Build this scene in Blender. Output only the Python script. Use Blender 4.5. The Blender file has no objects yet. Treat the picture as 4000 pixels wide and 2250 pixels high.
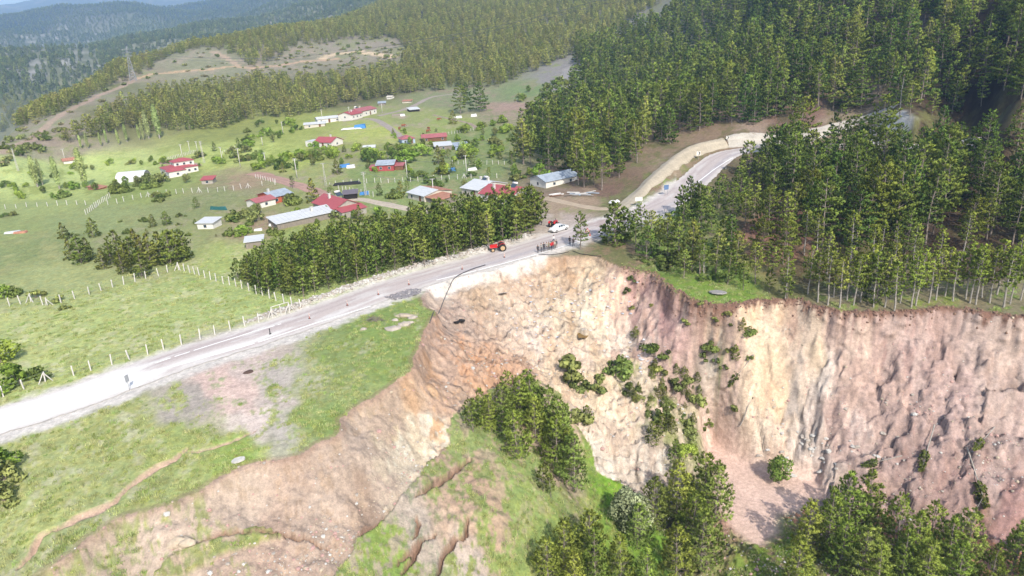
import bpy, bmesh, math, random
import numpy as np
from mathutils import Vector, Matrix
random.seed(7); RNG = np.random.default_rng(11)
SC = bpy.context.scene; COL = SC.collection
# ------------------------------------------------------------------ camera
FPX = 1789.0; CX, CY = 1288.0, 724.5          # photograph measured on a 2576 x 1449 grid
CAMZ = 40.0; PITCH = math.radians(20.0); ROLL = math.radians(3.5)
_f = np.array([0, math.cos(PITCH), -math.sin(PITCH)]); _r = np.array([1.0, 0, 0]); _u = np.array([0, math.sin(PITCH), math.cos(PITCH)])
RV = math.cos(ROLL)*_r - math.sin(ROLL)*_u; UV = math.sin(ROLL)*_r + math.cos(ROLL)*_u; FV = _f
cam_d = bpy.data.cameras.new('camera'); cam = bpy.data.objects.new('camera', cam_d); COL.objects.link(cam)
cam_d.sensor_width = 36.0; cam_d.lens = 36.0*FPX/2576.0; cam_d.clip_start = 0.5; cam_d.clip_end = 30000
cam.matrix_world = Matrix(((RV[0], UV[0], -FV[0], 0), (RV[1], UV[1], -FV[1], 0), (RV[2], UV[2], -FV[2], CAMZ), (0, 0, 0, 1)))
SC.camera = cam
# ------------------------------------------------------------------ sky, sun, exposure
SUN_EL = math.radians(40.0); SUN_AZ_TO = math.radians(-20.0)   # shadows run away from the viewer and a little left
wd = bpy.data.worlds.new('World'); SC.world = wd; wd.use_nodes = True
nt = wd.node_tree; bg = nt.nodes['Background']; sky = nt.nodes.new('ShaderNodeTexSky'); sky.sky_type = 'NISHITA'
sky.sun_disc = False; sky.sun_elevation = SUN_EL; sky.air_density = 1.0; sky.dust_density = 2.0; sky.ozone_density = 1.0
sd = np.array([math.sin(SUN_AZ_TO)*math.cos(SUN_EL), math.cos(SUN_AZ_TO)*math.cos(SUN_EL), -math.sin(SUN_EL)])  # travel direction
sky.sun_rotation = math.atan2(-sd[0], -sd[1])
nt.links.new(sky.outputs[0], bg.inputs[0]); bg.inputs[1].default_value = 0.15
sl = bpy.data.lights.new('sun', 'SUN'); sun = bpy.data.objects.new('sun', sl); COL.objects.link(sun)
sl.energy = 3.3; sl.angle = math.radians(0.53); sl.color = (1.0, 0.95, 0.87)
sun.rotation_euler = Vector(sd).to_track_quat('-Z', 'Y').to_euler(); sun.location = (0, -50, 200)
SC.view_settings.view_transform = 'Standard'; SC.view_settings.look = 'None'; SC.view_settings.gamma = 1.0
SC.view_settings.exposure = 0.97
try:
    SC.view_settings.use_curve_mapping = False
except Exception: pass
SC.cycles.max_bounces = 5; SC.cycles.diffuse_bounces = 2; SC.cycles.transmission_bounces = 4; SC.cycles.volume_bounces = 0
SC.cycles.use_adaptive_sampling = True; SC.cycles.adaptive_threshold = 0.02
# ------------------------------------------------------------------ pixel rays
def raydir(u, v):
    u = np.asarray(u, float); v = np.asarray(v, float)
    a = (u-CX)/FPX; b = (CY-v)/FPX
    return FV + a[..., None]*RV + b[..., None]*UV
def pz(u, v, z):
    d = raydir(u, v); t = (z-CAMZ)/d[..., 2]
    return np.stack([t*d[..., 0], t*d[..., 1], CAMZ+t*d[..., 2]], -1)
def ph(u, v, h):
    d = raydir(u, v); t = h/np.hypot(d[..., 0], d[..., 1])
    return np.stack([t*d[..., 0], t*d[..., 1], CAMZ+t*d[..., 2]], -1)
def project(p):
    q = np.asarray(p, float) - np.array([0, 0, CAMZ])
    w = q@FV
    return CX+FPX*(q@RV)/w, CY-FPX*(q@UV)/w, w
# ------------------------------------------------------------------ noise
_perm = np.random.default_rng(3).permutation(4096)
_grad = np.random.default_rng(4).uniform(0, 2*np.pi, 4096); _gx, _gy = np.cos(_grad), np.sin(_grad)
def pnoise(x, y):
    xi = np.floor(x).astype(np.int64); yi = np.floor(y).astype(np.int64); xf = x-xi; yf = y-yi
    def g(ix, iy, dx, dy):
        k = _perm[(_perm[ix & 4095]+iy) & 4095]
        return _gx[k]*dx+_gy[k]*dy
    u = xf*xf*xf*(xf*(xf*6-15)+10); v = yf*yf*yf*(yf*(yf*6-15)+10)
    a = g(xi, yi, xf, yf); b = g(xi+1, yi, xf-1, yf); c = g(xi, yi+1, xf, yf-1); d = g(xi+1, yi+1, xf-1, yf-1)
    return 1.5*((a*(1-u)+b*u)*(1-v)+(c*(1-u)+d*u)*v)
def fbm(x, y, o=4, g=.5, l=2.03):
    s = np.zeros_like(x, dtype=float); a = 1.0; n = 0
    for i in range(o):
        s += a*pnoise(x+17.3*i, y-9.1*i); n += a; a *= g; x = x*l; y = y*l
    return s/n*1.4
def smooth(a, b, x):
    t = np.clip((x-a)/(b-a), 0, 1); return t*t*(3-2*t)
# ------------------------------------------------------------------ thin plate interpolation
def tps_fit(P, z, lam):
    n = len(P); D = np.linalg.norm(P[:, None]-P[None], axis=2); K = np.where(D > 0, D*D*np.log(D+1e-12), 0)+lam*np.eye(n)
    A = np.zeros((n+3, n+3)); A[:n, :n] = K; A[:n, n] = 1; A[:n, n+1:] = P; A[n, :n] = 1; A[n+1:, :n] = P.T
    return P, np.linalg.solve(A, np.concatenate([z, np.zeros(3)]))
def tps_eval(M, X):
    P, w = M; out = np.empty(len(X)); n = len(P)
    for i in range(0, len(X), 40000):
        x = X[i:i+40000]; d2 = ((x[:, None]-P[None])**2).sum(2)
        out[i:i+40000] = (0.5*d2*np.log(d2+1e-12))@w[:n]+w[n]+x@w[n+1:]
    return out
# ------------------------------------------------------------------ upper surface control points
CZ = [ # (u, v, height): ground the photograph shows, by height above the village plain
 (0,1057,-.5),(120,1020,-.3),(300,960,0),(468,897,0),(644,845,0),(804,790,0),(937,740,0),(1094,690,0),(1219,657,0),(1288,637,0),
 (1353,617,0),(1438,590,0),(1510,565,0),(1573,553,.3),(1672,513,1.2),(1765,440,2.8),(1830,385,4.2),(1960,368,5),(2150,366,5.5),(2430,370,6),
 (0,1449,-3),(100,1300,-1.5),(150,1150,-.8),(300,1250,-1.2),(450,1150,-.6),(600,1150,-.4),(830,1080,-.3),(700,1000,-.2),(1000,850,-.2),(400,1030,-.2),
 (1040,930,-.5),(1065,765,-.2),(1340,650,-.3),(1500,640,-.6),(1600,660,-1),(1700,735,-2),(1830,760,-2.6),(2000,745,-2.6),(2160,775,-3),(2300,770,-3),
 (2480,775,-3),(2576,780,-3),(2700,790,-3),(2900,800,-3),(1700,620,-.5),(1900,650,-.8),(2200,600,0),(2500,600,0),(1950,500,2.2),(2300,480,3),(2576,450,4.5),(2800,600,1),
 (200,820,-.3),(60,880,-.6),(450,760,0),(150,700,-.4),(0,700,-1),(300,620,0),(0,560,-1),(500,540,0),(250,480,-.5),(600,600,0),(0,470,-1.5),(720,600,0),(850,550,0),
 (1000,560,0),(1250,530,0),(1400,520,.2),(1530,480,.8),(600,440,.5),(450,430,0),(150,420,-1),(900,440,.5),(1100,420,.2),(1250,420,-.3),(1380,400,.2),(700,380,1.5),
 (1000,360,1.5),(1200,360,0),(900,300,4),(1050,280,4),(1200,300,1.5),(1330,320,.5),(600,350,2),(330,380,0),(1620,440,3.2),(1720,375,5.5),(1850,345,7),(2050,320,9),
 (-150,1100,-1),(-150,800,-1),(-200,600,-1.5),(-200,480,-2.5)]
CH = [ # (u, v, horizontal distance): hills
 (200,335,380),(0,400,330),(450,335,370),(600,320,385),(700,215,500),(450,190,590),(330,200,590),(0,360,460),(-150,420,430),(480,120,720),(640,175,590),(850,160,590),
 (700,80,800),(1000,140,590),(1000,40,830),(1300,120,560),(1300,20,800),(1550,60,600),(1150,215,450),(1250,255,385),(1450,185,430),(1330,250,370),(850,260,440),
 (1500,390,215),(1700,365,212),(1700,230,330),(1800,130,400),(1800,-20,500),(2000,280,235),(2000,130,310),(2000,-20,380),(2300,300,205),(2300,180,250),(2300,40,300),
 (2300,-80,350),(2576,270,190),(2576,130,230),(2576,-20,270),(2576,-120,310),(2750,200,215),(2750,0,265),(1450,0,800),(300,170,640),(150,265,520),(60,310,480)]
CW = [ # (azimuth deg, distance, height): ground behind crests and beyond the frame
 (-36,700,-45),(-30,800,-40),(-25,950,-30),(-20,1050,0),(-14,1150,30),(-45,500,-30),(-45,900,-50),(0,1000,85),(12,1000,95),(-8,1050,80),(22,700,100),(30,500,90),(38,420,85),(45,400,80),
 (-40,1100,-30),(0,1500,120),(20,1500,170),(40,1200,200),(45,800,150),(-45,60,-3),(-45,90,-1),(-20,40,-4),(0,36,-8),(20,36,-9),(45,45,-8),(45,100,-3),(45,180,4)]
CF = [ # far ridges
 (0,215,1250),(100,180,1350),(200,130,1550),(0,140,1700),(300,105,1750),(450,75,1900),(520,62,2000),(600,55,2100),(-150,220,1300),(-150,130,1800)]
CFW = [(-35,2050,30),(-28,2300,45),(-22,2500,80),(-45,2000,20)]
CF2 = [(0,112,2700),(200,80,2900),(400,50,3000),(0,45,3500),(130,26,3550),(300,18,3600),(600,2,3700),(900,-40,3600),(-200,60,3500),(500,30,3250)]
CFW2 = [(-36,4300,120),(-26,4500,140),(-15,4500,170),(0,3500,260),(30,3500,330),(0,7000,480),(30,7000,540)]
CF3 = [(0,10,7000),(60,8,7000),(150,4,7000),(300,-10,7000),(500,-25,7000),(-200,20,7000)]
CFW3 = [(-36,9500,300),(-20,9500,300),(0,9500,350),(30,9500,400),(45,7000,500)]
def sph(P):
    r = np.hypot(P[:, 0], P[:, 1]); return np.stack([3.0*np.arctan2(P[:, 0], P[:, 1]), np.log(r)], 1), r
_pts = [pz(u, v, z) for u, v, z in CZ] + [ph(u, v, h) for L in (CH, CF, CF2, CF3) for u, v, h in L]
_pts += [np.array([h*math.sin(math.radians(a)), h*math.cos(math.radians(a)), z]) for L in (CW, CFW, CFW2, CFW3) for a, h, z in L]
_pts = np.array(_pts)
_s, _rr = sph(_pts)
MU = tps_fit(_s, _pts[:, 2]/_rr, 1e-4)
def U_of(x, y):
    P = np.stack([x, y], 1); s, r = sph(P); return tps_eval(MU, s)*r
# ------------------------------------------------------------------ landslide rim and floor
RIM_PX = [(60,1470),(170,1400),(290,1312),(420,1270),(500,1232),(560,1200),(640,1165),(700,1152),(770,1130),(830,1090),(850,1050),(880,1020),(960,985),(1040,935),(1036,900),(1062,850),(1092,795),
 (1068,768),(1056,748),(1078,722),(1150,700),(1250,682),(1340,652),(1420,642),(1500,648),(1560,668),(1640,690),(1700,738),(1740,755),(1830,772),(1880,757),(1960,756),(2010,756),(2060,772),
 (2160,787),(2250,785),(2320,782),(2380,776),(2440,778),(2500,788),(2576,792),(2700,800),(2900,810)]
def dens(P, step, closed=False):
    out = []
    for a, b in zip(P[:-1], P[1:]):
        n = max(1, int(np.linalg.norm(b-a)/step)); out += [a+(b-a)*i/n for i in range(n)]
    out.append(P[-1]); return np.array(out)
def surf_px(pts, zf=U_of, it=45):
    """pixel -> point on a smooth surface (fixed point on height)"""
    pts = np.array(pts, float); z = np.full(len(pts), -1.0)
    for _ in range(it):
        p = pz(pts[:, 0], pts[:, 1], z); z = .6*z+.4*zf(p[:, 0], p[:, 1])
    p[:, 2] = z; return p
_rim = surf_px(RIM_PX)[:, :2]
_rim = dens(_rim, .6)
_n = np.zeros_like(_rim); _t = np.gradient(_rim, axis=0); _t /= np.linalg.norm(_t, axis=1)[:, None]; _n = np.stack([-_t[:, 1], _t[:, 0]], 1)
_k = np.arange(len(_rim))*.6
RIM = _rim + _n*(0.8*fbm(_k/9.0, _k*0+3.3, 3)+0.55*fbm(_k/2.6, _k*0+8.1, 3))[:, None]
POLY = np.vstack([RIM, [[140, 60], [140, 10], [60, 0], [-40, 20], [-60, 34]]])
def inpoly(x, y, P):
    c = np.zeros(len(x), bool); n = len(P); j = n-1
    for i in range(n):
        xi, yi = P[i]; xj, yj = P[j]
        if yi != yj:
            m = ((yi > y) != (yj > y)) & (x < (xj-xi)*(y-yi)/(yj-yi)+xi); c ^= m
        j = i
    return c
def dist_line(x, y, P):
    """distance to a polyline and arclength of the nearest point"""
    D = np.full(len(x), 1e9); S = np.zeros(len(x)); s0 = 0.0
    for a, b in zip(P[:-1], P[1:]):
        e = b-a; L2 = e@e; L = math.sqrt(L2)
        if L == 0: continue
        t = np.clip(((x-a[0])*e[0]+(y-a[1])*e[1])/L2, 0, 1)
        d = np.hypot(x-a[0]-t*e[0], y-a[1]-t*e[1]); m = d < D; D[m] = d[m]; S[m] = s0+t[m]*L; s0 += L
    return D, S
CB = [(1100,760,-2),(1150,850,-5),(1300,760,-5),(1250,900,-7.5),(1450,760,-6.5),(1450,850,-9.5),(1420,930,-12),(1550,900,-12.5),(1600,760,-6.5),(1600,850,-11),(1700,850,-10),
 (1650,1000,-15.5),(1550,1000,-15.2),(1720,950,-14.5),(1800,900,-12.5),(1800,1050,-19.5),(1700,1100,-19),(1550,1100,-18),(1550,1180,-20.5),(1840,1200,-24.6),(1870,1290,-25.2),(1820,1150,-23.4),
 (1920,860,-8.2),(1950,950,-13),(1950,1100,-21),(2050,1200,-23.8),(2100,860,-8),(2200,850,-7.6),(2200,950,-12.3),(2200,1100,-18.5),(2200,1200,-22.2),(2200,1280,-25),(2320,850,-7.2),(2450,850,-7),(2450,1000,-13),
 (2450,1200,-20.3),(2450,1340,-25),(2576,1420,-25.4),(2576,900,-9),(2576,1200,-19.5),(2750,1000,-13),(2750,1300,-23),(2000,1400,-23.6),(2300,1440,-23.8),(2100,1330,-24.4),(2560,1500,-24),(2300,1560,-23.5),(1950,1280,-25.2),(1900,1340,-25.2),
 (400,1400,-4),(750,1250,-3.6),(850,1400,-7),(600,1400,-5),(600,1280,-3.2),(950,1150,-3.6),(1000,1050,-3),(1090,950,-4),(1150,1000,-6),(1100,1120,-7),(1000,1350,-8.5),(1200,1300,-10.5),(1300,1200,-11.5),
 (1300,1400,-14.5),(1400,1300,-16),(1500,1300,-20.6),(1250,1050,-9),(1400,1050,-13),(1500,1200,-19.5),(1650,1250,-22.5),(1650,1400,-23.6),(1500,1449,-22),(1100,1449,-11.5),(1350,1000,-10.5),(1750,1300,-24),(1800,1400,-24),
 (900,1250,-5.2),(900,1130,-2.2),(900,1190,-3.6),(820,1140,-1.5),(1000,1200,-6),(920,1330,-7),(200,1449,-3.8),(500,1500,-6.5),(900,1560,-9.5),(1400,1600,-21),(1900,1600,-24),(2150,1010,-14.8),(1880,1000,-15.5),(1900,1170,-23),(1640,712,-2.6),(1560,690,-2.0),(1670,745,-4.2),(1720,795,-6.0),(1780,800,-6.4),(1840,800,-6.0),(1880,790,-5.2)]
_b = np.array([pz(u, v, z) for u, v, z in CB])
_rs = surf_px(RIM_PX); _rz = _rs[:, 2]-np.array([(.5 if u < 900 else .9 if u < 1600 else 2.6 if u > 1880 else 1.6) for u, v in RIM_PX])
_bx = np.vstack([_b[:, :2], _rs[:, :2]]); _bz = np.concatenate([_b[:, 2], _rz])
MB_ = tps_fit(_bx/30.0, _bz, 2e-3)
def B_of(x, y): return tps_eval(MB_, np.stack([x, y], 1)/30.0)
# slump block that carries grass inside the scar
GREEN_PX = [(1128,1086),(1140,1112),(1100,1150),(1060,1190),(1000,1262),(962,1312),(900,1372),(830,1460),(760,1600),(1500,1640),(1700,1449),(1660,1350),(1600,1262),(1560,1225),(1500,1190),(1490,1130),(1440,1062),(1410,1000),(1360,965),(1300,968),(1235,990),(1165,1040)]
GREEN_PX2 = [(380,1449),(470,1365),(560,1335),(690,1342),(720,1352),(640,1375),(560,1392),(500,1430),(430,1470)]
def bowl_px(pts): return surf_px(pts, B_of, 45)
def wig(P, amp, sc, seed):
    P = dens(np.vstack([P, P[:1]]), 0.9); t = np.gradient(P, axis=0); t /= np.linalg.norm(t, axis=1)[:, None]+1e-9
    k = np.arange(len(P))*0.9; return (P+np.stack([-t[:, 1], t[:, 0]], 1)*(amp*fbm(k/sc, k*0+seed, 3))[:, None])[:-1]
GREEN = wig(bowl_px(GREEN_PX)[:, :2], 1.0, 4.0, 5.5); GREEN2 = wig(bowl_px(GREEN_PX2)[:, :2], .7, 3.0, 9.5)
CRACKS = [ # ground cracks: pixel path, width m, depth m
 ([(1185,1160),(1160,1175),(1140,1195),(1120,1205),(1105,1222),(1100,1232),(1045,1255)], .5, 1.4),
 ([(1175,1310),(1168,1345),(1140,1385),(1110,1410),(1100,1449)], .4, 1.1),([(1010,1449),(1045,1400),(1070,1370),(1095,1345)], .36, 1.0),
 ([(960,1310),(920,1330),(905,1352)], .45, 1.0),([(644,1345),(700,1340),(740,1357),(780,1358),(820,1375)], .36, 1.0),([(470,1372),(560,1352),(644,1345)], .32, .8),
 ([(1000,1425),(1060,1375),(1085,1360)], .32, .8),([(1050,1300),(1060,1330),(1040,1360)], .3, .7)]
CRACKS_UP = [([(472,1128),(440,1150),(400,1172),(360,1195),(330,1222),(300,1245)], .75, .4),([(300,1245),(285,1262),(240,1285),(180,1310),(140,1330)], .85, .4),([(140,1330),(100,1360),(75,1395),(40,1440)], .6, .6),([(640,1085),(560,1120),(472,1140)], .35, .3)]
ROAD_PX = [(-160,1105),(-60,1076),(0,1057),(120,1021),(200,996),(300,957),(390,924),(468,897),(556,871),(644,845),(724,818),(804,791),(937,741),(1016,714),(1094,690),(1219,657),(1288,637),(1353,617),(1438,591),(1510,568),(1573,550),(1620,534),(1672,512),
 (1716,480),(1755,447),(1790,412),(1825,388),(1880,375),(1960,369),(2050,366),(2150,366),(2300,367),(2430,368),(2600,372)]
def resample(P, step):
    P = np.array(P, float)
    for _ in range(3):                                    # corner cutting
        Q = [P[0]]
        for a, b in zip(P[:-1], P[1:]): Q += [a*.75+b*.25, a*.25+b*.75]
        Q.append(P[-1]); P = np.array(Q)
    s = np.concatenate([[0], np.cumsum(np.linalg.norm(np.diff(P, axis=0), axis=1))]); k = np.arange(0, s[-1], step)
    return np.stack([np.interp(k, s, P[:, i]) for i in range(P.shape[1])], 1)
ROADC = resample(surf_px(ROAD_PX), 1.0)
_z = ROADC[:, 2].copy()
for _ in range(40): _z[1:-1] = .25*_z[:-2]+.5*_z[1:-1]+.25*_z[2:]
ROADC[:, 2] = _z
# ------------------------------------------------------------------ the ground grid
AZ = np.linspace(-.86, .86, 780)
RR = [24.0]
while RR[-1] < 9400:
    r = RR[-1]; RR.append(r*(1+(.012 if r < 48 else .0036 if r < 150 else .0062 if r < 620 else .013)))
RR = np.array(RR); NR, NA = len(RR), len(AZ)
GA, GR = np.meshgrid(AZ, RR); GX = (GR*np.sin(GA)).ravel(); GY = (GR*np.cos(GA)).ravel(); GR1 = GR.ravel()
UZ = U_of(GX, GY)
near = GR1 < 170
rd, rs = dist_line(GX, GY, ROADC[::3, :2]); rz = np.interp(rs, np.arange(len(ROADC)), ROADC[:, 2])
nx_, ny_ = GX/40, GY/40
UZ += .35*fbm(nx_, ny_, 4)*smooth(6, 14, rd) + .06*fbm(GX/2.2, GY/2.2, 3)*smooth(4.5, 7, rd)
GAZ = GA.ravel(); GLN = np.log(GR1); UZ += GR1*.012*fbm(GAZ/.13, GLN/.13+4, 5)*smooth(500, 1400, GR1)
k = 1-smooth(4.2, 9.0, rd); UZ = UZ*(1-k)+(rz-.09)*k
berm_s = np.exp(-((rd-6.0)/.75)**2)                     # stony berm on the far side of the road
side = np.zeros(len(GX))
_tt = np.gradient(ROADC[:, :2], axis=0); _tt /= np.linalg.norm(_tt, axis=1)[:, None]
_i = np.clip(rs.astype(int), 0, len(ROADC)-1); side = np.sign(_tt[_i, 0]*(GY-ROADC[_i, 1])-_tt[_i, 1]*(GX-ROADC[_i, 0]))   # +1 far side
pu, pv, pw = project(np.stack([GX, GY, UZ], 1))
bermk = berm_s*(side > 0)*smooth(560, 700, pu)*(1-smooth(1300, 1380, pu)); UZ += .75*bermk*(.6+.7*np.abs(fbm(GX/.9, GY/.9, 2)))
bank = np.exp(-((rd-8.5)/2.2)**2)*(side > 0)*smooth(1560, 1640, pu)*(1-smooth(1900, 2000, pu))*smooth(150, 170, GR1); UZ += 1.1*bank
IN = np.zeros(len(GX), bool); IN[near] = inpoly(GX[near], GY[near], POLY)
RD = np.full(len(GX), 99.0); RS = np.zeros(len(GX))
RD[near], RS[near] = dist_line(GX[near], GY[near], RIM)
Z = UZ.copy()
bi = IN
bz = B_of(GX[bi], GY[bi]); bd = RD[bi]; bs = RS[bi]
pbu, pbv, _ = project(np.stack([GX[bi], GY[bi], bz], 1))
GIN = np.zeros(len(GX), bool); GIN[bi] = inpoly(GX[bi], GY[bi], GREEN) | inpoly(GX[bi], GY[bi], GREEN2)
right = smooth(1850, 1990, pbu); left = 1-smooth(1080, 1200, pbu)
bare = 1-GIN[bi].astype(float)
wx, wy = GX[bi], GY[bi]
bsd = bs+.75*np.maximum(0, bd-2.5)*smooth(1980, 2120, pbu)-.35*np.maximum(0, bd-3)*(1-smooth(1980, 2100, pbu)); rib = fbm(bsd/4.4+.5*fbm(wx/6, wy/6, 3), bd/13.0, 5, .58); rib2 = fbm(bsd/1.3, bd/5.0, 4, .6); rid = 1-2*np.abs(fbm(bsd/5.0+3, bd/16.0, 4))
env = smooth(.3, 3, bd)*(1-smooth(17, 25, bd))
bz = bz+right*env*(1.9*rib+.75*rib2+1.2*rid)
cen = (1-right)*(1-left)
bz += cen*bare*smooth(.3, 4, bd)*(1.0*fbm(wx/5.0, wy/5.0, 5)+.6*(1-2*np.abs(fbm(wx/3.0+7, wy/3.0, 4)))+.4*(1-2.2*np.abs(fbm(wx/1.3+3, wy/1.3, 3))))
bz += left*bare*smooth(.3, 2, bd)*(.18*fbm(bs/2.4, bd/7.0, 4)+.5*fbm(wx/4.5, wy/4.5, 4)+.3*fbm(wx/1.6, wy/1.6, 4))
bz += .3*bare*fbm(wx/.9, wy/.9, 3)*smooth(.2, 1.5, bd)*(1-.55*left)+.5*right*smooth(6, 13, bd)*fbm(wx/3.4, wy/3.4, 5, .55)+.14*right*smooth(1, 5, bd)*(1-2.2*np.abs(fbm(wx/1.9+9, wy/1.9, 4)))
gi = GIN[bi]; bz[gi] += .35+.55*np.maximum(0, fbm(wx[gi]/3.2, wy[gi]/3.2, 4))+.10*fbm(wx[gi]/.9, wy[gi]/.9, 2)
edge_w = .9+.8*right+.5*left; e_ = smooth(0, 1, bd/edge_w+.25*rib2*(bd < 2)); bz = np.minimum(bz, UZ[bi]-.2*smooth(0, .6, bd))
Z[bi] = UZ[bi]*(1-e_)+bz*e_
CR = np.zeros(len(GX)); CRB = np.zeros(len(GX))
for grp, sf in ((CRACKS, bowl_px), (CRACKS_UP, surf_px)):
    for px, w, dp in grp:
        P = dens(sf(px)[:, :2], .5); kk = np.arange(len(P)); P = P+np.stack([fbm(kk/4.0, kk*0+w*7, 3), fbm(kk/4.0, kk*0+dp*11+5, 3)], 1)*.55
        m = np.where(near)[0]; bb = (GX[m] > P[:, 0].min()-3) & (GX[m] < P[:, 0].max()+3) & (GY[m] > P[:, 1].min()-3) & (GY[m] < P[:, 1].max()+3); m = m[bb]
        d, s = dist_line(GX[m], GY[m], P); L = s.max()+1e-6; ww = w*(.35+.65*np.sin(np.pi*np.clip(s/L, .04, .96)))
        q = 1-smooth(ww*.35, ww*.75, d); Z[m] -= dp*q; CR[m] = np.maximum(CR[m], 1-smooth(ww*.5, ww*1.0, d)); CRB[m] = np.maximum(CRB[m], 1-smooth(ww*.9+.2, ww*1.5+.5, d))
MUD = dens(pz(*np.array([(1785,1120),(1830,1148),(1885,1178),(1960,1198),(2045,1212),(2060,1250),(1990,1275),(1935,1285),(1935,1335),(1905,1365),(1862,1330),(1832,1290),(1815,1230),(1795,1180),(1785,1120)], float).T, -25.0)[:, :2], 1.0)
m = np.where(near & IN)[0]; md_, _ = dist_line(GX[m], GY[m], MUD); mi_ = inpoly(GX[m], GY[m], MUD); q = np.where(mi_, 1, 1-smooth(0, 2.5, md_)); MUDK = np.zeros(len(GX)); MUDK[m] = q; Z[m] = Z[m]*(1-q)+(-24.98+.05*fbm(GX[m]/4, GY[m]/4, 2))*q
ZG = Z.reshape(NR, NA)
def H(x, y):
    x = np.asarray(x, float); y = np.asarray(y, float); r = np.hypot(x, y); a = np.arctan2(x, y)
    fa = np.clip((a-AZ[0])/(AZ[1]-AZ[0]), 0, NA-1.001); ia = fa.astype(int); fa = fa-ia
    ir = np.clip(np.searchsorted(RR, r)-1, 0, NR-2); fr = np.clip((r-RR[ir])/(RR[ir+1]-RR[ir]), 0, 1)
    return (ZG[ir, ia]*(1-fa)+ZG[ir, ia+1]*fa)*(1-fr)+(ZG[ir+1, ia]*(1-fa)+ZG[ir+1, ia+1]*fa)*fr
_steps = np.geomspace(26, 9000, 2600)
def at(u, v):
    """first point of the ground seen at pixel (u, v)"""
    sc = np.ndim(u) == 0
    u = np.atleast_1d(np.asarray(u, float)); v = np.atleast_1d(np.asarray(v, float)); d = raydir(u, v); hl = np.hypot(d[:, 0], d[:, 1])
    out = np.zeros((len(u), 3))
    for i in range(len(u)):
        t = _steps/hl[i]; x = t*d[i, 0]; y = t*d[i, 1]; z = CAMZ+t*d[i, 2]; h = H(x, y); b = np.where(z < h)[0]
        j = b[0] if len(b) else len(t)-1
        if j > 0:
            a0 = z[j-1]-h[j-1]; a1 = h[j]-z[j]; f = a0/(a0+a1+1e-9); tt = t[j-1]+(t[j]-t[j-1])*f
        else: tt = t[0]
        out[i] = (tt*d[i, 0], tt*d[i, 1], 0)
    out[:, 2] = H(out[:, 0], out[:, 1])
    return out[0] if sc else out
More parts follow.
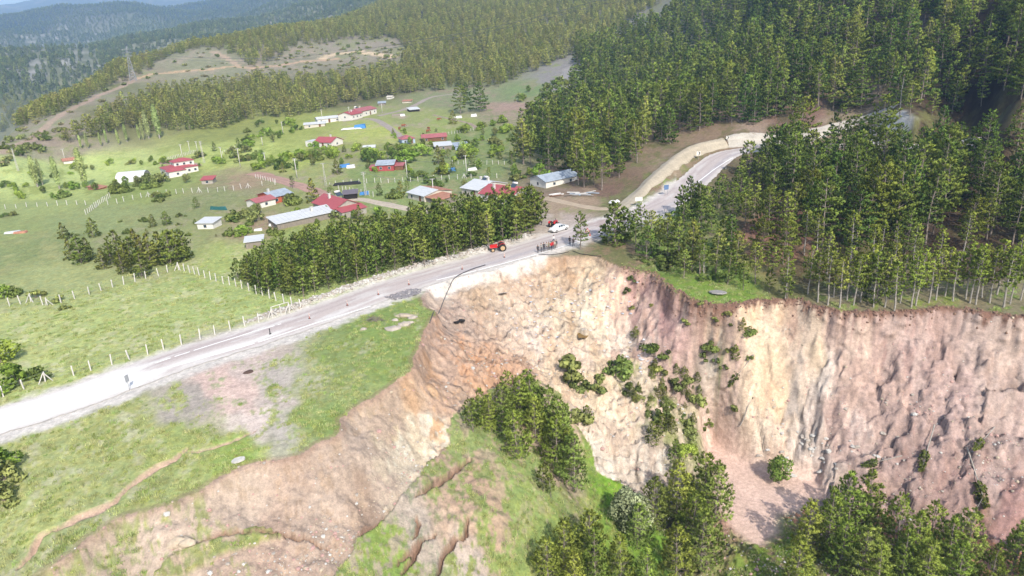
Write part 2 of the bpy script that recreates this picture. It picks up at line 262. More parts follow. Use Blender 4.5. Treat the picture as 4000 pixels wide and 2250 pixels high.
# ------------------------------------------------------------------ ground colours (matter; the dull meadow greens also carry a painted cloud shadow)
def lin(c):
    c = np.asarray(c, float)/255.0; return np.where(c <= .04045, c/12.92, ((c+.055)/1.055)**2.4)
KALB = 0.62
G_ = lambda *c: c
COUT = [(200,820,(165,182,108),(190,188,145),.3),(450,780,(160,180,105),(188,188,148),.35),(650,740,(158,180,106),(188,184,148),.2),(60,870,(175,188,116),(195,192,150),.3),(100,950,(165,182,104),(205,200,170),.3),(330,880,(165,180,108),(190,185,150),.3),(700,700,(155,178,100),(180,180,140),.2),
(150,700,(155,168,106),(142,152,100),.3),(100,620,(138,153,103),(150,158,110),.4),(300,620,(143,154,103),(162,157,126),.3),(250,560,(148,163,112),(140,150,100),.3),(500,520,(138,150,103),(150,150,110),.3),(450,600,(150,161,108),(165,160,125),.25),(600,640,(165,182,112),(175,180,130),.3),(50,520,(160,175,115),(150,160,108),.3),(0,580,(150,165,108),(140,150,100),.3),  # duller greens: cloud shadow over this meadow, put into the colour
(150,480,(178,195,122),(150,165,95),.35),(250,430,(190,207,134),(165,185,105),.3),(100,440,(184,202,134),(150,165,100),.35),(400,470,(150,167,100),(130,150,80),.4),(600,462,(170,148,120),(150,145,105),.3),(560,485,(140,151,105),(150,150,115),.3),(720,600,(150,167,100),(160,165,110),.3),(640,575,(172,148,122),(150,155,100),.4),(585,555,(150,158,105),(165,150,120),.3),
(800,500,(145,156,100),(160,155,120),.35),(800,440,(155,165,108),(165,155,125),.3),(930,430,(135,155,98),(150,155,110),.3),(1000,470,(140,160,102),(155,155,115),.3),(1150,430,(130,150,98),(145,150,108),.3),(1200,345,(130,150,92),(145,150,108),.35),(1100,310,(150,166,98),(160,160,115),.3),(950,335,(172,184,106),(180,175,125),.3),(900,385,(160,155,120),(140,155,85),.5),(750,400,(168,184,104),(150,165,85),.35),(700,330,(162,174,98),(145,160,80),.4),(600,390,(182,198,118),(150,165,90),.35),
(1040,310,(150,160,105),(170,155,135),.3),(1180,250,(135,146,110),(150,140,115),.35),(1300,270,(172,152,132),(130,140,95),.35),(1330,230,(128,150,102),(150,140,115),.3),(1420,190,(152,147,142),(130,145,100),.25),(1250,520,(140,152,98),(170,160,130),.3),(1450,510,(172,150,126),(150,140,110),.3),(1400,530,(172,152,128),(150,150,100),.3),(1420,480,(150,130,112),(130,120,95),.4),
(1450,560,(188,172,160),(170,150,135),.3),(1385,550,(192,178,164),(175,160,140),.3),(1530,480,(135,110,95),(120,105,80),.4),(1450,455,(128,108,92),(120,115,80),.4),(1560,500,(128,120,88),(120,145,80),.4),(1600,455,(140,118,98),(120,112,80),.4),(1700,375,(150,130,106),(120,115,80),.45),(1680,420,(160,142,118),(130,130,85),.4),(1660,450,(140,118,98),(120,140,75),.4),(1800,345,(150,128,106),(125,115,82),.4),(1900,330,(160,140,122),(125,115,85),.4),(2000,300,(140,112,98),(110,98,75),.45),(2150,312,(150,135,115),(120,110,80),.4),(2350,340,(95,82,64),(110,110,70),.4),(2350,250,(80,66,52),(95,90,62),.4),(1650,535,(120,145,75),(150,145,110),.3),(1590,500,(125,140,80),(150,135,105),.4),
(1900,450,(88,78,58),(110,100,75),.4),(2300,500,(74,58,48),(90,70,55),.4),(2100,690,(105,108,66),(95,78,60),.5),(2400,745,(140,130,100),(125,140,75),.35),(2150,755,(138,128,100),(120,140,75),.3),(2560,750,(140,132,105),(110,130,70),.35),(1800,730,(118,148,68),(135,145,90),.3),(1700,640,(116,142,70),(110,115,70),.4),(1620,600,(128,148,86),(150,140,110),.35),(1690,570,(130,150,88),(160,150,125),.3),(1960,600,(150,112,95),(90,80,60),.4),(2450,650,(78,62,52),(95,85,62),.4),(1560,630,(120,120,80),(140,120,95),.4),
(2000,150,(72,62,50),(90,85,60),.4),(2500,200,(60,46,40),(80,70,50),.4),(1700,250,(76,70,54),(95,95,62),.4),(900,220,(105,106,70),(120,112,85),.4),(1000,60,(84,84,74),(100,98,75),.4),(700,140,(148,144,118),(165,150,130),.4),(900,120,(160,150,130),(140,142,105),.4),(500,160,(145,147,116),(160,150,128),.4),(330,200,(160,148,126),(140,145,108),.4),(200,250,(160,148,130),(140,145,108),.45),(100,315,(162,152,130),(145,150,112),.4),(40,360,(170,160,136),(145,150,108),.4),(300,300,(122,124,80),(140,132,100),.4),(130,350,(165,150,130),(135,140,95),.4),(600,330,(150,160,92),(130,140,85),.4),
(150,150,(176,173,164),(112,118,86),.6),(210,135,(168,164,152),(112,118,86),.65),(90,180,(172,168,160),(110,116,86),.65),(110,95,(175,170,155),(105,112,84),.6),(0,200,(104,114,84),(140,140,110),.25),(300,100,(112,124,84),(150,145,120),.15),(280,140,(112,118,84),(140,138,110),.25),(30,160,(106,112,82),(150,146,120),.25),(150,215,(116,124,84),(140,138,105),.3),(300,210,(118,126,84),(140,138,105),.3),(450,80,(112,120,84),(170,160,135),.15),(50,80,(58,70,60),(72,82,66),.3),(400,25,(64,78,66),(80,88,70),.3),(100,15,(110,120,100),(160,155,135),.25),
(850,900,(128,150,82),(185,176,160),.26),(950,820,(122,150,72),(178,170,150),.14),(1030,790,(125,150,74),(185,172,155),.3),(980,900,(122,148,74),(150,150,105),.2),(700,960,(192,180,166),(146,160,104),.42),(600,1000,(222,192,176),(160,166,122),.2),(550,960,(222,190,174),(158,162,120),.26),(480,1010,(180,168,154),(155,165,108),.4),(630,915,(212,190,176),(160,165,118),.3),(700,1015,(208,190,176),(150,160,104),.35),(720,1070,(200,188,174),(146,160,100),.4),(770,985,(150,162,104),(200,188,172),.4),(640,1060,(226,206,192),(150,162,104),.2),(750,1060,(122,150,72),(150,160,100),.2),(300,1080,(156,168,98),(186,180,155),.36),(150,1150,(162,174,106),(186,181,155),.32),(100,1300,(162,174,102),(184,180,150),.26),(450,1120,(152,168,92),(180,175,145),.25),(600,1130,(138,165,72),(150,165,90),.2),(350,1230,(150,164,98),(180,172,145),.26),(200,1380,(148,160,106),(180,165,140),.3),(40,1440,(150,162,104),(180,170,145),.3),(820,1050,(122,148,74),(150,155,100),.2)]
CIN = [(1100,720,(188,168,148),(175,155,135),.3),(1150,800,(185,160,140),(170,145,128),.35),(1110,870,(190,156,132),(178,142,115),.35),(1180,900,(196,157,126),(205,150,108),.4),(1250,940,(208,153,110),(195,160,130),.35),(1310,930,(202,153,115),(190,158,132),.4),(1060,930,(190,156,128),(180,142,110),.3),(1040,1010,(194,150,106),(200,170,140),.35),(960,1010,(190,161,137),(180,150,125),.3),(1100,1010,(194,156,126),(205,165,125),.3),(1090,1060,(222,212,186),(200,160,120),.35),(1055,1105,(214,196,160),(225,218,195),.4),(980,1080,(195,166,142),(205,180,150),.35),(900,1130,(190,165,146),(180,152,132),.3),(750,1180,(190,161,141),(178,148,128),.3),(950,1200,(190,166,147),(200,180,160),.3),(1010,1150,(204,188,163),(220,212,195),.35),(930,1290,(166,137,117),(180,152,132),.35),(800,1250,(194,169,150),(180,152,132),.3),(600,1250,(200,176,156),(185,160,140),.3),(450,1300,(198,174,154),(152,158,104),.42),(400,1400,(204,180,160),(152,158,104),.4),(700,1400,(190,157,137),(205,175,155),.35),(800,1370,(190,162,142),(175,145,125),.3),(250,1400,(188,165,142),(152,160,104),.5),(600,1440,(190,160,140),(160,155,110),.3),
(1200,700,(190,166,137),(180,155,128),.35),(1300,685,(200,171,142),(186,152,122),.4),(1420,660,(194,164,131),(180,148,115),.4),(1500,670,(214,190,152),(200,165,130),.4),(1550,700,(205,172,150),(225,200,170),.4),(1300,760,(205,185,160),(190,165,140),.4),(1400,780,(214,194,164),(195,170,140),.4),(1450,830,(200,180,150),(180,155,125),.4),(1500,780,(230,216,188),(210,185,155),.4),(1560,850,(224,206,186),(200,170,150),.4),(1350,850,(224,205,186),(205,180,155),.4),(1450,900,(214,190,166),(195,170,140),.35),(1600,760,(195,151,141),(210,180,160),.35),(1680,790,(190,146,137),(180,135,128),.4),(1700,860,(195,156,146),(215,185,170),.35),(1640,850,(215,190,175),(195,160,145),.4),(1400,940,(220,196,162),(205,175,145),.35),(1500,960,(220,196,157),(205,180,150),.35),(1600,960,(205,188,158),(150,152,96),.35),(1550,1040,(225,206,177),(205,178,150),.35),(1650,1030,(204,180,155),(140,150,82),.42),(1700,950,(188,158,142),(142,146,92),.38),(1800,950,(192,162,147),(142,146,96),.36),(1760,780,(175,145,130),(160,130,118),.4),(1800,820,(200,185,160),(190,165,140),.4),(1790,880,(196,186,166),(190,160,140),.35),(1830,785,(150,125,110),(170,145,130),.4),(1900,820,(224,200,166),(215,180,140),.4),(1920,900,(225,200,157),(215,185,145),.4),(1890,1000,(220,191,152),(225,205,175),.4),(1960,950,(225,196,152),(215,180,140),.4),(1985,985,(165,156,146),(185,175,160),.4),(2000,1030,(172,164,154),(200,185,165),.4),(1900,1080,(228,209,180),(215,185,155),.4),(1980,1090,(220,197,168),(205,175,150),.4),(1820,1010,(195,156,146),(205,175,155),.4),(1800,1090,(214,190,166),(150,150,100),.3),(1700,1090,(150,158,92),(200,185,155),.45),(1550,1110,(200,176,151),(215,195,170),.4),(1520,1160,(224,214,195),(205,190,170),.4),(1600,1180,(214,200,180),(195,175,155),.4),(1650,1190,(190,170,150),(215,205,190),.35),(1750,1110,(150,158,96),(195,180,150),.4),(1830,1170,(206,186,162),(195,165,145),.35),(1850,1230,(200,160,140),(195,155,135),.3),
(2010,830,(194,174,150),(180,150,130),.4),(2050,880,(214,190,152),(200,185,165),.4),(2060,950,(214,206,194),(195,185,175),.4),(2100,820,(180,150,140),(205,175,155),.4),(2150,850,(208,180,160),(180,148,138),.45),(2200,880,(184,150,140),(205,175,160),.4),(2250,850,(194,165,154),(175,140,132),.45),(2300,880,(195,166,158),(178,145,138),.4),(2350,850,(174,140,131),(190,160,150),.4),(2450,850,(190,166,156),(170,150,142),.4),(2540,850,(194,170,156),(180,155,142),.4),(2150,950,(185,151,137),(195,165,150),.35),(2250,1000,(180,148,138),(190,160,148),.4),(2400,1000,(180,149,143),(192,165,158),.4),(2500,1000,(188,164,154),(172,148,138),.4),(2100,1050,(185,152,142),(205,180,165),.35),(2300,1150,(178,146,139),(165,132,124),.4),(2050,1130,(204,194,184),(180,165,155),.45),(2000,1180,(214,200,182),(190,180,170),.4),(2150,1130,(186,156,147),(200,180,170),.35),(2500,1200,(184,155,148),(170,140,133),.4),(2200,1270,(194,155,141),(180,142,130),.4),(2400,1300,(180,141,132),(165,126,118),.4),(2540,1340,(175,140,132),(160,125,115),.4),(2650,1000,(185,155,148),(172,148,138),.4),
(2000,1410,(112,142,60),(130,120,85),.4),(1960,1370,(120,150,60),(140,125,95),.35),(2300,1430,(108,122,60),(95,85,60),.4),(1700,1350,(108,128,60),(90,85,55),.4),(1900,1450,(112,135,60),(120,110,75),.3),(2150,1360,(150,115,95),(110,115,62),.4),(1800,1300,(165,125,105),(110,118,62),.4),(2450,1390,(165,125,110),(120,110,75),.3)]
CGR = [(1200,1120,(132,150,92),(166,155,126),.3),(1100,1200,(138,150,92),(176,152,131),.3),(1200,1200,(138,150,92),(182,156,132),.45),(1150,1280,(138,146,98),(188,162,138),.5),(1050,1330,(146,148,122),(182,168,152),.5),(1000,1400,(132,158,78),(166,156,130),.3),(1250,1350,(138,156,88),(184,158,134),.38),(1350,1280,(142,163,92),(160,160,115),.3),(1400,1150,(148,150,104),(182,161,141),.42),(1550,1230,(122,163,60),(140,165,80),.3),(1600,1265,(126,163,66),(120,145,65),.3),(1300,1150,(138,160,92),(165,155,120),.3),(1300,1010,(135,150,90),(190,165,140),.4),(1400,1030,(140,150,92),(195,172,145),.4),(1300,1420,(140,160,92),(160,155,115),.25),(1180,1430,(138,152,92),(190,175,160),.45),(560,1365,(142,152,98),(180,160,138),.3),(660,1350,(142,156,92),(165,160,110),.3),(480,1420,(142,150,98),(185,165,142),.35),(1420,1400,(120,140,72),(110,115,75),.4)]
PX, PY = GX, GY
def shep(C, idx):
    """blend of two colours and their share over the ground points idx"""
    pts = at([c[0] for c in C], [c[1] for c in C]); A = np.array([lin(c[2]) for c in C]); B = np.array([lin(c[3]) for c in C]); f = np.array([c[4] for c in C])
    pa = np.arctan2(pts[:, 0], pts[:, 1]); pr = np.log(np.hypot(pts[:, 0], pts[:, 1]))
    ca = np.empty((len(idx), 7)); tab = np.hstack([A, B, f[:, None]])
    for i in range(0, len(idx), 60000):
        k = idx[i:i+60000]; r = GR1[k]; qa = GAZ[k]/.035; ql = GLN[k]/.05
        wa = .016*fbm(qa, ql, 4); wr = .035*fbm(qa+40, ql-40, 4)
        a = np.arctan2(PX[k], PY[k])+wa; l = np.log(r)+wr
        d2 = (a[:, None]-pa)**2+(.55*(l[:, None]-pr))**2; w = 1/(d2+2e-5)**2.2; w /= w.sum(1)[:, None]; ca[i:i+60000] = w@tab
    return ca
CL = np.zeros((len(GX), 3))
allidx = np.arange(len(GX))
def lift(c, k): return tuple(min(250, q+(238-q)*k) for q in c)
def dusty(c, k): L = .3*c[0]+.59*c[1]+.11*c[2]; b = (L*1.10, L*.985, L*.90); return tuple(min(250, q+(w-q)*k) for q, w in zip(c, b))
CIN = [(c[0], c[1], lift(dusty(c[2], .3 if c[0] < 1400 else .22 if c[0] < 1880 else .46), .07 if c[0] < 1880 else .03), lift(dusty(c[3], .15 if c[0] < 1880 else .38), .02 if c[0] < 1880 else -.03), c[4]) if c[1] < 1340 or c[0] < 1000 else c for c in CIN]
CIN = [(c[0], c[1], tuple(q*k_ for q, k_ in zip(c[2], (.955, .965, .955))), tuple(q*k_ for q, k_ in zip(c[3], (.955, .975, .955))), c[4]) if c[0] < 1040 and c[1] > 980 else c for c in CIN]
CGR = [(c[0], c[1], lift(c[2], .04), c[3], min(.62, c[4]+.12)) if c[0] < 1420 else c for c in CGR]
def mixt(a, b, k): return tuple(x+(y-x)*k for x, y in zip(a, b))
COUT = [(c[0], c[1], lift(c[2], .12), mixt(lift(c[3], .12), lift(c[2], .12), .4 if c[2][1] > c[2][0] else 0), c[4]) if c[0] < 1060 and c[1] > 660 else c for c in COUT]
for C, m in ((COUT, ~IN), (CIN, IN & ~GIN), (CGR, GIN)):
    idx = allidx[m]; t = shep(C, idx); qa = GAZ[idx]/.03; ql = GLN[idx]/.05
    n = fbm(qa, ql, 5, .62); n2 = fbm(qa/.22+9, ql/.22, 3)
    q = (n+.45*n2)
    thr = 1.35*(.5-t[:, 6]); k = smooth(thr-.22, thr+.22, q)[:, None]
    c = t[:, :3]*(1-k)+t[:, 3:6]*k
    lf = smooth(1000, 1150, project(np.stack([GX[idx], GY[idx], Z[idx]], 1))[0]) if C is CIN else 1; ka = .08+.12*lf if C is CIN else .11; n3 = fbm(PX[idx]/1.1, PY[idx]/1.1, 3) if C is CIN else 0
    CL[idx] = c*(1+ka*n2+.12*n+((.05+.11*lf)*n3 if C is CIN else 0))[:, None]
# bare topsoil under the sod along the right rim, bare earth in cracks, gravel shoulders beside the road
pu, pv, pw = project(np.stack([GX, GY, Z], 1))
m = RD < np.where(IN, 5, .55); bw = .42+.6*fbm(RS/1.7, RS*0+2, 3)
kk = m*smooth(1640, 1760, pu)*(1-smooth(bw*.7, bw*1.25, RD)); top_c = lin((132, 102, 88)); CL = CL*(1-kk[:, None])+top_c*kk[:, None]
kk = m*(1-smooth(1640, 1760, pu))*(1-smooth(.3, .9, RD)); top_c = lin((160, 128, 108)); CL = CL*(1-.4*kk[:, None])+.4*top_c*kk[:, None]
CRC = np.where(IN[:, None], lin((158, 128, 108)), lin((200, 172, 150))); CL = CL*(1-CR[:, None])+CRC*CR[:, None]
sh = (1-smooth(4.0, 6.2, rd+1.1*fbm(GX/2.5, GY/2.5, 4)-1.2*(side < 0)))*(pu < 1700); grav = lin((226, 218, 208)); CL = CL*(1-sh[:, None])+grav*sh[:, None]*(1+.12*fbm(GX/.8, GY/.8, 3))[:, None]
kk = np.clip(bermk*1.6, 0, 1); CL = CL*(1-kk[:, None])+lin((200, 194, 186))*kk[:, None]*(1+.25*fbm(GX/.5, GY/.5, 2))[:, None]
def stain(px, w, col, strength=.8, sf=at):
    """a worn path or wash of other matter along a pixel path"""
    global CL
    P = dens(at([p[0] for p in px], [p[1] for p in px])[:, :2], 1.0)
    m = np.where((GX > P[:, 0].min()-w-4) & (GX < P[:, 0].max()+w+4) & (GY > P[:, 1].min()-w-4) & (GY < P[:, 1].max()+w+4))[0]
    if not len(m): return
    d, s = dist_line(GX[m], GY[m], P); q = strength*(1-smooth(w*.35, w*.62, d+w*.3*fbm(GX[m]/(w*.6+.5), GY[m]/(w*.6+.5), 3)))
    CL[m] = CL[m]*(1-q[:, None])+lin(col)*q[:, None]
for px, w, c, s_ in [([(1500,585),(1450,570),(1400,560)],7,(196,182,170),.8),([(1480,600),(1440,585),(1380,600)],5,(198,184,172),.7),
 ([(340,200),(380,187),(450,180),(520,176),(590,167),(640,172)],5,(205,175,140),.9),([(530,128),(560,140),(585,155),(600,168)],5,(195,170,145),.8),([(644,170),(700,165),(760,155),(850,148)],6,(200,170,140),.9),([(810,146),(850,135),(900,130),(990,143)],8,(225,200,165),.9),
 ([(0,385),(130,305),(260,235),(340,200)],5,(190,165,145),.8),([(1230,265),(1270,268),(1330,272)],14,(180,152,136),.7),([(1410,230),(1440,190),(1455,165)],14,(165,160,155),.9),([(1600,50),(1620,25),(1640,5)],10,(165,160,150),.8),([(2215,325),(2250,345)],9,(215,214,208),.9)]: stain(px, w, c, s_)
CL = CL*(1-MUDK[:, None])+lin((236, 204, 186))*MUDK[:, None]; CL = np.clip(CL*KALB, 0.004, .85)
GREENNESS = np.clip((CL[:, 1]-CL[:, 0])/(CL[:, 1]+1e-4)*7+.25, 0, 1)
# ------------------------------------------------------------------ helpers for objects and materials
def new_mat(name):
    m = bpy.data.materials.new(name); m.use_nodes = True; nt = m.node_tree; b = nt.nodes['Principled BSDF']
    b.inputs['Specular IOR Level'].default_value = .25; return m, nt, b
def N(nt, t, **kw):
    n = nt.nodes.new(t)
    for k, v in kw.items():
        if k in n.inputs.keys() if hasattr(n.inputs, 'keys') else False: n.inputs[k].default_value = v
        else: setattr(n, k, v)
    return n
def mat_plain(name, rgb, rough=.7, metal=0., var=.18, scale=3.0, bump=0., srgb=True, k=KALB, streak=None):
    m, nt, b = new_mat(name); c = lin(rgb)*k if srgb else np.array(rgb)
    tc = N(nt, 'ShaderNodeTexCoord'); no = N(nt, 'ShaderNodeTexNoise'); no.inputs['Scale'].default_value = scale; no.inputs['Detail'].default_value = 6; no.inputs['Roughness'].default_value = .65
    if streak:
        mp = N(nt, 'ShaderNodeMapping'); mp.inputs['Scale'].default_value = streak; nt.links.new(tc.outputs['Object'], mp.inputs[0]); nt.links.new(mp.outputs[0], no.inputs['Vector'])
    else: nt.links.new(tc.outputs['Object'], no.inputs['Vector'])
    mx = N(nt, 'ShaderNodeMix', data_type='RGBA'); mx.inputs['A'].default_value = (*np.clip(c*(1-var), 0, 1), 1); mx.inputs['B'].default_value = (*np.clip(c*(1+var), 0, 1), 1)
    rp = N(nt, 'ShaderNodeMapRange'); rp.inputs['From Min'].default_value = .3; rp.inputs['From Max'].default_value = .7
    nt.links.new(no.outputs['Fac'], rp.inputs['Value']); nt.links.new(rp.outputs[0], mx.inputs['Factor']); nt.links.new(mx.outputs['Result'], b.inputs['Base Color'])
    b.inputs['Roughness'].default_value = rough; b.inputs['Metallic'].default_value = metal
    if bump:
        bp = N(nt, 'ShaderNodeBump'); bp.inputs['Strength'].default_value = bump; bp.inputs['Distance'].default_value = .03; nt.links.new(no.outputs['Fac'], bp.inputs['Height']); nt.links.new(bp.outputs[0], b.inputs['Normal'])
    return m
def mesh_np(name, V, F, mats=(), fm=None, smooth_=False, col=None, nrm=None):
    me = bpy.data.meshes.new(name); V = np.asarray(V, np.float32); F = np.asarray(F, np.int32).copy(); k = F.shape[1]
    if nrm is not None:
        fn = np.cross(V[F[:, 1]]-V[F[:, 0]], V[F[:, 2]]-V[F[:, 0]]); fl = (fn*np.asarray(nrm)[F[:, 0]]).sum(1) < 0; F[fl] = F[fl][:, ::-1]
    me.vertices.add(len(V)); me.vertices.foreach_set('co', V.ravel()); me.loops.add(F.size); me.loops.foreach_set('vertex_index', F.ravel())
    me.polygons.add(len(F)); me.polygons.foreach_set('loop_start', np.arange(0, F.size, k, dtype=np.int32))
    for m in mats: me.materials.append(m)
    if fm is not None: me.polygons.foreach_set('material_index', np.asarray(fm, np.int32))
    me.polygons.foreach_set('use_smooth', np.full(len(F), smooth_))
    if col is not None:
        a = me.color_attributes.new('c', 'FLOAT_COLOR', 'POINT'); a.data.foreach_set('color', np.hstack([col, np.ones((len(V), 1))]).astype(np.float32).ravel())
    me.update(calc_edges=True)
    if nrm is not None: me.polygons.foreach_set('use_smooth', np.ones(len(F), bool)); me.normals_split_custom_set_from_vertices([tuple(q) for q in nrm])
    return me
def link(name, me, parent=None, loc=None, label=None, cat=None, group=None, kind=None):
    o = bpy.data.objects.new(name, me); COL.objects.link(o)
    if parent is not None: o.parent = parent
    if loc is not None: o.location = loc
    if label: o['label'] = label
    if cat: o['category'] = cat
    if group: o['group'] = group
    if kind: o['kind'] = kind
    return o
# ------------------------------------------------------------------ the ground
def ground_material():
    m, nt, b = new_mat('ground'); L = nt.links.new
    at_ = N(nt, 'ShaderNodeAttribute', attribute_name='c'); gr = N(nt, 'ShaderNodeAttribute', attribute_name='g'); ge = N(nt, 'ShaderNodeNewGeometry')
    def noise(sc, det, ro=.6):
        n = N(nt, 'ShaderNodeTexNoise'); n.inputs['Scale'].default_value = sc; n.inputs['Detail'].default_value = det; n.inputs['Roughness'].default_value = ro; L(ge.outputs['Position'], n.inputs['Vector']); return n
    def ramp(n, lo, hi, a, c):
        r = N(nt, 'ShaderNodeMapRange'); r.inputs['From Min'].default_value = lo; r.inputs['From Max'].default_value = hi; r.inputs['To Min'].default_value = a; r.inputs['To Max'].default_value = c; L(n.outputs[0], r.inputs['Value']); return r
    n1 = noise(1.6, 8, .7); n2 = noise(.35, 6); n3 = noise(6.0, 4, .7)
    v1 = ramp(n1, .28, .72, .68, 1.3); v2 = ramp(n2, .3, .7, .88, 1.12); v3 = ramp(n3, .3, .7, .84, 1.16)
    mu = N(nt, 'ShaderNodeMath', operation='MULTIPLY'); L(v1.outputs[0], mu.inputs[0]); L(v2.outputs[0], mu.inputs[1])
    mu2 = N(nt, 'ShaderNodeMath', operation='MULTIPLY'); L(mu.outputs[0], mu2.inputs[0]); L(v3.outputs[0], mu2.inputs[1])
    sc = N(nt, 'ShaderNodeVectorMath', operation='SCALE'); L(at_.outputs['Color'], sc.inputs[0]); L(mu2.outputs[0], sc.inputs['Scale'])
    # grass: scattered straw-coloured and deep green blades
    hs = N(nt, 'ShaderNodeMix', data_type='RGBA', blend_type='MULTIPLY'); g2 = noise(.9, 7, .75); rr = ramp(g2, .42, .62, 0, 1); gm = N(nt, 'ShaderNodeMath', operation='MULTIPLY'); L(rr.outputs[0], gm.inputs[0]); L(gr.outputs['Fac'], gm.inputs[1])
    hs.inputs['B'].default_value = (1.22, 1.06, .92, 1); L(sc.outputs[0], hs.inputs['A']); L(gm.outputs[0], hs.inputs['Factor']); L(hs.outputs['Result'], b.inputs['Base Color'])
    b.inputs['Roughness'].default_value = .95; b.inputs['Specular IOR Level'].default_value = .08
    n4 = noise(2.4, 9, .72); bp = N(nt, 'ShaderNodeBump'); bp.inputs['Strength'].default_value = .6; bp.inputs['Distance'].default_value = .35; L(n4.outputs[0], bp.inputs['Height'])
    rg = N(nt, 'ShaderNodeTexNoise', noise_type='RIDGED_MULTIFRACTAL'); rg.inputs['Scale'].default_value = .55; rg.inputs['Detail'].default_value = 8; rg.inputs['Roughness'].default_value = .6; L(ge.outputs['Position'], rg.inputs['Vector'])
    iv = N(nt, 'ShaderNodeAttribute', attribute_name='k'); b2 = N(nt, 'ShaderNodeBump'); b2.inputs['Distance'].default_value = .8; L(iv.outputs['Fac'], b2.inputs['Strength']); L(rg.outputs[0], b2.inputs['Height']); L(bp.outputs[0], b2.inputs['Normal']); L(b2.outputs[0], b.inputs['Normal'])
    return m
_ii = np.arange(NR*NA).reshape(NR, NA)
GF = np.stack([_ii[:-1, :-1].ravel(), _ii[:-1, 1:].ravel(), _ii[1:, 1:].ravel(), _ii[1:, :-1].ravel()], 1)
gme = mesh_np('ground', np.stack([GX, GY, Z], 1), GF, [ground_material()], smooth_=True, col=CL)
gk = gme.attributes.new('k', 'FLOAT', 'POINT'); gk.data.foreach_set('value', (IN*(1-MUDK)*(1-GREENNESS)*np.where(pu < 1080, .35, 1)).astype(np.float32))
ga = gme.attributes.new('g', 'FLOAT', 'POINT'); ga.data.foreach_set('value', GREENNESS.astype(np.float32))
ground = link('ground', gme, kind='structure', label='hilly meadow, slide scar and forest ground')
# ------------------------------------------------------------------ road
def vmat(name, rough=.9, spec=.1, nscale=3.0, amt=.15, bump=.3, bd=.04):
    """material whose colour comes from the mesh's own colour attribute plus fine grain"""
    m, nt, b = new_mat(name); L = nt.links.new; a = N(nt, 'ShaderNodeAttribute', attribute_name='c'); ge = N(nt, 'ShaderNodeNewGeometry')
    n = N(nt, 'ShaderNodeTexNoise'); n.inputs['Scale'].default_value = nscale; n.inputs['Detail'].default_value = 8; n.inputs['Roughness'].default_value = .7; L(ge.outputs['Position'], n.inputs['Vector'])
    r = N(nt, 'ShaderNodeMapRange'); r.inputs['From Min'].default_value = .3; r.inputs['From Max'].default_value = .7; r.inputs['To Min'].default_value = 1-amt; r.inputs['To Max'].default_value = 1+amt; L(n.outputs[0], r.inputs['Value'])
    s = N(nt, 'ShaderNodeVectorMath', operation='SCALE'); L(a.outputs['Color'], s.inputs[0]); L(r.outputs[0], s.inputs['Scale']); L(s.outputs[0], b.inputs['Base Color'])
    b.inputs['Roughness'].default_value = rough; b.inputs['Specular IOR Level'].default_value = spec
    bp = N(nt, 'ShaderNodeBump'); bp.inputs['Strength'].default_value = bump; bp.inputs['Distance'].default_value = bd; L(n.outputs[0], bp.inputs['Height']); L(bp.outputs[0], b.inputs['Normal'])
    return m
_t3 = np.gradient(ROADC[:, :2], axis=0); _t3 /= np.linalg.norm(_t3, axis=1)[:, None]; RN = np.stack([-_t3[:, 1], _t3[:, 0]], 1)   # + is the far side
def road_xy(s, t):
    i = np.clip(s, 0, len(ROADC)-1.001); x = np.stack([np.interp(i, np.arange(len(ROADC)), ROADC[:, k]) for k in range(3)], -1); n = np.stack([np.interp(i, np.arange(len(ROADC)), RN[:, k]) for k in range(2)], -1)
    return np.concatenate([x[..., :2]+n*np.asarray(t)[..., None], x[..., 2:]], -1)
def px_road(u, v):
    p = at(u, v); d, s = dist_line(np.array([p[0]]), np.array([p[1]]), ROADC[:, :2]); i = int(min(s[0], len(ROADC)-1)); t = (p[:2]-ROADC[i, :2])@RN[i]; return s[0], t
HW = 4.0
S_ = np.arange(0, len(ROADC)-1, .5); T_ = np.linspace(-HW, HW, 21); SS, TT = np.meshgrid(S_, T_, indexing='ij')
tt = TT+(.35*fbm(SS/3.0, SS*0+1, 3)+.2*fbm(SS/.9, SS*0+7, 2))*(np.abs(TT) > HW-.1)
rp = road_xy(SS, tt).reshape(-1, 3); rp[:, 2] += .03-.012*TT.ravel()**2/4
ru, rv, _ = project(rp); sf, tf = SS.ravel(), TT.ravel()
c = np.tile(lin((204, 191, 184)), (len(rp), 1))
def mixc(c, col, k): return c*(1-k[:, None])+lin(col)*k[:, None]
c = mixc(c, (182, 176, 178), .7*np.exp(-((tf+1.9)/.9)**2)*smooth(950, 1150, ru)); c = mixc(c, (178, 166, 164), .5*np.exp(-((np.abs(tf-1.6)-.8)/.35)**2))
dust = fbm(sf/9.0, tf/1.3, 4); c = mixc(c, (226, 220, 214), np.clip(smooth(.05, .5, dust)*.55+.9*smooth(-.1, .25, dust)*np.exp(-((tf+1.6)/1.1)**2)*smooth(690, 800, ru)*(1-smooth(950, 990, ru)), 0, 1))
c = mixc(c, (246, 242, 235), np.clip((1-smooth(330, 400, ru+14*tf+25*dust))+.75*np.exp(-((tf+1.5)/.8)**2)*(1-smooth(560, 760, ru))+.6*smooth(.0, .5, dust)*(1-smooth(640, 800, ru)), 0, 1))  # left end near white: gravel dust, with overexposed glare added to the colour
c = mixc(c, (178, 158, 150), .7*smooth(1430, 1480, ru)*(1-smooth(1540, 1580, ru))*smooth(.0, .4, fbm(sf/4.0, tf/2.0+3, 3)+.3*(tf > 0)))
c = mixc(c, (222, 214, 206), smooth(2.6, 3.9, np.abs(tf)+.7*fbm(sf/1.6, tf, 3))*.9)
keep = ~inpoly(rp[:, 0], rp[:, 1], POLY); n0, n1 = SS.shape; ii = np.arange(n0*n1).reshape(n0, n1)
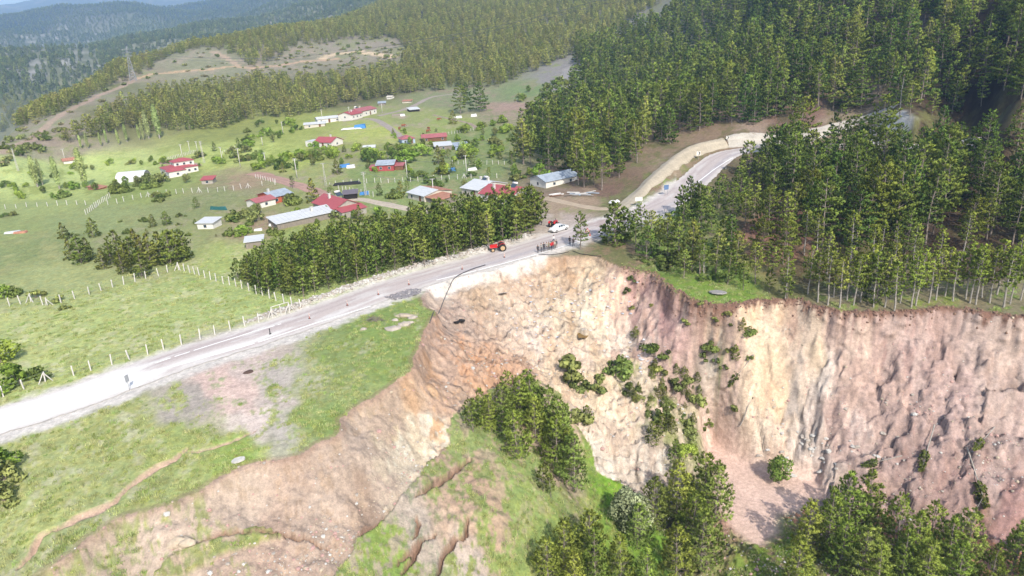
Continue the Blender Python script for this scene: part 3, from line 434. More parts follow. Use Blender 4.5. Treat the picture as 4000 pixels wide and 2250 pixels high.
RF = np.stack([ii[:-1, :-1].ravel(), ii[1:, :-1].ravel(), ii[1:, 1:].ravel(), ii[:-1, 1:].ravel()], 1); RF = RF[keep[RF].all(1)]
road = link('road', mesh_np('road', rp, RF, [vmat('road_asphalt', amt=.12, nscale=2.2)], smooth_=True, col=c*KALB), kind='structure', label='grey cracked asphalt road with pale gravel dust')
M_WHITE = mat_plain('road_paint', (252, 251, 248), .7, var=.06, scale=1.2, k=.8)
def stripe(name, pts, w=.24):
    st = [px_road(u, v) for u, v in pts]; s = np.arange(st[0][0], st[-1][0], .5); t = np.interp(s, [a for a, _ in st], [b for _, b in st])
    a = road_xy(s, t-w/2); b = road_xy(s, t+w/2); V = np.empty((2*len(s), 3)); V[0::2] = a; V[1::2] = b; V[:, 2] += .046-.012*np.repeat(t, 2)**2/4
    i = np.arange(len(s)-1)*2; F = np.stack([i, i+2, i+3, i+1], 1); ok = ~inpoly(V[:, 0], V[:, 1], POLY); wear = fbm(s/1.3, s*0+w*9, 3)[:-1] > -.55
    F = F[ok[F].all(1) & wear]; return link(name, mesh_np(name, V, F, [M_WHITE]), road)
stripe('edge_line', [(375,939),(468,915),(644,864),(804,811),(937,770)]); stripe('edge_line', [(1098,706),(1170,689),(1288,658),(1353,640),(1438,614),(1510,591)]); stripe('edge_line', [(392,915),(468,890),(556,862),(644,834),(709,816)], .18)
stripe('edge_line', [(1740,470),(1790,432),(1815,415),(1845,397)], .22)
# dirt tracks through the village
M_TRACK = vmat('dirt_track', amt=.18, nscale=1.6)
def track(px, w, colr, label, name='dirt_track'):
    P = resample(at([p[0] for p in px], [p[1] for p in px]), 1.0); t = np.gradient(P[:, :2], axis=0); t /= np.linalg.norm(t, axis=1)[:, None]+1e-9; n = np.stack([-t[:, 1], t[:, 0]], 1)
    T = np.linspace(-1, 1, 9); k = np.arange(len(P)); ww = w/2*(1+.25*fbm(k/6.0, k*0+w, 3)); X = P[:, None, 0]+n[:, None, 0]*T*ww[:, None]; Y = P[:, None, 1]+n[:, None, 1]*T*ww[:, None]
    Zt = H(X.ravel(), Y.ravel())+.10-.09*np.tile(np.abs(T)**3, len(P)); V = np.stack([X.ravel(), Y.ravel(), Zt], 1)
    cc = lin(colr)*(1+.16*fbm(V[:, 0]/3, V[:, 1]/3, 3)[:, None]+.08*np.tile(np.cos(T*9), len(P))[:, None])
    i2 = np.arange(len(P)*9).reshape(-1, 9); F = np.stack([i2[:-1, :-1].ravel(), i2[1:, :-1].ravel(), i2[1:, 1:].ravel(), i2[:-1, 1:].ravel()], 1)
    return link(name, mesh_np(name, V, F, [M_TRACK], smooth_=True, col=cc*KALB), kind='structure', label=label)
track([(632,436),(665,440),(700,452),(740,464),(775,474),(800,482),(815,490)], 4.5, (182, 148, 132), 'reddish dirt track running between the village fences')
track([(815,488),(835,498),(870,503),(905,500),(940,508),(1000,520),(1060,530),(1090,540)], 3.2, (198, 184, 164), 'pale dirt lane behind the plantation')
track([(1012,348),(985,325),(960,308),(935,298),(905,300),(860,306)], 3.5, (172, 160, 148), 'grey dirt lane below the twin-roofed white house')
track([(950,292),(985,284),(1015,276),(1050,262),(1075,246),(1110,240),(1150,236)], 3.2, (170, 158, 146), 'grey dirt lane climbing past the open sheds')
track([(1090,289),(1120,296),(1160,305),(1190,313),(1200,325)], 2.0, (168, 150, 134), 'narrow footpath across the cow pasture')
track([(1560,522),(1600,490),(1640,450),(1680,415),(1720,385),(1770,362),(1830,350)], 4.2, (190, 178, 156), 'pale bulldozed earth track above the road')
track([(1830,350),(1900,352),(1960,348),(2040,345),(2100,325),(2150,303),(2200,290),(2250,272)], 5.0, (196, 188, 174), 'pale track climbing into the right-hand forest')
track([(1370,497),(1410,507),(1460,518),(1520,527),(1570,520)], 2.6, (190, 172, 148), 'sandy yard track by the metal-roofed house')
track([(405,408),(430,412),(470,410),(505,418)], 3.0, (190, 160, 145), 'short reddish drive by the two-tier house')
# ------------------------------------------------------------------ plants
def leaf_mat(name, trans=.25, var=.22, hue=.04):
    m = bpy.data.materials.new(name); m.use_nodes = True; nt = m.node_tree; L = nt.links.new; out = nt.nodes['Material Output']; nt.nodes.remove(nt.nodes['Principled BSDF'])
    a = N(nt, 'ShaderNodeAttribute', attribute_name='c'); oi = N(nt, 'ShaderNodeObjectInfo'); hs = N(nt, 'ShaderNodeHueSaturation')
    r = N(nt, 'ShaderNodeMapRange'); r.inputs['To Min'].default_value = 1-var; r.inputs['To Max'].default_value = 1+var; L(oi.outputs['Random'], r.inputs['Value']); L(r.outputs[0], hs.inputs['Value'])
    mu = N(nt, 'ShaderNodeMath', operation='MULTIPLY'); mu.inputs[1].default_value = 7.31; fr = N(nt, 'ShaderNodeMath', operation='FRACT'); L(oi.outputs['Random'], mu.inputs[0]); L(mu.outputs[0], fr.inputs[0])
    r2 = N(nt, 'ShaderNodeMapRange'); r2.inputs['To Min'].default_value = .5-hue; r2.inputs['To Max'].default_value = .5+hue*.7; L(fr.outputs[0], r2.inputs['Value']); L(r2.outputs[0], hs.inputs['Hue']); L(a.outputs['Color'], hs.inputs['Color'])
    d = N(nt, 'ShaderNodeBsdfDiffuse'); t = N(nt, 'ShaderNodeBsdfTranslucent'); mx = N(nt, 'ShaderNodeMixShader'); mx.inputs[0].default_value = trans
    L(hs.outputs[0], d.inputs[0]); L(hs.outputs[0], t.inputs[0]); L(d.outputs[0], mx.inputs[1]); L(t.outputs[0], mx.inputs[2]); L(mx.outputs[0], out.inputs[0]); return m
M_NEEDLE = leaf_mat('pine_needles', .28, .25, .014); M_LEAF = leaf_mat('leaves', .32, .2, .015); M_BARK = mat_plain('pine_bark', (150, 138, 126), .95, var=.35, scale=2.0, bump=.4); M_BARKL = mat_plain('pale_bark', (172, 165, 155), .95, var=.3, scale=2.0); M_TWIG = mat_plain('dead_twigs', (140, 128, 120), .95, var=.3)
M_GRASSY = leaf_mat('shrub_leaves', .3, .22, .03)
def tube_np(P, R, n=5):
    P = np.asarray(P, float); R = np.asarray(R, float); t = np.gradient(P, axis=0); t /= np.linalg.norm(t, axis=1)[:, None]+1e-9
    ref = np.where(np.abs(t[:, 2:3]) > .9, [[1., 0, 0]], [[0, 0, 1.]]); a = np.cross(t, ref); a /= np.linalg.norm(a, axis=1)[:, None]; b = np.cross(t, a)
    th = np.arange(n)*2*np.pi/n; V = (P[:, None]+R[:, None, None]*(np.cos(th)[None, :, None]*a[:, None]+np.sin(th)[None, :, None]*b[:, None])).reshape(-1, 3)
    i = np.arange(len(P)*n).reshape(-1, n); j = np.roll(i, -1, 1); F = np.stack([i[:-1].ravel(), j[:-1].ravel(), j[1:].ravel(), i[1:].ravel()], 1); return V, F
KLEAF = .95
class Acc:
    def __init__(s): s.V = []; s.F = []; s.n = 0
    def add(s, V, F): s.V.append(V); s.F.append(np.asarray(F)+s.n); s.n += len(V)
    def get(s): return np.vstack(s.V), np.vstack(s.F)
def pine_proto(seed, H, cb, R, whorl=.62, per=5.5, size=.55, pw=.75, nbl=8, tone=(96, 112, 52), droop=0., dens_=1.0, lod=0, lean=.02, deadlow=True, up=1.0, trunk_r=None, bw=.19, fan=1.0):
    """trunk+limbs and needle crown of one pine, base at the origin"""
    g = np.random.default_rng(seed); W = Acc(); tr = trunk_r or .012*H+.03
    k = np.linspace(0, 1, 7); bend = np.cumsum(g.normal(0, lean, (7, 2)), 0)*H*.35; bend -= bend[0]; P = np.stack([bend[:, 0], bend[:, 1], k*H*.985], 1); W.add(*tube_np(P, tr*(1-.88*k)+.015, 6 if not lod else 4))
    pos = lambda z: np.array([np.interp(z, P[:, 2], P[:, 0]), np.interp(z, P[:, 2], P[:, 1]), z])
    C, D, S, Tn = [], [], [], []
    z = cb*H; az = g.uniform(0, 6.3)
    if deadlow and not lod:
        for zz in np.arange(max(.12*H, cb*H*.35), cb*H, .55):
            for q in range(2):
                a = g.uniform(0, 6.3); l = R*g.uniform(.3, .75); p0 = pos(zz); W.add(*tube_np([p0, p0+[math.cos(a)*l*.6, math.sin(a)*l*.6, l*.05], p0+[math.cos(a)*l, math.sin(a)*l, -l*.02]], [.03, .02, .006], 3))
    asym = g.uniform(0, 6.3); asy = g.uniform(.05, .25)
    while z < H*.97:
        f = (z-cb*H)/(H*(1-cb)); prof = ((1-f)**pw)*(1-.45*math.exp(-f*7)*(1 if cb > .2 else .3)); nb = max(3, int(per*(1-.35*f)+g.uniform(-.5, 1)))
        for b in range(nb):
            az += 2*np.pi/nb+g.normal(0, .3); L = R*prof*g.uniform(.62, 1.12)*(1+asy*math.cos(az-asym))
            if L < .12: continue
            if g.random() < .07*(1-f): continue
            el = math.radians(-4+52*f*up+g.normal(0, 6)-droop*(1-f)*18); p0 = pos(z+g.uniform(-.12, .12)); h = np.array([math.cos(az), math.sin(az), 0]); sd_ = np.array([-h[1], h[0], 0])
            e = lambda s: p0+h*(L*s*math.cos(el))+np.array([0, 0, L*s*math.sin(el)+.16*L*s*s*up-droop*.12*L*s])
            if not lod: W.add(*tube_np([e(0), e(.5), e(1)], [.018+.010*L, .012+.005*L, .006], 3))
            n = int(fan*.62*L*L/(size*size)*dens_+2.5)
            for q in range(n):
                s = (.28+.74*math.sqrt(g.random())) if q else 1.0; w = g.uniform(-1, 1); off = w*L*.46*math.sin(min(1, s)*2.5)*1.05
                c_ = e(min(s, 1.02))+sd_*off+np.array([0, 0, g.normal(.05, .09)-.05*L*w*w]); d_ = h*.5+sd_*w*.4+np.array([0, 0, .85+.4*f]); C.append(c_); D.append(d_); S.append(size*g.uniform(.75, 1.25)); Tn.append(f)
        z += whorl*g.uniform(.8, 1.15)*(1-.35*f)
    for q in range(4): C.append(pos(H*.97)+g.normal(0, .06, 3)); D.append(np.array([0, 0, 1.])); S.append(size*.9); Tn.append(1)
    C = np.array(C); D = np.array(D); S = np.array(S); Tn = np.array(Tn); D /= np.linalg.norm(D, axis=1)[:, None]
    m = len(C); nb = nbl; dd = D[:, None]+.95*g.normal(0, .42, (m, nb, 3)); dd /= np.linalg.norm(dd, axis=2)[..., None]
    pr = np.cross(dd, g.normal(0, 1, (m, nb, 3))); pr /= np.linalg.norm(pr, axis=2)[..., None]
    ln = S[:, None]*g.uniform(.7, 1.2, (m, nb)); wd_ = ln*bw; o = C[:, None]-dd*ln[..., None]*.25
    v0 = o; v1 = o+dd*ln[..., None]*.55-pr*wd_[..., None]; v2 = o+dd*ln[..., None]*1.08; v3 = o+dd*ln[..., None]*.55+pr*wd_[..., None]
    V = np.stack([v0, v1, v2, v3], 2).reshape(-1, 3); i = np.arange(m*nb)*4; F3 = np.concatenate([np.stack([i, i+1, i+2], 1), np.stack([i, i+2, i+3], 1)])
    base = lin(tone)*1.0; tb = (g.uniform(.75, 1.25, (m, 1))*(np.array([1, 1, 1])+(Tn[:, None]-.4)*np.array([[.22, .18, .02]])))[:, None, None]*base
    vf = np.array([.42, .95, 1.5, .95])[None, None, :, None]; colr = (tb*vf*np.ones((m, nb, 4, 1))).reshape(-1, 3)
    ax = np.stack([np.interp(C[:, 2], P[:, 2], P[:, 0]), np.interp(C[:, 2], P[:, 2], P[:, 1]), C[:, 2]], 1); ow = C-ax; ow /= np.linalg.norm(ow, axis=1)[:, None]+1e-6; ow[:, 2] += .25+.5*Tn; nn = ow[:, None]*.9+D[:, None]*.35+.42*g.normal(0, 1, (m, 1, 3))+.22*g.normal(0, 1, (m, nb, 3)); nn /= np.linalg.norm(nn, axis=2)[..., None]; nrm = np.repeat(nn.reshape(-1, 3), 4, 0)
    wV, wF = W.get(); return wV, wF, V, F3, colr, nrm
class Proto: pass
def make_pine(name, bark=None, **kw):
    wV, wF, V, F, c, nr_ = pine_proto(**kw); p = Proto(); p.H = kw['H']; bk = bark or M_BARK
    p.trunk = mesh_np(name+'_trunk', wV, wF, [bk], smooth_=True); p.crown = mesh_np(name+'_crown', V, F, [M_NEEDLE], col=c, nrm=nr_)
    return p
def make_joined(name, bark=None, wood=True, **kw):
    wV, wF, V, F, c, nr_ = pine_proto(**kw)
    tri = np.concatenate([wF[:, [0, 1, 2]], wF[:, [0, 2, 3]]]); VV = np.vstack([wV, V]); FF = np.vstack([tri, F+len(wV)]); cc = np.vstack([np.tile(lin((150, 138, 126))*KALB, (len(wV), 1)), c]); fm = np.concatenate([np.zeros(len(tri)), np.ones(len(F))])
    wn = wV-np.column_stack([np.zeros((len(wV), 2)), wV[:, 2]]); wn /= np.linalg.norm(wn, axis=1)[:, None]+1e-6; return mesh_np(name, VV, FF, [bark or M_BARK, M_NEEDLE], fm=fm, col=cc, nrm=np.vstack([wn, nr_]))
def leaf_cloud(g, centers, radii, n, size, tone, flat=.85, tipmul=1.25, aspect=.75):
    """leaves spread through clumps: positions, quads, colours"""
    centers = np.array(centers); radii = np.array(radii); k = g.choice(len(centers), n, p=radii**2/np.sum(radii**2)); d = g.normal(0, 1, (n, 3)); d /= np.linalg.norm(d, axis=1)[:, None]; rr = radii[k]*g.uniform(.35, 1.05, n)**.5
    p = centers[k]+d*rr[:, None]*np.array([1, 1, flat]); nn = d+.7*g.normal(0, 1, (n, 3)); nn /= np.linalg.norm(nn, axis=1)[:, None]; a = np.cross(nn, g.normal(0, 1, (n, 3))); a /= np.linalg.norm(a, axis=1)[:, None]; b = np.cross(nn, a)
    s = size*g.uniform(.6, 1.3, n)[:, None]; V = np.stack([p-a*s*.5, p+b*s*aspect*.5, p+a*s*.6, p-b*s*aspect*.5], 1).reshape(-1, 3); i = np.arange(n)*4; F = np.concatenate([np.stack([i, i+1, i+2], 1), np.stack([i, i+2, i+3], 1)])
    cm = g.uniform(.7, 1.3, (len(centers), 1))[k]*g.uniform(.75, 1.25, (n, 1)); c = np.repeat(lin(tone)*KLEAF*cm, 4, 0); nq = d*.9+np.array([0, 0, .3])+.35*g.normal(0, 1, (n, 3)); nq /= np.linalg.norm(nq, axis=1)[:, None]; return V, F, c, np.repeat(nq, 4, 0)
def make_bush(name, seed, R, Hh, tone, n=900, size=.26, stems=5, nc=13, mat=None):
    g = np.random.default_rng(seed); W = Acc(); cs, rs_ = [], []
    for q in range(nc):
        a = g.uniform(0, 6.3); rr = R*g.uniform(0, .98)**.8; zz = Hh*g.uniform(.2, .85)*(1-.45*(rr/R)**2); cs.append((rr*math.cos(a)*1.15, rr*math.sin(a)*.85, zz)); rs_.append(min(R, Hh)*g.uniform(.16, .44))
    for q in range(stems): c0 = cs[q % nc]; W.add(*tube_np([(c0[0]*.1, c0[1]*.1, -.1), (c0[0]*.6, c0[1]*.6, c0[2]*.5), c0], [.05, .035, .012], 4))
    V, F, c, nq = leaf_cloud(g, cs, rs_, n, size, tone); V[:, 2] = np.maximum(V[:, 2], .02); p = Proto(); p.H = Hh; wV, wF = W.get(); p.trunk = mesh_np(name+'_stem', wV, wF, [M_BARK]); p.crown = mesh_np(name+'_foliage', V, F, [mat or M_LEAF], col=c, nrm=nq); return p
def make_broad(name, seed, Hh, R, tone, n=1600, size=.32, cb=.25, nc=16, columnar=False, mat=None, bark=None):
    g = np.random.default_rng(seed); W = Acc(); cs, rs_ = [], []; W.add(*tube_np([(0, 0, -.1), (g.normal(0, .1), g.normal(0, .1), Hh*.5), (0, 0, Hh*.9)], [.02*Hh+.03, .012*Hh+.02, .02], 6))
    for q in range(nc):
        f = (q+.5)/nc; a = q*2.4+g.normal(0, .4)
        if columnar: zz = Hh*(cb+(1-cb)*f); rr = R*.45*math.sin(math.pi*min(.97, .15+.8*f))*g.uniform(.5, 1); ra = R*(.5+.35*math.sin(math.pi*f))
        else: zz = Hh*(cb+(.92-cb)*f); rr = R*math.sqrt(max(0, 1-(2*f-.85)**2))*g.uniform(.35, .8); ra = R*g.uniform(.3, .48)
        c0 = (rr*math.cos(a), rr*math.sin(a), zz); cs.append(c0); rs_.append(ra); W.add(*tube_np([(0, 0, max(.1, zz-rr*.9-.2)), (c0[0]*.6, c0[1]*.6, zz-.2*rr), c0], [.012*Hh*.5, .02, .008], 3))
    V, F, c, nq = leaf_cloud(g, cs, rs_, n, size, tone, flat=1.3 if columnar else .85); p = Proto(); p.H = Hh; wV, wF = W.get(); p.trunk = mesh_np(name+'_trunk', wV, wF, [bark or M_BARK]); p.crown = mesh_np(name+'_crown', V, F, [mat or M_LEAF], col=c, nrm=nq); return p
def place(p, name, loc, h=None, rz=None, label=None, cat='tree', group=None, parts=('trunk', 'crown'), tilt=(0, 0), sx=1.0):
    o = bpy.data.objects.new(name, None); COL.objects.link(o); s = (h or p.H)/p.H; o.empty_display_size = .5
    o.location = (float(loc[0]), float(loc[1]), float(loc[2])-.08); o.scale = (s*sx, s*sx, s); o.rotation_euler = (tilt[0], tilt[1], rz if rz is not None else random.uniform(0, 6.28))
    if label: o['label'] = label
    o['category'] = cat
    if group: o['group'] = group
    for nm, me in zip(parts, (p.trunk, p.crown)):
        c = bpy.data.objects.new(nm, me); COL.objects.link(c); c.parent = o
    return o
PR = {}
PR['young'] = [make_pine('young%d' % i, seed=20+i, H=6, cb=.05, R=2.3, whorl=.62, per=5.5, size=.40, pw=pw, nbl=7, bw=.17, tone=t) for i, (t, pw) in enumerate([((116, 126, 60), .7), ((108, 122, 56), .6), ((122, 126, 62), .8)])]
PR['plant'] = [make_pine('plant%d' % i, seed=30+i, H=9, cb=cb, R=R, whorl=.75, per=5.2, size=.46, bw=.12, pw=pw, nbl=9, tone=t) for i, (t, cb, R, pw) in enumerate([((130, 140, 68), .25, 2.5, .55), ((122, 134, 64), .32, 2.3, .5), ((134, 140, 72), .22, 2.6, .65), ((116, 130, 64), .28, 2.4, .6), ((126, 136, 66), .36, 2.2, .45)])]
PR['edge'] = [make_pine('edge%d' % i, bark=M_BARKL, seed=40+i, H=10.5, cb=cb, R=2.2, whorl=.75, per=4.8, size=.44, bw=.17, pw=.55, nbl=7, tone=t) for i, (t, cb) in enumerate([((126, 138, 60), .4), ((118, 134, 58), .48), ((130, 138, 66), .44), ((122, 136, 60), .36)])]
PR['mature'] = [make_pine('mature%d' % i, seed=50+i, H=14, cb=cb, R=R, whorl=wh, per=5, size=.6, pw=pw, nbl=7, bw=.17, droop=.3, tone=t) for i, (t, cb, R, pw, wh) in enumerate([((92, 112, 52), .14, 4.9, .62, 1.2), ((104, 118, 54), .22, 5.2, .45, 1.3), ((82, 104, 50), .1, 4.6, .75, 1.2), ((110, 120, 54), .26, 5.0, .42, 1.35), ((96, 114, 54), .3, 4.2, .55, 1.15), ((88, 108, 52), .18, 5.4, .5, 1.4)])]
PR['near'] = [make_pine('near%d' % i, seed=60+i, H=9.5, cb=cb, R=R, whorl=.68, per=5.8, size=.5, nbl=12, bw=.085, pw=pw, tone=t) for i, (t, cb, R, pw) in enumerate([((128, 144, 66), .08, 3.1, .6), ((138, 148, 70), .12, 2.9, .5), ((120, 138, 64), .05, 3.3, .7), ((132, 148, 76), .16, 3.0, .55), ((126, 142, 66), .1, 2.7, .8)])]
PR['bush'] = [make_bush('bush%d' % i, 70+i, 1.5, 1.8, t, n=900) for i, t in enumerate([(118, 132, 70), (104, 122, 62), (130, 138, 82)])]
PR['lime'] = [make_bush('lime%d' % i, 80+i, 1.7, 2.2, t, n=1000) for i, t in enumerate([(150, 172, 78), (138, 164, 72)])]
PR['broad'] = [make_broad('broad%d' % i, 90+i, 5, 2.0, t) for i, t in enumerate([(112, 132, 66), (128, 148, 72), (140, 146, 92)])]
PR['poplar'] = [make_broad('poplar%d' % i, 100+i, 14, 1.25, t, n=2200, size=.42, cb=.12, nc=22, columnar=True, bark=M_BARKL) for i, t in enumerate([(172, 188, 122), (180, 190, 132)])]
PR['silver'] = [make_broad('silver%d' % i, 110+i, 7, 2.3, (158, 166, 126), n=3200, size=.3, cb=.12, nc=22) for i in range(1)]
PR['scrub'] = [make_bush('scrub%d' % i, 120+i, .9, .8, t, n=420, size=.2, nc=7, stems=3) for i, t in enumerate([(122, 132, 76), (140, 146, 84), (104, 116, 66)])]
# ------------------------------------------------------------------ pines: where each one stands
PINES = []           # (kind, x, y, z, h, cluster)
def addp(kind, u, v, h, cl):
    if v <= 1449 and 0 <= u <= 2576: p = at(u, v)
    else:
        p = bowl_px([(u, v)])[0]; p[2] = H(p[0:1], p[1:2])[0]
    PINES.append((kind, p[0], p[1], p[2], h, cl))
def scatter_xy(poly, sp, seed, jit=.38):
    g = np.random.default_rng(seed); lo = poly.min(0); hi = poly.max(0); xs = np.arange(lo[0], hi[0], sp); ys = np.arange(lo[1], hi[1], sp*.88)
    X, Y = np.meshgrid(xs, ys); X = X+((np.arange(len(ys)) % 2)*sp*.5)[:, None]; X = X.ravel()+g.normal(0, sp*jit, X.size); Y = Y.ravel()+g.normal(0, sp*jit, Y.size); m = inpoly(X, Y, poly); return X[m], Y[m], g
# plantation between road and houses
pl = at(*np.array([(598,702),(640,722),(700,742),(800,740),(880,716),(940,699),(1020,680),(1100,664),(1170,648),(1230,631),(1300,606),(1340,588),(1372,560),(1318,546),(1240,552),(1150,562),(1060,572),(1000,582),(900,606),(830,612),(740,628),(650,662)], float).T)[:, :2]
X, Y, g = scatter_xy(pl, 2.5, 5)
for x, y in zip(X, Y): PINES.append(('plant' if g.random() < .86 else 'young', x, y, H([x], [y])[0], float(np.interp(x, [-48, -30, 0, 10], [4.6, 5.4, 7.0, 7.6]))*g.uniform(.85, 1.12), 'plantation'))
for u, v, h in [(600,706,4.4),(622,722,4.2),(655,735,4.6),(680,745,4.4),(730,745,5),(765,748,5.4)]: addp('young', u, v, h, 'plantation')
# small wood in the meadow
for u, v, h in [(205,662,5.6),(262,676,4.4),(310,688,4.6),(357,695,4.8),(410,662,6.6),(450,657,6.3),(360,652,5.2),(300,652,6.2),(380,668,6.6),(430,664,6.8),(330,664,5.6),(225,655,5),(180,650,4.4),(282,665,4.6),(468,652,5.8),(345,640,5.5),(320,672,5)]: addp('young' if h < 7 else 'plant', u, v, h, 'meadow wood')
for u, v, h, k in [(235,597,4.6,'young'),(160,598,3.8,'young'),(387,570,3.2,'young'),(420,566,3.4,'young'),(495,524,3.2,'young'),(787,508,6.4,'young'),(736,473,3.6,'young'),(834,495,3.4,'young'),(849,437,4.6,'young'),(1010,489,3.8,'young'),(1026,482,3.2,'young'),(956,492,3.4,'young'),(1118,440,5.2,'young'),(1103,412,6,'young'),(1141,435,3.4,'young'),(1186,420,4,'young'),(1031,455,3,'young'),(905,557,4,'young'),(1139,312,6,'young'),(1230,450,3.4,'young'),(1290,430,6,'plant'),(1159,287,13,'mature'),(1209,280,14,'mature'),(1175,262,11,'mature'),(1128,400,3.5,'young'),(600,372,4,'young'),(540,380,3.6,'young')]: addp(k, u, v, h, 'village')
# slump block inside the scar
for u, v, h in [(1190,1086,5.2),(1232,1080,5.8),(1262,1062,6.4),(1310,1056,7.6),(1342,1062,8),(1382,1094,8),(1300,1146,7.4),(1402,1128,8.4),(1445,1238,9.4),(1400,1178,8.6),(1432,1196,8),(1386,1252,3.8),(1366,1236,4.2),(1285,1030,6.4),(1330,1030,7),(1270,1098,5),(1350,1110,7.5),(1212,1062,5.4),(1420,1150,8.2)]: addp('near', u, v, h*.9, 'slump')
# foot of the slide, bottom of the picture
for u, v, h in [(1640,1330,9),(1702,1300,10),(1772,1288,11),(1800,1312,10),(1740,1370,9.5),(1602,1372,7.5),(1480,1424,9),(1420,1449,9),(1500,1482,9.5),(1380,1492,8),(1450,1540,9),(1562,1482,9),(1622,1512,9),(1700,1472,9),(1762,1432,9.5),
 (2030,1392,9),(2080,1372,9.5),(2132,1352,11),(2182,1332,10.5),(2252,1392,10),(2110,1442,9),(2162,1462,9.5),(2292,1432,10),(2332,1402,9.5),(2382,1442,9),(2424,1432,9.5),(2262,1482,9),(2322,1502,9),(2402,1502,9),(2542,1449,9),(2564,1424,8.5),(2202,1502,9),(2482,1492,8),(2000,1500,9),(2600,1480,9)]: addp('near', u, v, h*.86, 'foot')
# beside the road, right of the people
for u, v, h, k in [(1461,628,7.4,'plant'),(1548,612,8.2,'young'),(1572,606,7,'young'),(1613,577,5.4,'young'),(1600,625,7,'young'),(1640,640,8,'plant'),(1680,655,8.5,'plant'),(1710,672,9,'plant'),(1625,655,6.5,'plant'),(1740,680,9,'plant'),(1660,620,6,'young'),(1720,560,7.5,'mature'),(1745,552,7.5,'mature'),(1775,560,7.5,'mature'),(1800,690,8,'plant'),(1760,545,6.5,'mature'),(1580,600,5.5,'young'),(1690,610,6,'young'),(1770,708,7,'edge'),(1980,752,4.5,'young'),(1830,715,6,'plant'),(1870,730,4.6,'young'),(1900,715,7,'plant'),(1850,690,7.5,'plant'),(1760,690,7.5,'plant'),(1935,738,4.2,'young'),(1720,700,5,'young')]: addp(k, u, v, h, 'roadside')
# thin pines lining the cliff
for tx, ty in [(175,110),(500,140),(600,170),(720,195),(795,120),(860,170),(930,140),(1060,190),(1080,150),(1175,190),(1270,230),(1330,150),(1440,190),(1485,175),(1615,150),(1690,120),(1990,110),(2030,150),(2090,165),(2230,150),(2370,190),(2435,160),(2540,120),(400,60),(1780,80),(1860,130),(2150,90),(2300,70),(660,90),(1000,90),(1230,90)]: addp('edge', 1932+.25*tx, 725+.25*ty, random.uniform(7.8, 9.4), 'cliff edge')
# forests on the slopes
def hill_scatter(rmin, rmax, sp, seed, polys, holes=(), fade=None):
    g = np.random.default_rng(seed); L = []
    r = rmin
    while r < rmax:
        n = int(1.62*r/sp(r)); a = -.81+1.62*(np.arange(n)+g.uniform(0, 1, n))/n; rr = r+g.uniform(-.5, .5, n)*sp(r); L.append(np.stack([rr*np.sin(a), rr*np.cos(a)], 1)); r += sp(r)*.9
    P = np.vstack(L); z = H(P[:, 0], P[:, 1]); u, v, w = project(np.column_stack([P, z])); m = np.zeros(len(P), bool)
    for q in polys: m |= inpoly(u, v, np.array(q, float))
    for q in holes: m &= ~inpoly(u, v, np.array(q, float))
    return P[m, 0], P[m, 1], z[m], u[m], v[m], g
RFP = [(1690,600),(1725,560),(1760,520),(1830,470),(1880,420),(1940,392),(2030,385),(2250,380),(2420,383),(2700,380),(2760,600),(2760,745),(2576,732),(2400,725),(2200,720),(2060,720),(1990,712),(1900,695),(1800,668),(1720,640)]
X, Y, ZZ, UU, VV, g = hill_scatter(88, 215, lambda r: 5.4, 9, [RFP])
for x, y, z, u, v in zip(X, Y, ZZ, UU, VV):
    if 2385 < u < 2500 and 640 < v < 705 and g.random() < .6: continue
    if np.min(np.hypot(ROADC[:, 0]-x, ROADC[:, 1]-y)) < 6.2: continue
    if v > 695 and g.random() < .7: continue
    low = v > 640; kd = 'edge' if (low and u > 2000) else ('mature' if g.random() < .75 else 'plant'); h = g.uniform(7, 9) if kd == 'edge' else g.choice([g.uniform(7, 10), g.uniform(10, 14), g.uniform(11, 15)]) if kd == 'mature' else g.uniform(6, 9)
    if u < 1960: h *= .62
    PINES.append((kd, x, y, z, h, 'right forest'))
UPR = [(1275,412),(1330,425),(1400,432),(1440,462),(1500,488),(1545,470),(1590,425),(1640,382),(1740,340),(1830,322),(1900,312),(2050,300),(2120,292),(2200,268),(2300,300),(2420,330),(2700,360),(3400,300),(3400,-900),(1480,-900),(1540,20),(1500,90),(1440,140),(1470,200),(1430,240),(1350,300),(1320,350)]
HOLES_R = [[(1400,235),(1440,165),(1462,165),(1445,215),(1425,240)],[(2060,320),(2140,285),(2230,262),(2280,280),(2250,345),(2120,330)],[(1590,60),(1625,5),(1650,5),(1620,60)]]
X, Y, ZZ, UU, VV, g = hill_scatter(180, 520, lambda r: 5.4+r*.002, 21, [UPR], HOLES_R)
for x, y, z, u in zip(X, Y, ZZ, UU):
    if np.min(np.hypot(ROADC[:, 0]-x, ROADC[:, 1]-y)) < 6.5: continue
    PINES.append(('mature' if g.random() < .7 else 'plant', x, y, z, g.choice([g.uniform(6, 9), g.uniform(8.5, 12.5), g.uniform(10, 14)]), 'right slope'))
MID = [(-300,480),(0,392),(130,372),(300,332),(480,332),(560,322),(640,300),(700,300),(760,292),(850,268),(930,250),(1000,240),(1100,230),(1150,222),(1250,222),(1300,200),(1420,150),(1480,120),(1560,70),(1660,10),(1780,-300),(-300,-300)]
HM = [[(-20,440),(-20,345),(130,295),(262,226),(380,178),(420,145),(520,118),(585,138),(645,178),(640,205),(560,222),(400,236),(300,275),(190,340),(80,400)],[(640,176),(745,118),(900,100),(1000,98),(1025,130),(1000,178),(880,198),(760,205),(660,208)]]
X, Y, ZZ, UU, VV, g = hill_scatter(330, 1150, lambda r: 4.1+r*.0032, 22, [MID], HM)
MIDP = [(('plant' if g.random() < .55 else 'mature'), x, y, z, g.uniform(5.5, 8.8), 'mid hill') for x, y, z, u, v in zip(X, Y, ZZ, UU, VV)]
PINES += MIDP
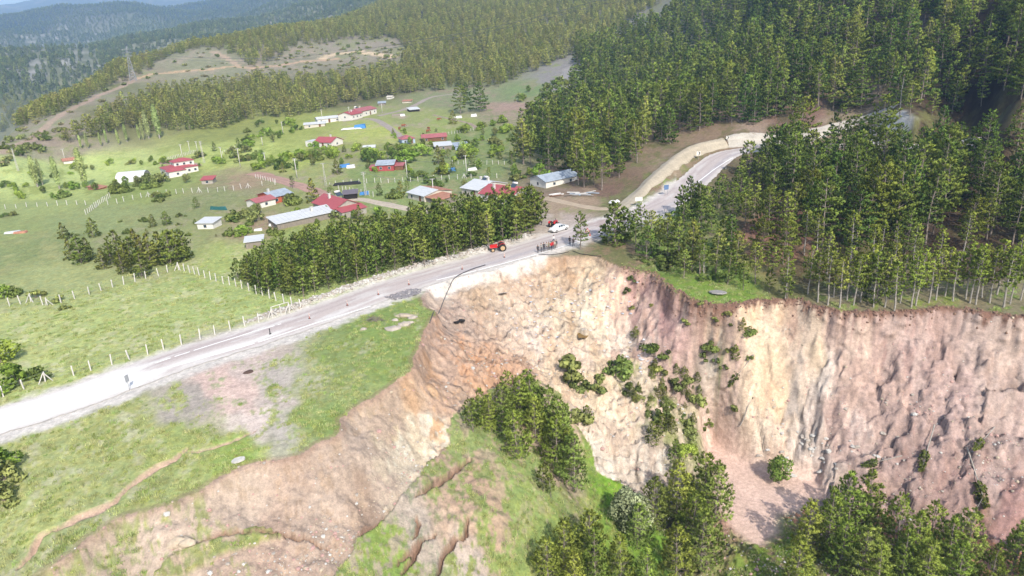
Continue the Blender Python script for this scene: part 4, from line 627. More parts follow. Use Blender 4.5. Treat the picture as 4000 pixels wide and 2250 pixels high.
# ------------------------------------------------------------------ the 300 that show largest are trees of their own
arr = np.array([[p[1], p[2], p[3], p[4]] for p in PINES]); u0, v0, w0 = project(arr[:, :3]); u1, v1, w1 = project(arr[:, :3]+np.column_stack([np.zeros((len(arr), 2)), arr[:, 3]]))
infr = (u1 > -60) & (u1 < 2640) & (v0 > -10) & (v1 < 1449) & (w0 > 0); size_ = FPX*arr[:, 3]/w0
hidden = np.zeros(len(PINES)); rr0 = np.hypot(arr[:, 0], arr[:, 1])
for i, p in enumerate(PINES):                            # trees wholly behind nearer crowns or below the frame count last
    if infr[i]:
        cu, cv = (u0[i]+u1[i])/2, v1[i]+.25*(v0[i]-v1[i]); m = (rr0 < rr0[i]-1) & (np.abs(u0-cu) < .17*size_) & (v1 < cv-.22*(v0[i]-v1[i])) & (v0 > cv); hidden[i] = m.sum()
score = np.where(infr, size_*np.where(hidden >= 2, .35, np.where(hidden == 1, .7, 1.0)), 0); score[np.array([p[5] in ('village', 'meadow wood') for p in PINES])] += 60
order = np.argsort(-score); IND = order[:300]; REST = np.array([i for i in order[300:] if u1[i] > -400 and u1[i] < 2976])
ORD = ['', 'first', 'second', 'third', 'fourth', 'fifth', 'sixth', 'seventh', 'eighth', 'ninth', 'tenth', 'eleventh', 'twelfth', 'thirteenth', 'fourteenth', 'fifteenth', 'sixteenth', 'seventeenth', 'eighteenth', 'nineteenth', 'twentieth']
def ordw(n): return ORD[n] if n <= 20 else (['twenty', 'thirty', 'forty', 'fifty'][n//10-2]+('-'+ORD[n % 10] if n % 10 else ''))
PHR = {'plantation': 'the dense roadside plantation', 'meadow wood': 'the small meadow wood', 'village': 'the village gardens', 'slump': 'the grassy slumped block', 'foot': 'the wood below the slide', 'roadside': 'the trees right of the people', 'cliff edge': 'the thin trees above the cliff', 'right forest': 'the forest above the cliff', 'right slope': 'the dark forested slope', 'mid hill': 'the middle hillside'}
byc = {}
for i in IND: byc.setdefault(PINES[i][5], []).append(i)
for cl, L in byc.items():
    nrow = max(1, int(math.ceil(len(L)/16.0))); L = sorted(L, key=lambda i: rr0[i]); step = int(math.ceil(len(L)/nrow))
    for rwi in range(nrow):
        row = sorted(L[rwi*step:(rwi+1)*step], key=lambda i: u0[i])
        for k, i in enumerate(row):
            kd, x, y, z, h, _ = PINES[i]; pr = random.choice(PR[kd]); rown = 'front row' if rwi == 0 else ordw(rwi+1)+' row'
            lab = ('%s pine from the left in %s' % (ordw(k+1), PHR[cl])) if nrow == 1 else ('%s pine from the left in the %s of %s' % (ordw(k+1), rown, PHR[cl]))
            place(pr, 'pine_tree', (x, y, z), h, label=lab, group='pines of '+PHR[cl], tilt=(random.gauss(0, .02), random.gauss(0, .02)), sx=random.uniform(.9, 1.12))
# ------------------------------------------------------------------ the mass of the forest
def instancer(name, protos, pts, scl, seed, label):
    coll = bpy.data.collections.new(name+'_kinds')
    for i, me in enumerate(protos): coll.objects.link(bpy.data.objects.new('%s_kind_%02d' % (name, i), me))
    g = np.random.default_rng(seed); n = len(pts); me = bpy.data.meshes.new(name); me.vertices.add(n); me.vertices.foreach_set('co', np.asarray(pts, np.float32).ravel())
    a = me.attributes.new('scl', 'FLOAT', 'POINT'); a.data.foreach_set('value', np.asarray(scl, np.float32)); a = me.attributes.new('idx', 'INT', 'POINT'); a.data.foreach_set('value', g.integers(0, len(protos), n).astype(np.int32))
    rt = np.zeros((n, 3), np.float32); rt[:, 2] = g.uniform(0, 6.28, n); rt[:, :2] = g.normal(0, .025, (n, 2)); a = me.attributes.new('rt', 'FLOAT_VECTOR', 'POINT'); a.data.foreach_set('vector', rt.ravel()); me.update()
    o = link(name, me, kind='stuff', label=label); o['category'] = 'forest'
    ng = bpy.data.node_groups.new(name, 'GeometryNodeTree'); ng.interface.new_socket('Geometry', in_out='INPUT', socket_type='NodeSocketGeometry'); ng.interface.new_socket('Geometry', in_out='OUTPUT', socket_type='NodeSocketGeometry')
    gi_ = ng.nodes.new('NodeGroupInput'); go = ng.nodes.new('NodeGroupOutput'); ip = ng.nodes.new('GeometryNodeInstanceOnPoints'); ci = ng.nodes.new('GeometryNodeCollectionInfo'); ci.inputs['Collection'].default_value = coll; ci.inputs['Separate Children'].default_value = True; ci.inputs['Reset Children'].default_value = True
    def na(nm, t): k = ng.nodes.new('GeometryNodeInputNamedAttribute'); k.data_type = t; k.inputs['Name'].default_value = nm; return k.outputs['Attribute']
    L = ng.links.new; L(gi_.outputs[0], ip.inputs['Points']); L(ci.outputs[0], ip.inputs['Instance']); ip.inputs['Pick Instance'].default_value = True; L(na('idx', 'INT'), ip.inputs['Instance Index']); L(na('rt', 'FLOAT_VECTOR'), ip.inputs['Rotation']); L(na('scl', 'FLOAT'), ip.inputs['Scale']); L(ip.outputs[0], go.inputs[0])
    md = o.modifiers.new('scatter', 'NODES'); md.node_group = ng; return o
def mass(nm, seed, tones, Rk): return [make_joined('%s%d' % (nm, i), seed=seed+i, H=11, cb=cb, R=R*Rk, whorl=1.15, per=5, size=.72, nbl=6, bw=.19, pw=pw, tone=t, droop=.3, fan=.9) for i, ((cb, R, pw), t) in enumerate(zip([(.14, 3.8, .65), (.22, 3.4, .5), (.1, 3.9, .75), (.28, 3.7, .45), (.18, 4.1, .55), (.33, 3.2, .5)], tones))]
MASS = mass('mass', 200, [(100, 120, 56), (112, 126, 60), (90, 110, 52), (118, 130, 64), (104, 120, 58), (110, 126, 58)], 1.0)
MASSM = mass('hillmass', 215, [(138, 144, 78), (146, 150, 84), (126, 136, 72), (152, 152, 90), (140, 144, 82), (144, 150, 80)], 1.05)
PTS = arr-[0, 0, .1, 0]; ism = np.array([PINES[i][5] == 'mid hill' for i in REST])
PA, PB = PTS[REST[~ism]], PTS[REST[ism]]
instancer('pine_forest', MASS, PA[:, :3], PA[:, 3]/11.0, 31, 'dense dark pine forest covering the right-hand slopes')
instancer('hillside_pine_forest', MASSM, PB[:, :3], PB[:, 3]/11.0, 32, 'olive pine forest on the hill behind the village')
FARP = [make_joined('far%d' % i, seed=230+i, H=11, cb=.12, R=3.4, whorl=1.5, per=4, size=1.9, nbl=6, bw=.22, pw=.45, tone=t, dens_=.8, lod=1) for i, t in enumerate([(106, 118, 66), (98, 112, 64), (114, 122, 70)])]
g = np.random.default_rng(77); L = []
r = 1150.0
while r < 4100:
    sp = 7.0+.002*r; n = int(.72*r/sp); a = -.74+.72*(np.arange(n)+g.uniform(0, 1, n))/n; rr = r+g.uniform(-.5, .5, n)*sp; L.append(np.stack([rr*np.sin(a), rr*np.cos(a)], 1)); r += sp*1.1
P = np.vstack(L); z = H(P[:, 0], P[:, 1]); u, v, w = project(np.column_stack([P, z])); fd = fbm(np.arctan2(P[:, 0], P[:, 1])/.03, np.log(np.hypot(P[:, 0], P[:, 1]))/.05, 4)
st_ = fbm(u/9.0, v/60.0, 3); cl_ = inpoly(u, v, np.array([(55,205),(75,150),(100,120),(190,112),(250,125),(245,160),(180,190),(110,200)], float)) | inpoly(u, v, np.array([(45,115),(130,75),(145,80),(70,120)], float)); m = (u > -80) & (u < 1050) & (v < 330) & ((fd > -.8) & ~(cl_ & (st_ > .02)))
instancer('far_woodland', FARP, np.column_stack([P[m], z[m]-.3]), g.uniform(.55, 1.0, m.sum()), 33, 'hazy far woodland over the ridges at the upper left')
g = np.random.default_rng(41); L = []
for poly in HM:
    q = np.array(poly, float); lo, hi = q.min(0), q.max(0); P = g.uniform(lo, hi, (900, 2)); P = P[inpoly(P[:, 0], P[:, 1], q)]; n_ = fbm(P[:, 0]/25, P[:, 1]/8, 3); L.append(P[n_ > -.1])
P = np.vstack(L); P = P[P[:, 0] > 0][::2][:380]; W_ = at(P[:, 0], P[:, 1]); W_ = W_[np.hypot(W_[:, 0], W_[:, 1]) < 800]
SCR = []
for i in range(3):
    gg = np.random.default_rng(500+i); V, F, c, nq = leaf_cloud(gg, [(gg.normal(0, .7), gg.normal(0, .7), gg.uniform(.3, .8)) for _ in range(6)], [.5, .6, .4, .7, .5, .45], 260, .5, [(142, 148, 92), (128, 140, 82), (150, 146, 104)][i]); SCR.append(mesh_np('clearing_scrub%d' % i, V, F, [M_LEAF], col=c, nrm=nq))
o = instancer('clearing_scrub', SCR, W_, g.uniform(.5, 1.5, len(W_)), 42, 'low scrub dotted over the cleared strips on the hill'); o['category'] = 'scrub'
# ------------------------------------------------------------------ shrubs and broadleaved trees
SHR = {}; PR['sapling'] = PR['young']
def shrub(kind, u, v, h, cl, name=None, cat='bush', p=None):
    p = at(u, v) if p is None else p; SHR.setdefault(cl, []).append((kind, p, h, name, cat, u, v))
def shrubs_in(kinds, poly, n, h0, h1, cl, seed, cat='bush', name=None):
    g = np.random.default_rng(seed); P = np.array(poly, float); k = 0; lo, hi = P.min(0), P.max(0)
    while k < n:
        u, v = g.uniform(lo, hi)
        if inpoly(np.array([u]), np.array([v]), P)[0]: shrub(g.choice(kinds), u, v, g.uniform(h0, h1), cl, cat=cat, name=name); k += 1
shrubs_in(['broad','bush'], [(285,478),(300,462),(420,452),(500,448),(505,462),(400,470),(300,490)], 15, 2, 3.6, 'the barn hedge', 1)
shrubs_in(['bush','lime','broad'], [(0,505),(0,470),(130,455),(260,480),(255,500),(130,505)], 16, 1.6, 3.2, 'the thicket left of the barn', 2)
shrubs_in(['broad','bush','lime'], [(640,395),(760,388),(865,396),(860,418),(720,425),(640,430)], 14, 2.4, 3.8, 'the orchard by the reddish track', 3)
shrubs_in(['broad','lime'], [(870,385),(1000,385),(1090,395),(1180,380),(1180,402),(1000,412),(880,412)], 18, 3, 5, 'the row behind the red barn', 4)
shrubs_in(['broad','lime','bush'], [(1150,330),(1200,300),(1260,290),(1290,330),(1280,390),(1200,405),(1140,360)], 26, 2, 4, 'the stream bank right of the village', 5)
shrubs_in(['bush','broad'], [(1330,320),(1290,250),(1400,195),(1460,160),(1480,190),(1420,260),(1380,310)], 24, 2, 4, 'the gully beside the scree', 6)
shrubs_in(['lime','bush','broad'], [(600,350),(640,310),(760,300),(770,330),(690,360),(620,375)], 22, 1.8, 3.6, 'the sunny bank below the hill', 7)
shrubs_in(['bush','scrub'], [(380,490),(440,485),(470,505),(430,512),(390,508)], 7, 1.2, 2, 'the clump in the fenced meadow', 8)
shrubs_in(['broad','bush'], [(570,545),(640,528),(665,545),(640,560),(580,560)], 7, 2, 3, 'the garden left of the long shed', 9)
shrubs_in(['broad','bush'], [(690,520),(735,505),(740,520),(700,535)], 4, 2.4, 3.4, 'the garden behind the long shed', 10)
shrubs_in(['bush','broad','lime'], [(0,455),(50,445),(330,400),(560,395),(560,420),(330,430),(120,450)], 22, 1.4, 3, 'the meadow behind the barn', 11)
shrubs_in(['broad','bush'], [(920,470),(1000,445),(1200,430),(1260,455),(1150,480),(1000,500)], 12, 1.5, 2.8, 'the pastures behind the plantation', 12)
shrubs_in(['scrub','bush','sapling','sapling'], [(1580,980),(1640,940),(1700,930),(1760,960),(1800,1060),(1740,1110),(1660,1060),(1600,1030)], 40, .6, 2.2, 'the rubble mid slide', 13)
shrubs_in(['scrub'], [(1500,690),(1640,680),(1760,760),(1900,820),(1880,1000),(1760,900),(1600,800)], 14, .5, 1.1, 'the upper slide face', 14)
shrubs_in(['bush','broad'], [(1290,470),(1370,440),(1330,420),(1280,440)], 4, 2, 3.5, 'the corner by the metal-roofed house', 16)
shrubs_in(['bush','broad','scrub'], [(1600,660),(1700,690),(1830,740),(1900,735),(1800,690),(1650,630)], 12, 1, 2.4, 'the verge above the cliff notch', 17)
shrubs_in(['broad','lime','bush'], [(500,395),(640,360),(700,370),(640,410),(520,425)], 16, 1.6, 3.2, 'the hedges by the white pickets', 33)
shrubs_in(['broad','lime','sapling'], [(1000,300),(1150,330),(1280,400),(1200,420),(1080,390),(960,350)], 18, 1.4, 3, 'the pastures by the blue house', 34)
shrubs_in(['broad','lime'], [(700,395),(860,385),(870,400),(720,412)], 9, 2.2, 3.6, 'the hedge below the cottage', 35)
shrubs_in(['broad','lime','sapling'], [(640,380),(1000,370),(1180,385),(1240,440),(1000,440),(700,440)], 26, 1.5, 3.6, 'the village gardens round the red barn', 30)
shrubs_in(['sapling','scrub','bush'], [(100,600),(560,500),(620,600),(480,640),(200,640)], 18, .7, 1.8, 'the shaded meadow behind the small wood', 31)
shrubs_in(['broad','bush','lime'], [(560,560),(660,530),(1000,520),(1000,545),(920,560),(700,600),(560,600)], 16, 1.2, 2.6, 'the gardens round the long shed', 32)
shrubs_in(['bush'], [(0,370),(60,340),(130,330),(120,372),(40,400)], 12, 2, 3.5, 'the bare slope far left', 18)
for u, v, h, k in [(1548,943,3.8,'bush'),(1427,942,2.8,'scrub'),(1600,850,2.2,'sapling'),(1648,895,2.4,'bush'),(1648,935,2.4,'sapling'),(1440,975,1.6,'scrub'),(1479,980,1.8,'scrub'),(1500,985,1.3,'scrub'),(1513,965,1.6,'scrub'),(1720,950,2,'sapling'),(1735,972,1.6,'scrub'),(1790,877,1.8,'bush'),(1850,905,2.6,'sapling'),(1868,830,2.2,'sapling'),(1880,840,1.6,'bush'),(1848,1030,1.2,'scrub'),(1475,1065,3,'sapling'),(1455,1068,2.4,'bush'),(1640,1110,3.4,'sapling'),(1700,1160,3.6,'sapling'),(1665,1085,3.2,'sapling'),(1690,1090,3,'sapling'),(1720,1150,2.4,'lime')]: shrub(k, u, v, h, 'the middle of the slide')
for u, v, h, k in [(45,968,3.2,'lime'),(8,915,3.4,'lime'),(90,955,2,'bush'),(10,750,2.6,'lime'),(30,745,2.2,'bush'),(4,1210,2.6,'bush'),(6,1260,2.2,'bush'),(3,1180,2.4,'lime'),(90,750,1.5,'scrub'),(148,758,1.2,'scrub'),(35,543,1.6,'bush'),(15,545,1.4,'bush'),(163,778,1,'scrub')]: shrub(k, u, v, h, 'the left margin')
shrub('broad', 1960, 1216, 4.6, 'the foot of the cliff', cat='bush'); shrub('lime', 1212, 326, 3.5, 'the pasture fence end'); shrub('lime', 1355, 445, 4, 'the metal-roofed house'); shrub('lime', 1470, 410, 5, 'the forest corner')
for u, v, h in [(375,348,12),(402,348,15),(352,352,7),(362,352,8.5),(270,362,6.5),(300,365,7),(205,374,6),(222,374,6.5),(320,357,8),(255,368,6),(95,470,11),(150,475,11),(215,468,13),(108,465,9)]: shrub('poplar', u, v, h, 'the poplars at the far left', name='poplar_tree', cat='tree')
for u, v in [(1575,1330),(1600,1350)]: shrub('silver', u, v, 6.5, 'the foot of the slide', name='silver_willow', cat='tree')
CATN = {'sapling': ('pine_sapling', 'pine sapling', 'tree'), 'broad': ('broadleaf_tree', 'leafy tree', 'tree'), 'bush': ('shrub', 'green shrub', 'bush'), 'lime': ('shrub', 'bright green shrub', 'bush'), 'scrub': ('low_shrub', 'low scrubby bush', 'bush'), 'poplar': ('poplar_tree', 'slender pale poplar', 'tree'), 'silver': ('silver_willow', 'pale silvery willow', 'tree')}
for cl, L in SHR.items():
    kinds = {}
    for q in L: kinds.setdefault(q[0], []).append(q)
    for kd, M in kinds.items():
        M.sort(key=lambda q: q[5]); nm, wd_, ct = CATN[kd]
        for k, q in enumerate(M):
            lab = '%s %s from the left in %s' % (ordw(k+1), wd_, cl) if len(M) > 1 else 'only %s in %s' % (wd_, cl)
            lab = lab.replace('in the poplars at the far left', 'at the far left of the village')
            place(random.choice(PR[kd]), nm, q[1], q[2], label=lab, cat=ct, group=wd_+'s of '+cl, parts=('trunk' if ct == 'tree' else 'stem', 'crown' if ct == 'tree' else 'foliage'), sx=random.uniform(.85, 1.2))
# ------------------------------------------------------------------ building helpers
class MB:
    """collects boxes, prisms, tubes; build() links them as one mesh object"""
    def __init__(s): s.v = []; s.f = []
    def poly(s, pts, faces): n = len(s.v); s.v += [tuple(map(float, p)) for p in pts]; s.f += [tuple(i+n for i in f) for f in faces]; return s
    def box(s, x0, x1, y0, y1, z0, z1): return s.poly([(x0,y0,z0),(x1,y0,z0),(x1,y1,z0),(x0,y1,z0),(x0,y0,z1),(x1,y0,z1),(x1,y1,z1),(x0,y1,z1)], [(0,3,2,1),(4,5,6,7),(0,1,5,4),(1,2,6,5),(2,3,7,6),(3,0,4,7)])
    def slab(s, pts, t):
        p = [Vector(q) for q in pts]; n = (p[1]-p[0]).cross(p[2]-p[0]).normalized()*t; k = len(p); return s.poly([q for q in p]+[q+n for q in p], [tuple(range(k))[::-1], tuple(range(k, 2*k))]+[(i, (i+1) % k, k+(i+1) % k, k+i) for i in range(k)])
    def tube(s, pts, r, n=6):
        R = r if hasattr(r, '__len__') else [r]*len(pts); V, F = tube_np(pts, R, n); m = len(s.v); s.v += [tuple(map(float, q)) for q in V]; s.f += [tuple(int(i)+m for i in f) for f in F]; k = len(pts); s.f += [tuple(m+i for i in range(n))[::-1], tuple(m+(k-1)*n+i for i in range(n))]; return s
    def beam(s, a, b, w, h=None): h = h or w; a = Vector(a); b = Vector(b); return s.tube([a, b], w*.6, 4)
    def ball(s, c, r, sz=(1, 1, 1), nu=8, nv=6):
        V = []; F = []
        for j in range(nv+1):
            for i in range(nu): t = math.pi*j/nv; p = 2*math.pi*i/nu; V.append((c[0]+r*sz[0]*math.sin(t)*math.cos(p), c[1]+r*sz[1]*math.sin(t)*math.sin(p), c[2]+r*sz[2]*math.cos(t)))
        for j in range(nv):
            for i in range(nu): F.append((j*nu+i, (j+1)*nu+i, (j+1)*nu+(i+1) % nu, j*nu+(i+1) % nu))
        return s.poly(V, F)
    def mesh(s, name, mats, sm=False):
        me = bpy.data.meshes.new(name); me.from_pydata(s.v, [], s.f)
        for m in (mats if isinstance(mats, (list, tuple)) else [mats]): me.materials.append(m)
        if sm:
            for p in me.polygons: p.use_smooth = True
        me.update(); return me
    def build(s, name, mat, parent=None, sm=False, **kw): return link(name, s.mesh(name, mat, sm), parent, **kw)
def thing(name, loc, rz=0., label=None, cat=None, group=None, sc=1.0):
    o = bpy.data.objects.new(name, None); COL.objects.link(o); o.empty_display_size = .4; o.location = tuple(float(q) for q in loc); o.rotation_euler = (0, 0, rz); o.scale = (sc, sc, sc); o['label'] = label; o['category'] = cat
    if group: o['group'] = group
    return o
RED = mat_plain('red_metal_roof', (178, 92, 96), .75, var=.14, scale=.9, streak=(.6, 5, 5)); DRED = mat_plain('dull_red_roof', (178, 108, 108), .6, var=.18, scale=.9); GREY = mat_plain('zinc_roof', (212, 214, 214), .7, var=.14, scale=.8, metal=0., streak=(.5, 4, 4)); BLUEG = mat_plain('bluish_zinc_roof', (172, 182, 192), .6, var=.22, scale=.9, metal=.05)
WHITE = mat_plain('whitewash', (236, 232, 222), .85, var=.08, scale=.7); CREAM = mat_plain('cream_render', (214, 206, 190), .9, var=.12, scale=.6); BLOCK = mat_plain('grey_block_wall', (176, 170, 158), .92, var=.2, scale=1.1); PLANK = mat_plain('weathered_planks', (150, 140, 128), .92, var=.25, scale=1.5, streak=(6, 1, .6)); PALEB = mat_plain('pale_blue_wall', (178, 196, 216), .85, var=.1); REDW = mat_plain('red_painted_wall', (178, 84, 84), .85, var=.16); BRICK = mat_plain('orange_brick_wall', (198, 104, 76), .9, var=.2, scale=4); BROWN = mat_plain('rusty_tiles', (184, 132, 108), .9, var=.3, scale=1.6); DARK = mat_plain('dark_planks_and_shade', (44, 40, 38), .9, var=.2); GLASS = mat_plain('window_pane', (70, 82, 92), .12, var=.1); FRAME = mat_plain('window_frame', (225, 220, 210), .7, var=.06); WOOD = mat_plain('brown_wood', (128, 92, 66), .85, var=.25, scale=3); STEEL = mat_plain('galvanised_steel', (188, 190, 190), .5, var=.12, metal=.3); CONC = mat_plain('pale_concrete', (216, 212, 204), .9, var=.14, scale=1.5); BLACK = mat_plain('black_rubber', (42, 42, 44), .75, var=.25); TARPB = mat_plain('blue_tarp', (72, 140, 205), .6, var=.15); TARPW = mat_plain('white_sheet', (238, 236, 232), .7, var=.08)
def house(name, label, A, Bp, depth, wh, roof='gable', rh=1.4, rmat=None, wmat=None, over=.35, wins=2, door=True, cat='house', group=None, chim=(), heater=None, side_win=1, seams=0, root=None, zoff=0, win=(.9, 1.0), rmat2=None):
    rmat = rmat or RED; wmat = wmat or WHITE; wh = wh*.72; rh = rh*.78; zoff = zoff*.72; win = (win[0]*.8, win[1]*.7)
    if root is None:
        a = at(*A); b = at(*Bp); w = float(np.hypot(*(b-a)[:2])); yaw = math.atan2(b[1]-a[1], b[0]-a[0]); cs, sn = math.cos(yaw), math.sin(yaw)
        cor = [a[:2], b[:2], b[:2]+np.array([-sn, cs])*depth, a[:2]+np.array([-sn, cs])*depth]; z0 = float(np.mean([H([q[0]], [q[1]])[0] for q in cor[:2]]))
        r = thing(name, (a[0], a[1], z0), yaw, label, cat, group); ox = oy = 0.
    else: r, ox, oy, w = root
    d = depth; zb = -.8+min(0, zoff)
    m = MB(); X0, X1, Y0, Y1 = ox, ox+w, oy, oy+d; T = wh+zoff
    if zoff: zb = zoff
    if roof == 'shed': m.poly([(X0,Y0,zb),(X1,Y0,zb),(X1,Y1,zb),(X0,Y1,zb),(X0,Y0,T),(X1,Y0,T),(X1,Y1,T+rh),(X0,Y1,T+rh)], [(0,1,5,4),(1,2,6,5),(2,3,7,6),(3,0,4,7),(4,5,6,7)])
    elif roof == 'gable': m.poly([(X0,Y0,zb),(X1,Y0,zb),(X1,Y1,zb),(X0,Y1,zb),(X0,Y0,T),(X1,Y0,T),(X1,Y1,T),(X0,Y1,T),(X0,oy+d/2,T+rh),(X1,oy+d/2,T+rh)], [(0,1,5,4),(1,2,6,9,5),(2,3,7,6),(3,0,4,8,7)])
    elif roof == 'gable_side': m.poly([(X0,Y0,zb),(X1,Y0,zb),(X1,Y1,zb),(X0,Y1,zb),(X0,Y0,T),(X1,Y0,T),(X1,Y1,T),(X0,Y1,T),(ox+w/2,Y0,T+rh),(ox+w/2,Y1,T+rh)], [(0,1,5,8,4),(1,2,6,5),(2,3,7,9,6),(3,0,4,7)])
    else: m.box(X0, X1, Y0, Y1, zb, T)
    m.build('wall', wmat, r)
    e = over; q = .1; rf = MB(); rf2 = MB()
    if roof == 'shed': k = rh/d; rf.slab([(X0-e,Y0-e,T+.03-e*k),(X1+e,Y0-e,T+.03-e*k),(X1+e,Y1+e,T+rh+.03+e*k),(X0-e,Y1+e,T+rh+.03+e*k)], q)
    elif roof == 'gable':
        k = rh/(d/2); ym = oy+d/2; rf.slab([(X0-e,Y0-e,T+.03-e*k),(X1+e,Y0-e,T+.03-e*k),(X1+e,ym,T+rh+.03),(X0-e,ym,T+rh+.03)], q); (rf2 if rmat2 else rf).slab([(X1+e,Y1+e,T+.03-e*k),(X0-e,Y1+e,T+.03-e*k),(X0-e,ym+.004,T+rh+.03),(X1+e,ym+.004,T+rh+.03)], q)
    elif roof == 'gable_side':
        k = rh/(w/2); xm = ox+w/2; rf.slab([(X0-e,Y1+e,T+.03-e*k),(X0-e,Y0-e,T+.03-e*k),(xm,Y0-e,T+rh+.03),(xm,Y1+e,T+rh+.03)], q); (rf2 if rmat2 else rf).slab([(X1+e,Y0-e,T+.03-e*k),(X1+e,Y1+e,T+.03-e*k),(xm+.004,Y1+e,T+rh+.03),(xm+.004,Y0-e,T+rh+.03)], q)
    elif roof == 'hip':
        i = min(w, d)*.5; p = [(X0-e,Y0-e,T),(X1+e,Y0-e,T),(X1+e,Y1+e,T),(X0-e,Y1+e,T)]
        top = [(ox+i,oy+d/2,T+rh),(ox+w-i,oy+d/2,T+rh)] if w >= d else [(ox+w/2,oy+i,T+rh),(ox+w/2,oy+d-i,T+rh)]
        if w-d > .2 or d-w > .2: rf.poly(p+top, [(0,1,5,4) if w >= d else (0,1,4), (1,2,5) if w >= d else (1,2,5,4), (2,3,4,5) if w >= d else (2,3,5), (3,0,4) if w >= d else (3,0,4,5), (3,2,1,0)])
        else: rf.poly(p+[(ox+w/2,oy+d/2,T+rh)], [(0,1,4),(1,2,4),(2,3,4),(3,0,4),(3,2,1,0)])
    else: rf.box(X0-e, X1+e, Y0-e, Y1+e, T+.002, T+.16)
    ro = rf.build('roof', rmat, r)
    if rmat2: rf2.build('roof', rmat2, r)
    if seams and roof in ('gable', 'shed'):
        n = int(w/seams); k = rh/(d/2 if roof == 'gable' else d); ye = oy+d/2 if roof == 'gable' else Y1
        for i in range(n+1):
            x = X0+w*i/max(1, n); MB().slab([(x-.03,Y0-e,T+.14-e*k),(x+.03,Y0-e,T+.14-e*k),(x+.03,ye,T+rh+.14),(x-.03,ye,T+rh+.14)], .05).build('seam', rmat, ro)
    for i in range(wins):
        x = ox+w*(i+.5)/wins; z = zoff+wh*.5
        if door and i == wins//2 and wins > 1:
            dd = MB().box(x-.45, x+.45, Y0-.05, Y0+.02, zoff+.02, zoff+min(1.9, wh-.12)).build('door', WOOD, r); MB().box(x+.3, x+.36, Y0-.09, Y0-.05, zoff+.95, zoff+1.05).build('handle', STEEL, dd); continue
        wf = MB().box(x-win[0]/2-.06, x+win[0]/2+.06, Y0-.04, Y0+.02, z-win[1]/2-.06, z+win[1]/2+.06).build('window', FRAME, r); MB().box(x-win[0]/2, x+win[0]/2, Y0-.055, Y0-.02, z-win[1]/2, z+win[1]/2).build('pane', GLASS, wf)
    for i in range(side_win):
        y = oy+d*(i+.5)/side_win; z = zoff+wh*.52
        for xs, sg in ((X1, 1), (X0, -1)):
            wf = MB().box(min(xs-sg*.02, xs+sg*.04), max(xs-sg*.02, xs+sg*.04), y-win[0]/2-.06, y+win[0]/2+.06, z-win[1]/2-.06, z+win[1]/2+.06).build('window', FRAME, r); MB().box(min(xs+sg*.02, xs+sg*.055), max(xs+sg*.02, xs+sg*.055), y-win[0]/2, y+win[0]/2, z-win[1]/2, z+win[1]/2).build('pane', GLASS, wf)
    for cx, cy in chim: MB().box(ox+cx-.25, ox+cx+.25, oy+cy-.25, oy+cy+.25, T+.1, T+rh+.75).box(ox+cx-.32, ox+cx+.32, oy+cy-.32, oy+cy+.32, T+rh+.75, T+rh+.88).build('chimney', CONC, ro)
    if heater:
        hx, hy = ox+heater[0], oy+heater[1]; hz = T+rh*.8; hm = MB().tube([(hx-.7, hy, hz+1.0), (hx+.7, hy, hz+1.0)], .28, 10).build('water_tank', TARPW, r, sm=True); MB().slab([(hx-.8, hy-1.5, hz+.1), (hx+.8, hy-1.5, hz+.1), (hx+.8, hy-.2, hz+.8), (hx-.8, hy-.2, hz+.8)], .06).build('solar_panel', GLASS, r); MB().beam((hx-.6, hy, hz-.4), (hx-.6, hy, hz+.9), .06).beam((hx+.6, hy, hz-.4), (hx+.6, hy, hz+.9), .06).build('tank_stand', STEEL, r)
    return r, w
# ------------------------------------------------------------------ the village
house('long_shed', 'long low shed with grey zinc roof and weathered plank wall', (699,578), (846,547), 5.0, 2.0, 'shed', .9, GREY, PLANK, wins=0, side_win=0, cat='shed', seams=1.1, chim=((10, 3),))
r, w = house('red_roof_house', 'white gabled house with crimson roof joined to the long shed', (845,546), (909,532), 11.5, 2.8, 'gable_side', 2.0, RED, BLOCK, wins=2, chim=((2.5, 7),), heater=(5.2, 8))
house('', '', None, None, 3.0, 2.1, 'shed', .7, RED, BLOCK, wins=0, side_win=0, root=(r, 0.2, -3.02, w-.4), over=.25)
r, w = house('patchwork_house', 'low house with red and grey roof and orange brick wall', (690,513), (737,501), 7.5, 2.4, 'gable', 1.2, BLUEG, BRICK, wins=3, chim=((1, 3.5),), rmat2=DRED)
house('', '', None, None, 5, 2.2, 'gable', .9, DRED, WHITE, wins=1, door=False, side_win=0, root=(r, -5.6, -1.0, 5.5))
r, w = house('twin_roof_house', 'white two-part house with two red roofs below the hill forest', (906,296), (948,285), 7.5, 3.6, 'gable', 1.5, DRED, WHITE, wins=4, chim=((2, 4), (6, 4)), heater=(4, 5))
house('', '', None, None, 8, 3.0, 'gable', 1.5, RED, WHITE, wins=3, door=False, root=(r, -8.4, -1.6, 8.3), chim=((4, 3),))
house('zinc_shed', 'long zinc-roofed shed left of the twin-roofed white house', (766,324), (818,317), 6, 2.0, 'gable', .8, GREY, CREAM, wins=2, cat='shed', side_win=0)
house('zinc_shed', 'taller zinc-roofed shed nearer the twin-roofed white house', (800,313), (858,303), 6, 2.6, 'gable', 1.0, GREY, WHITE, wins=3, cat='shed', side_win=0)
r, w = house('red_roof_house', 'white cottage with bright red gable roof on the slope above the track', (792,370), (834,371), 7.0, 2.6, 'gable', 1.9, RED, WHITE, wins=3, chim=((5, 4),))
house('', '', None, None, 5, 2.6, 'flat', .1, GREY, WHITE, wins=1, door=False, side_win=0, root=(r, -5.3, 1.0, 5.2), over=.05)
house('blue_house', 'small pale blue house with dull red hipped roof', (1012,362), (1045,360), 6, 2.4, 'hip', 1.6, DRED, PALEB, wins=2)
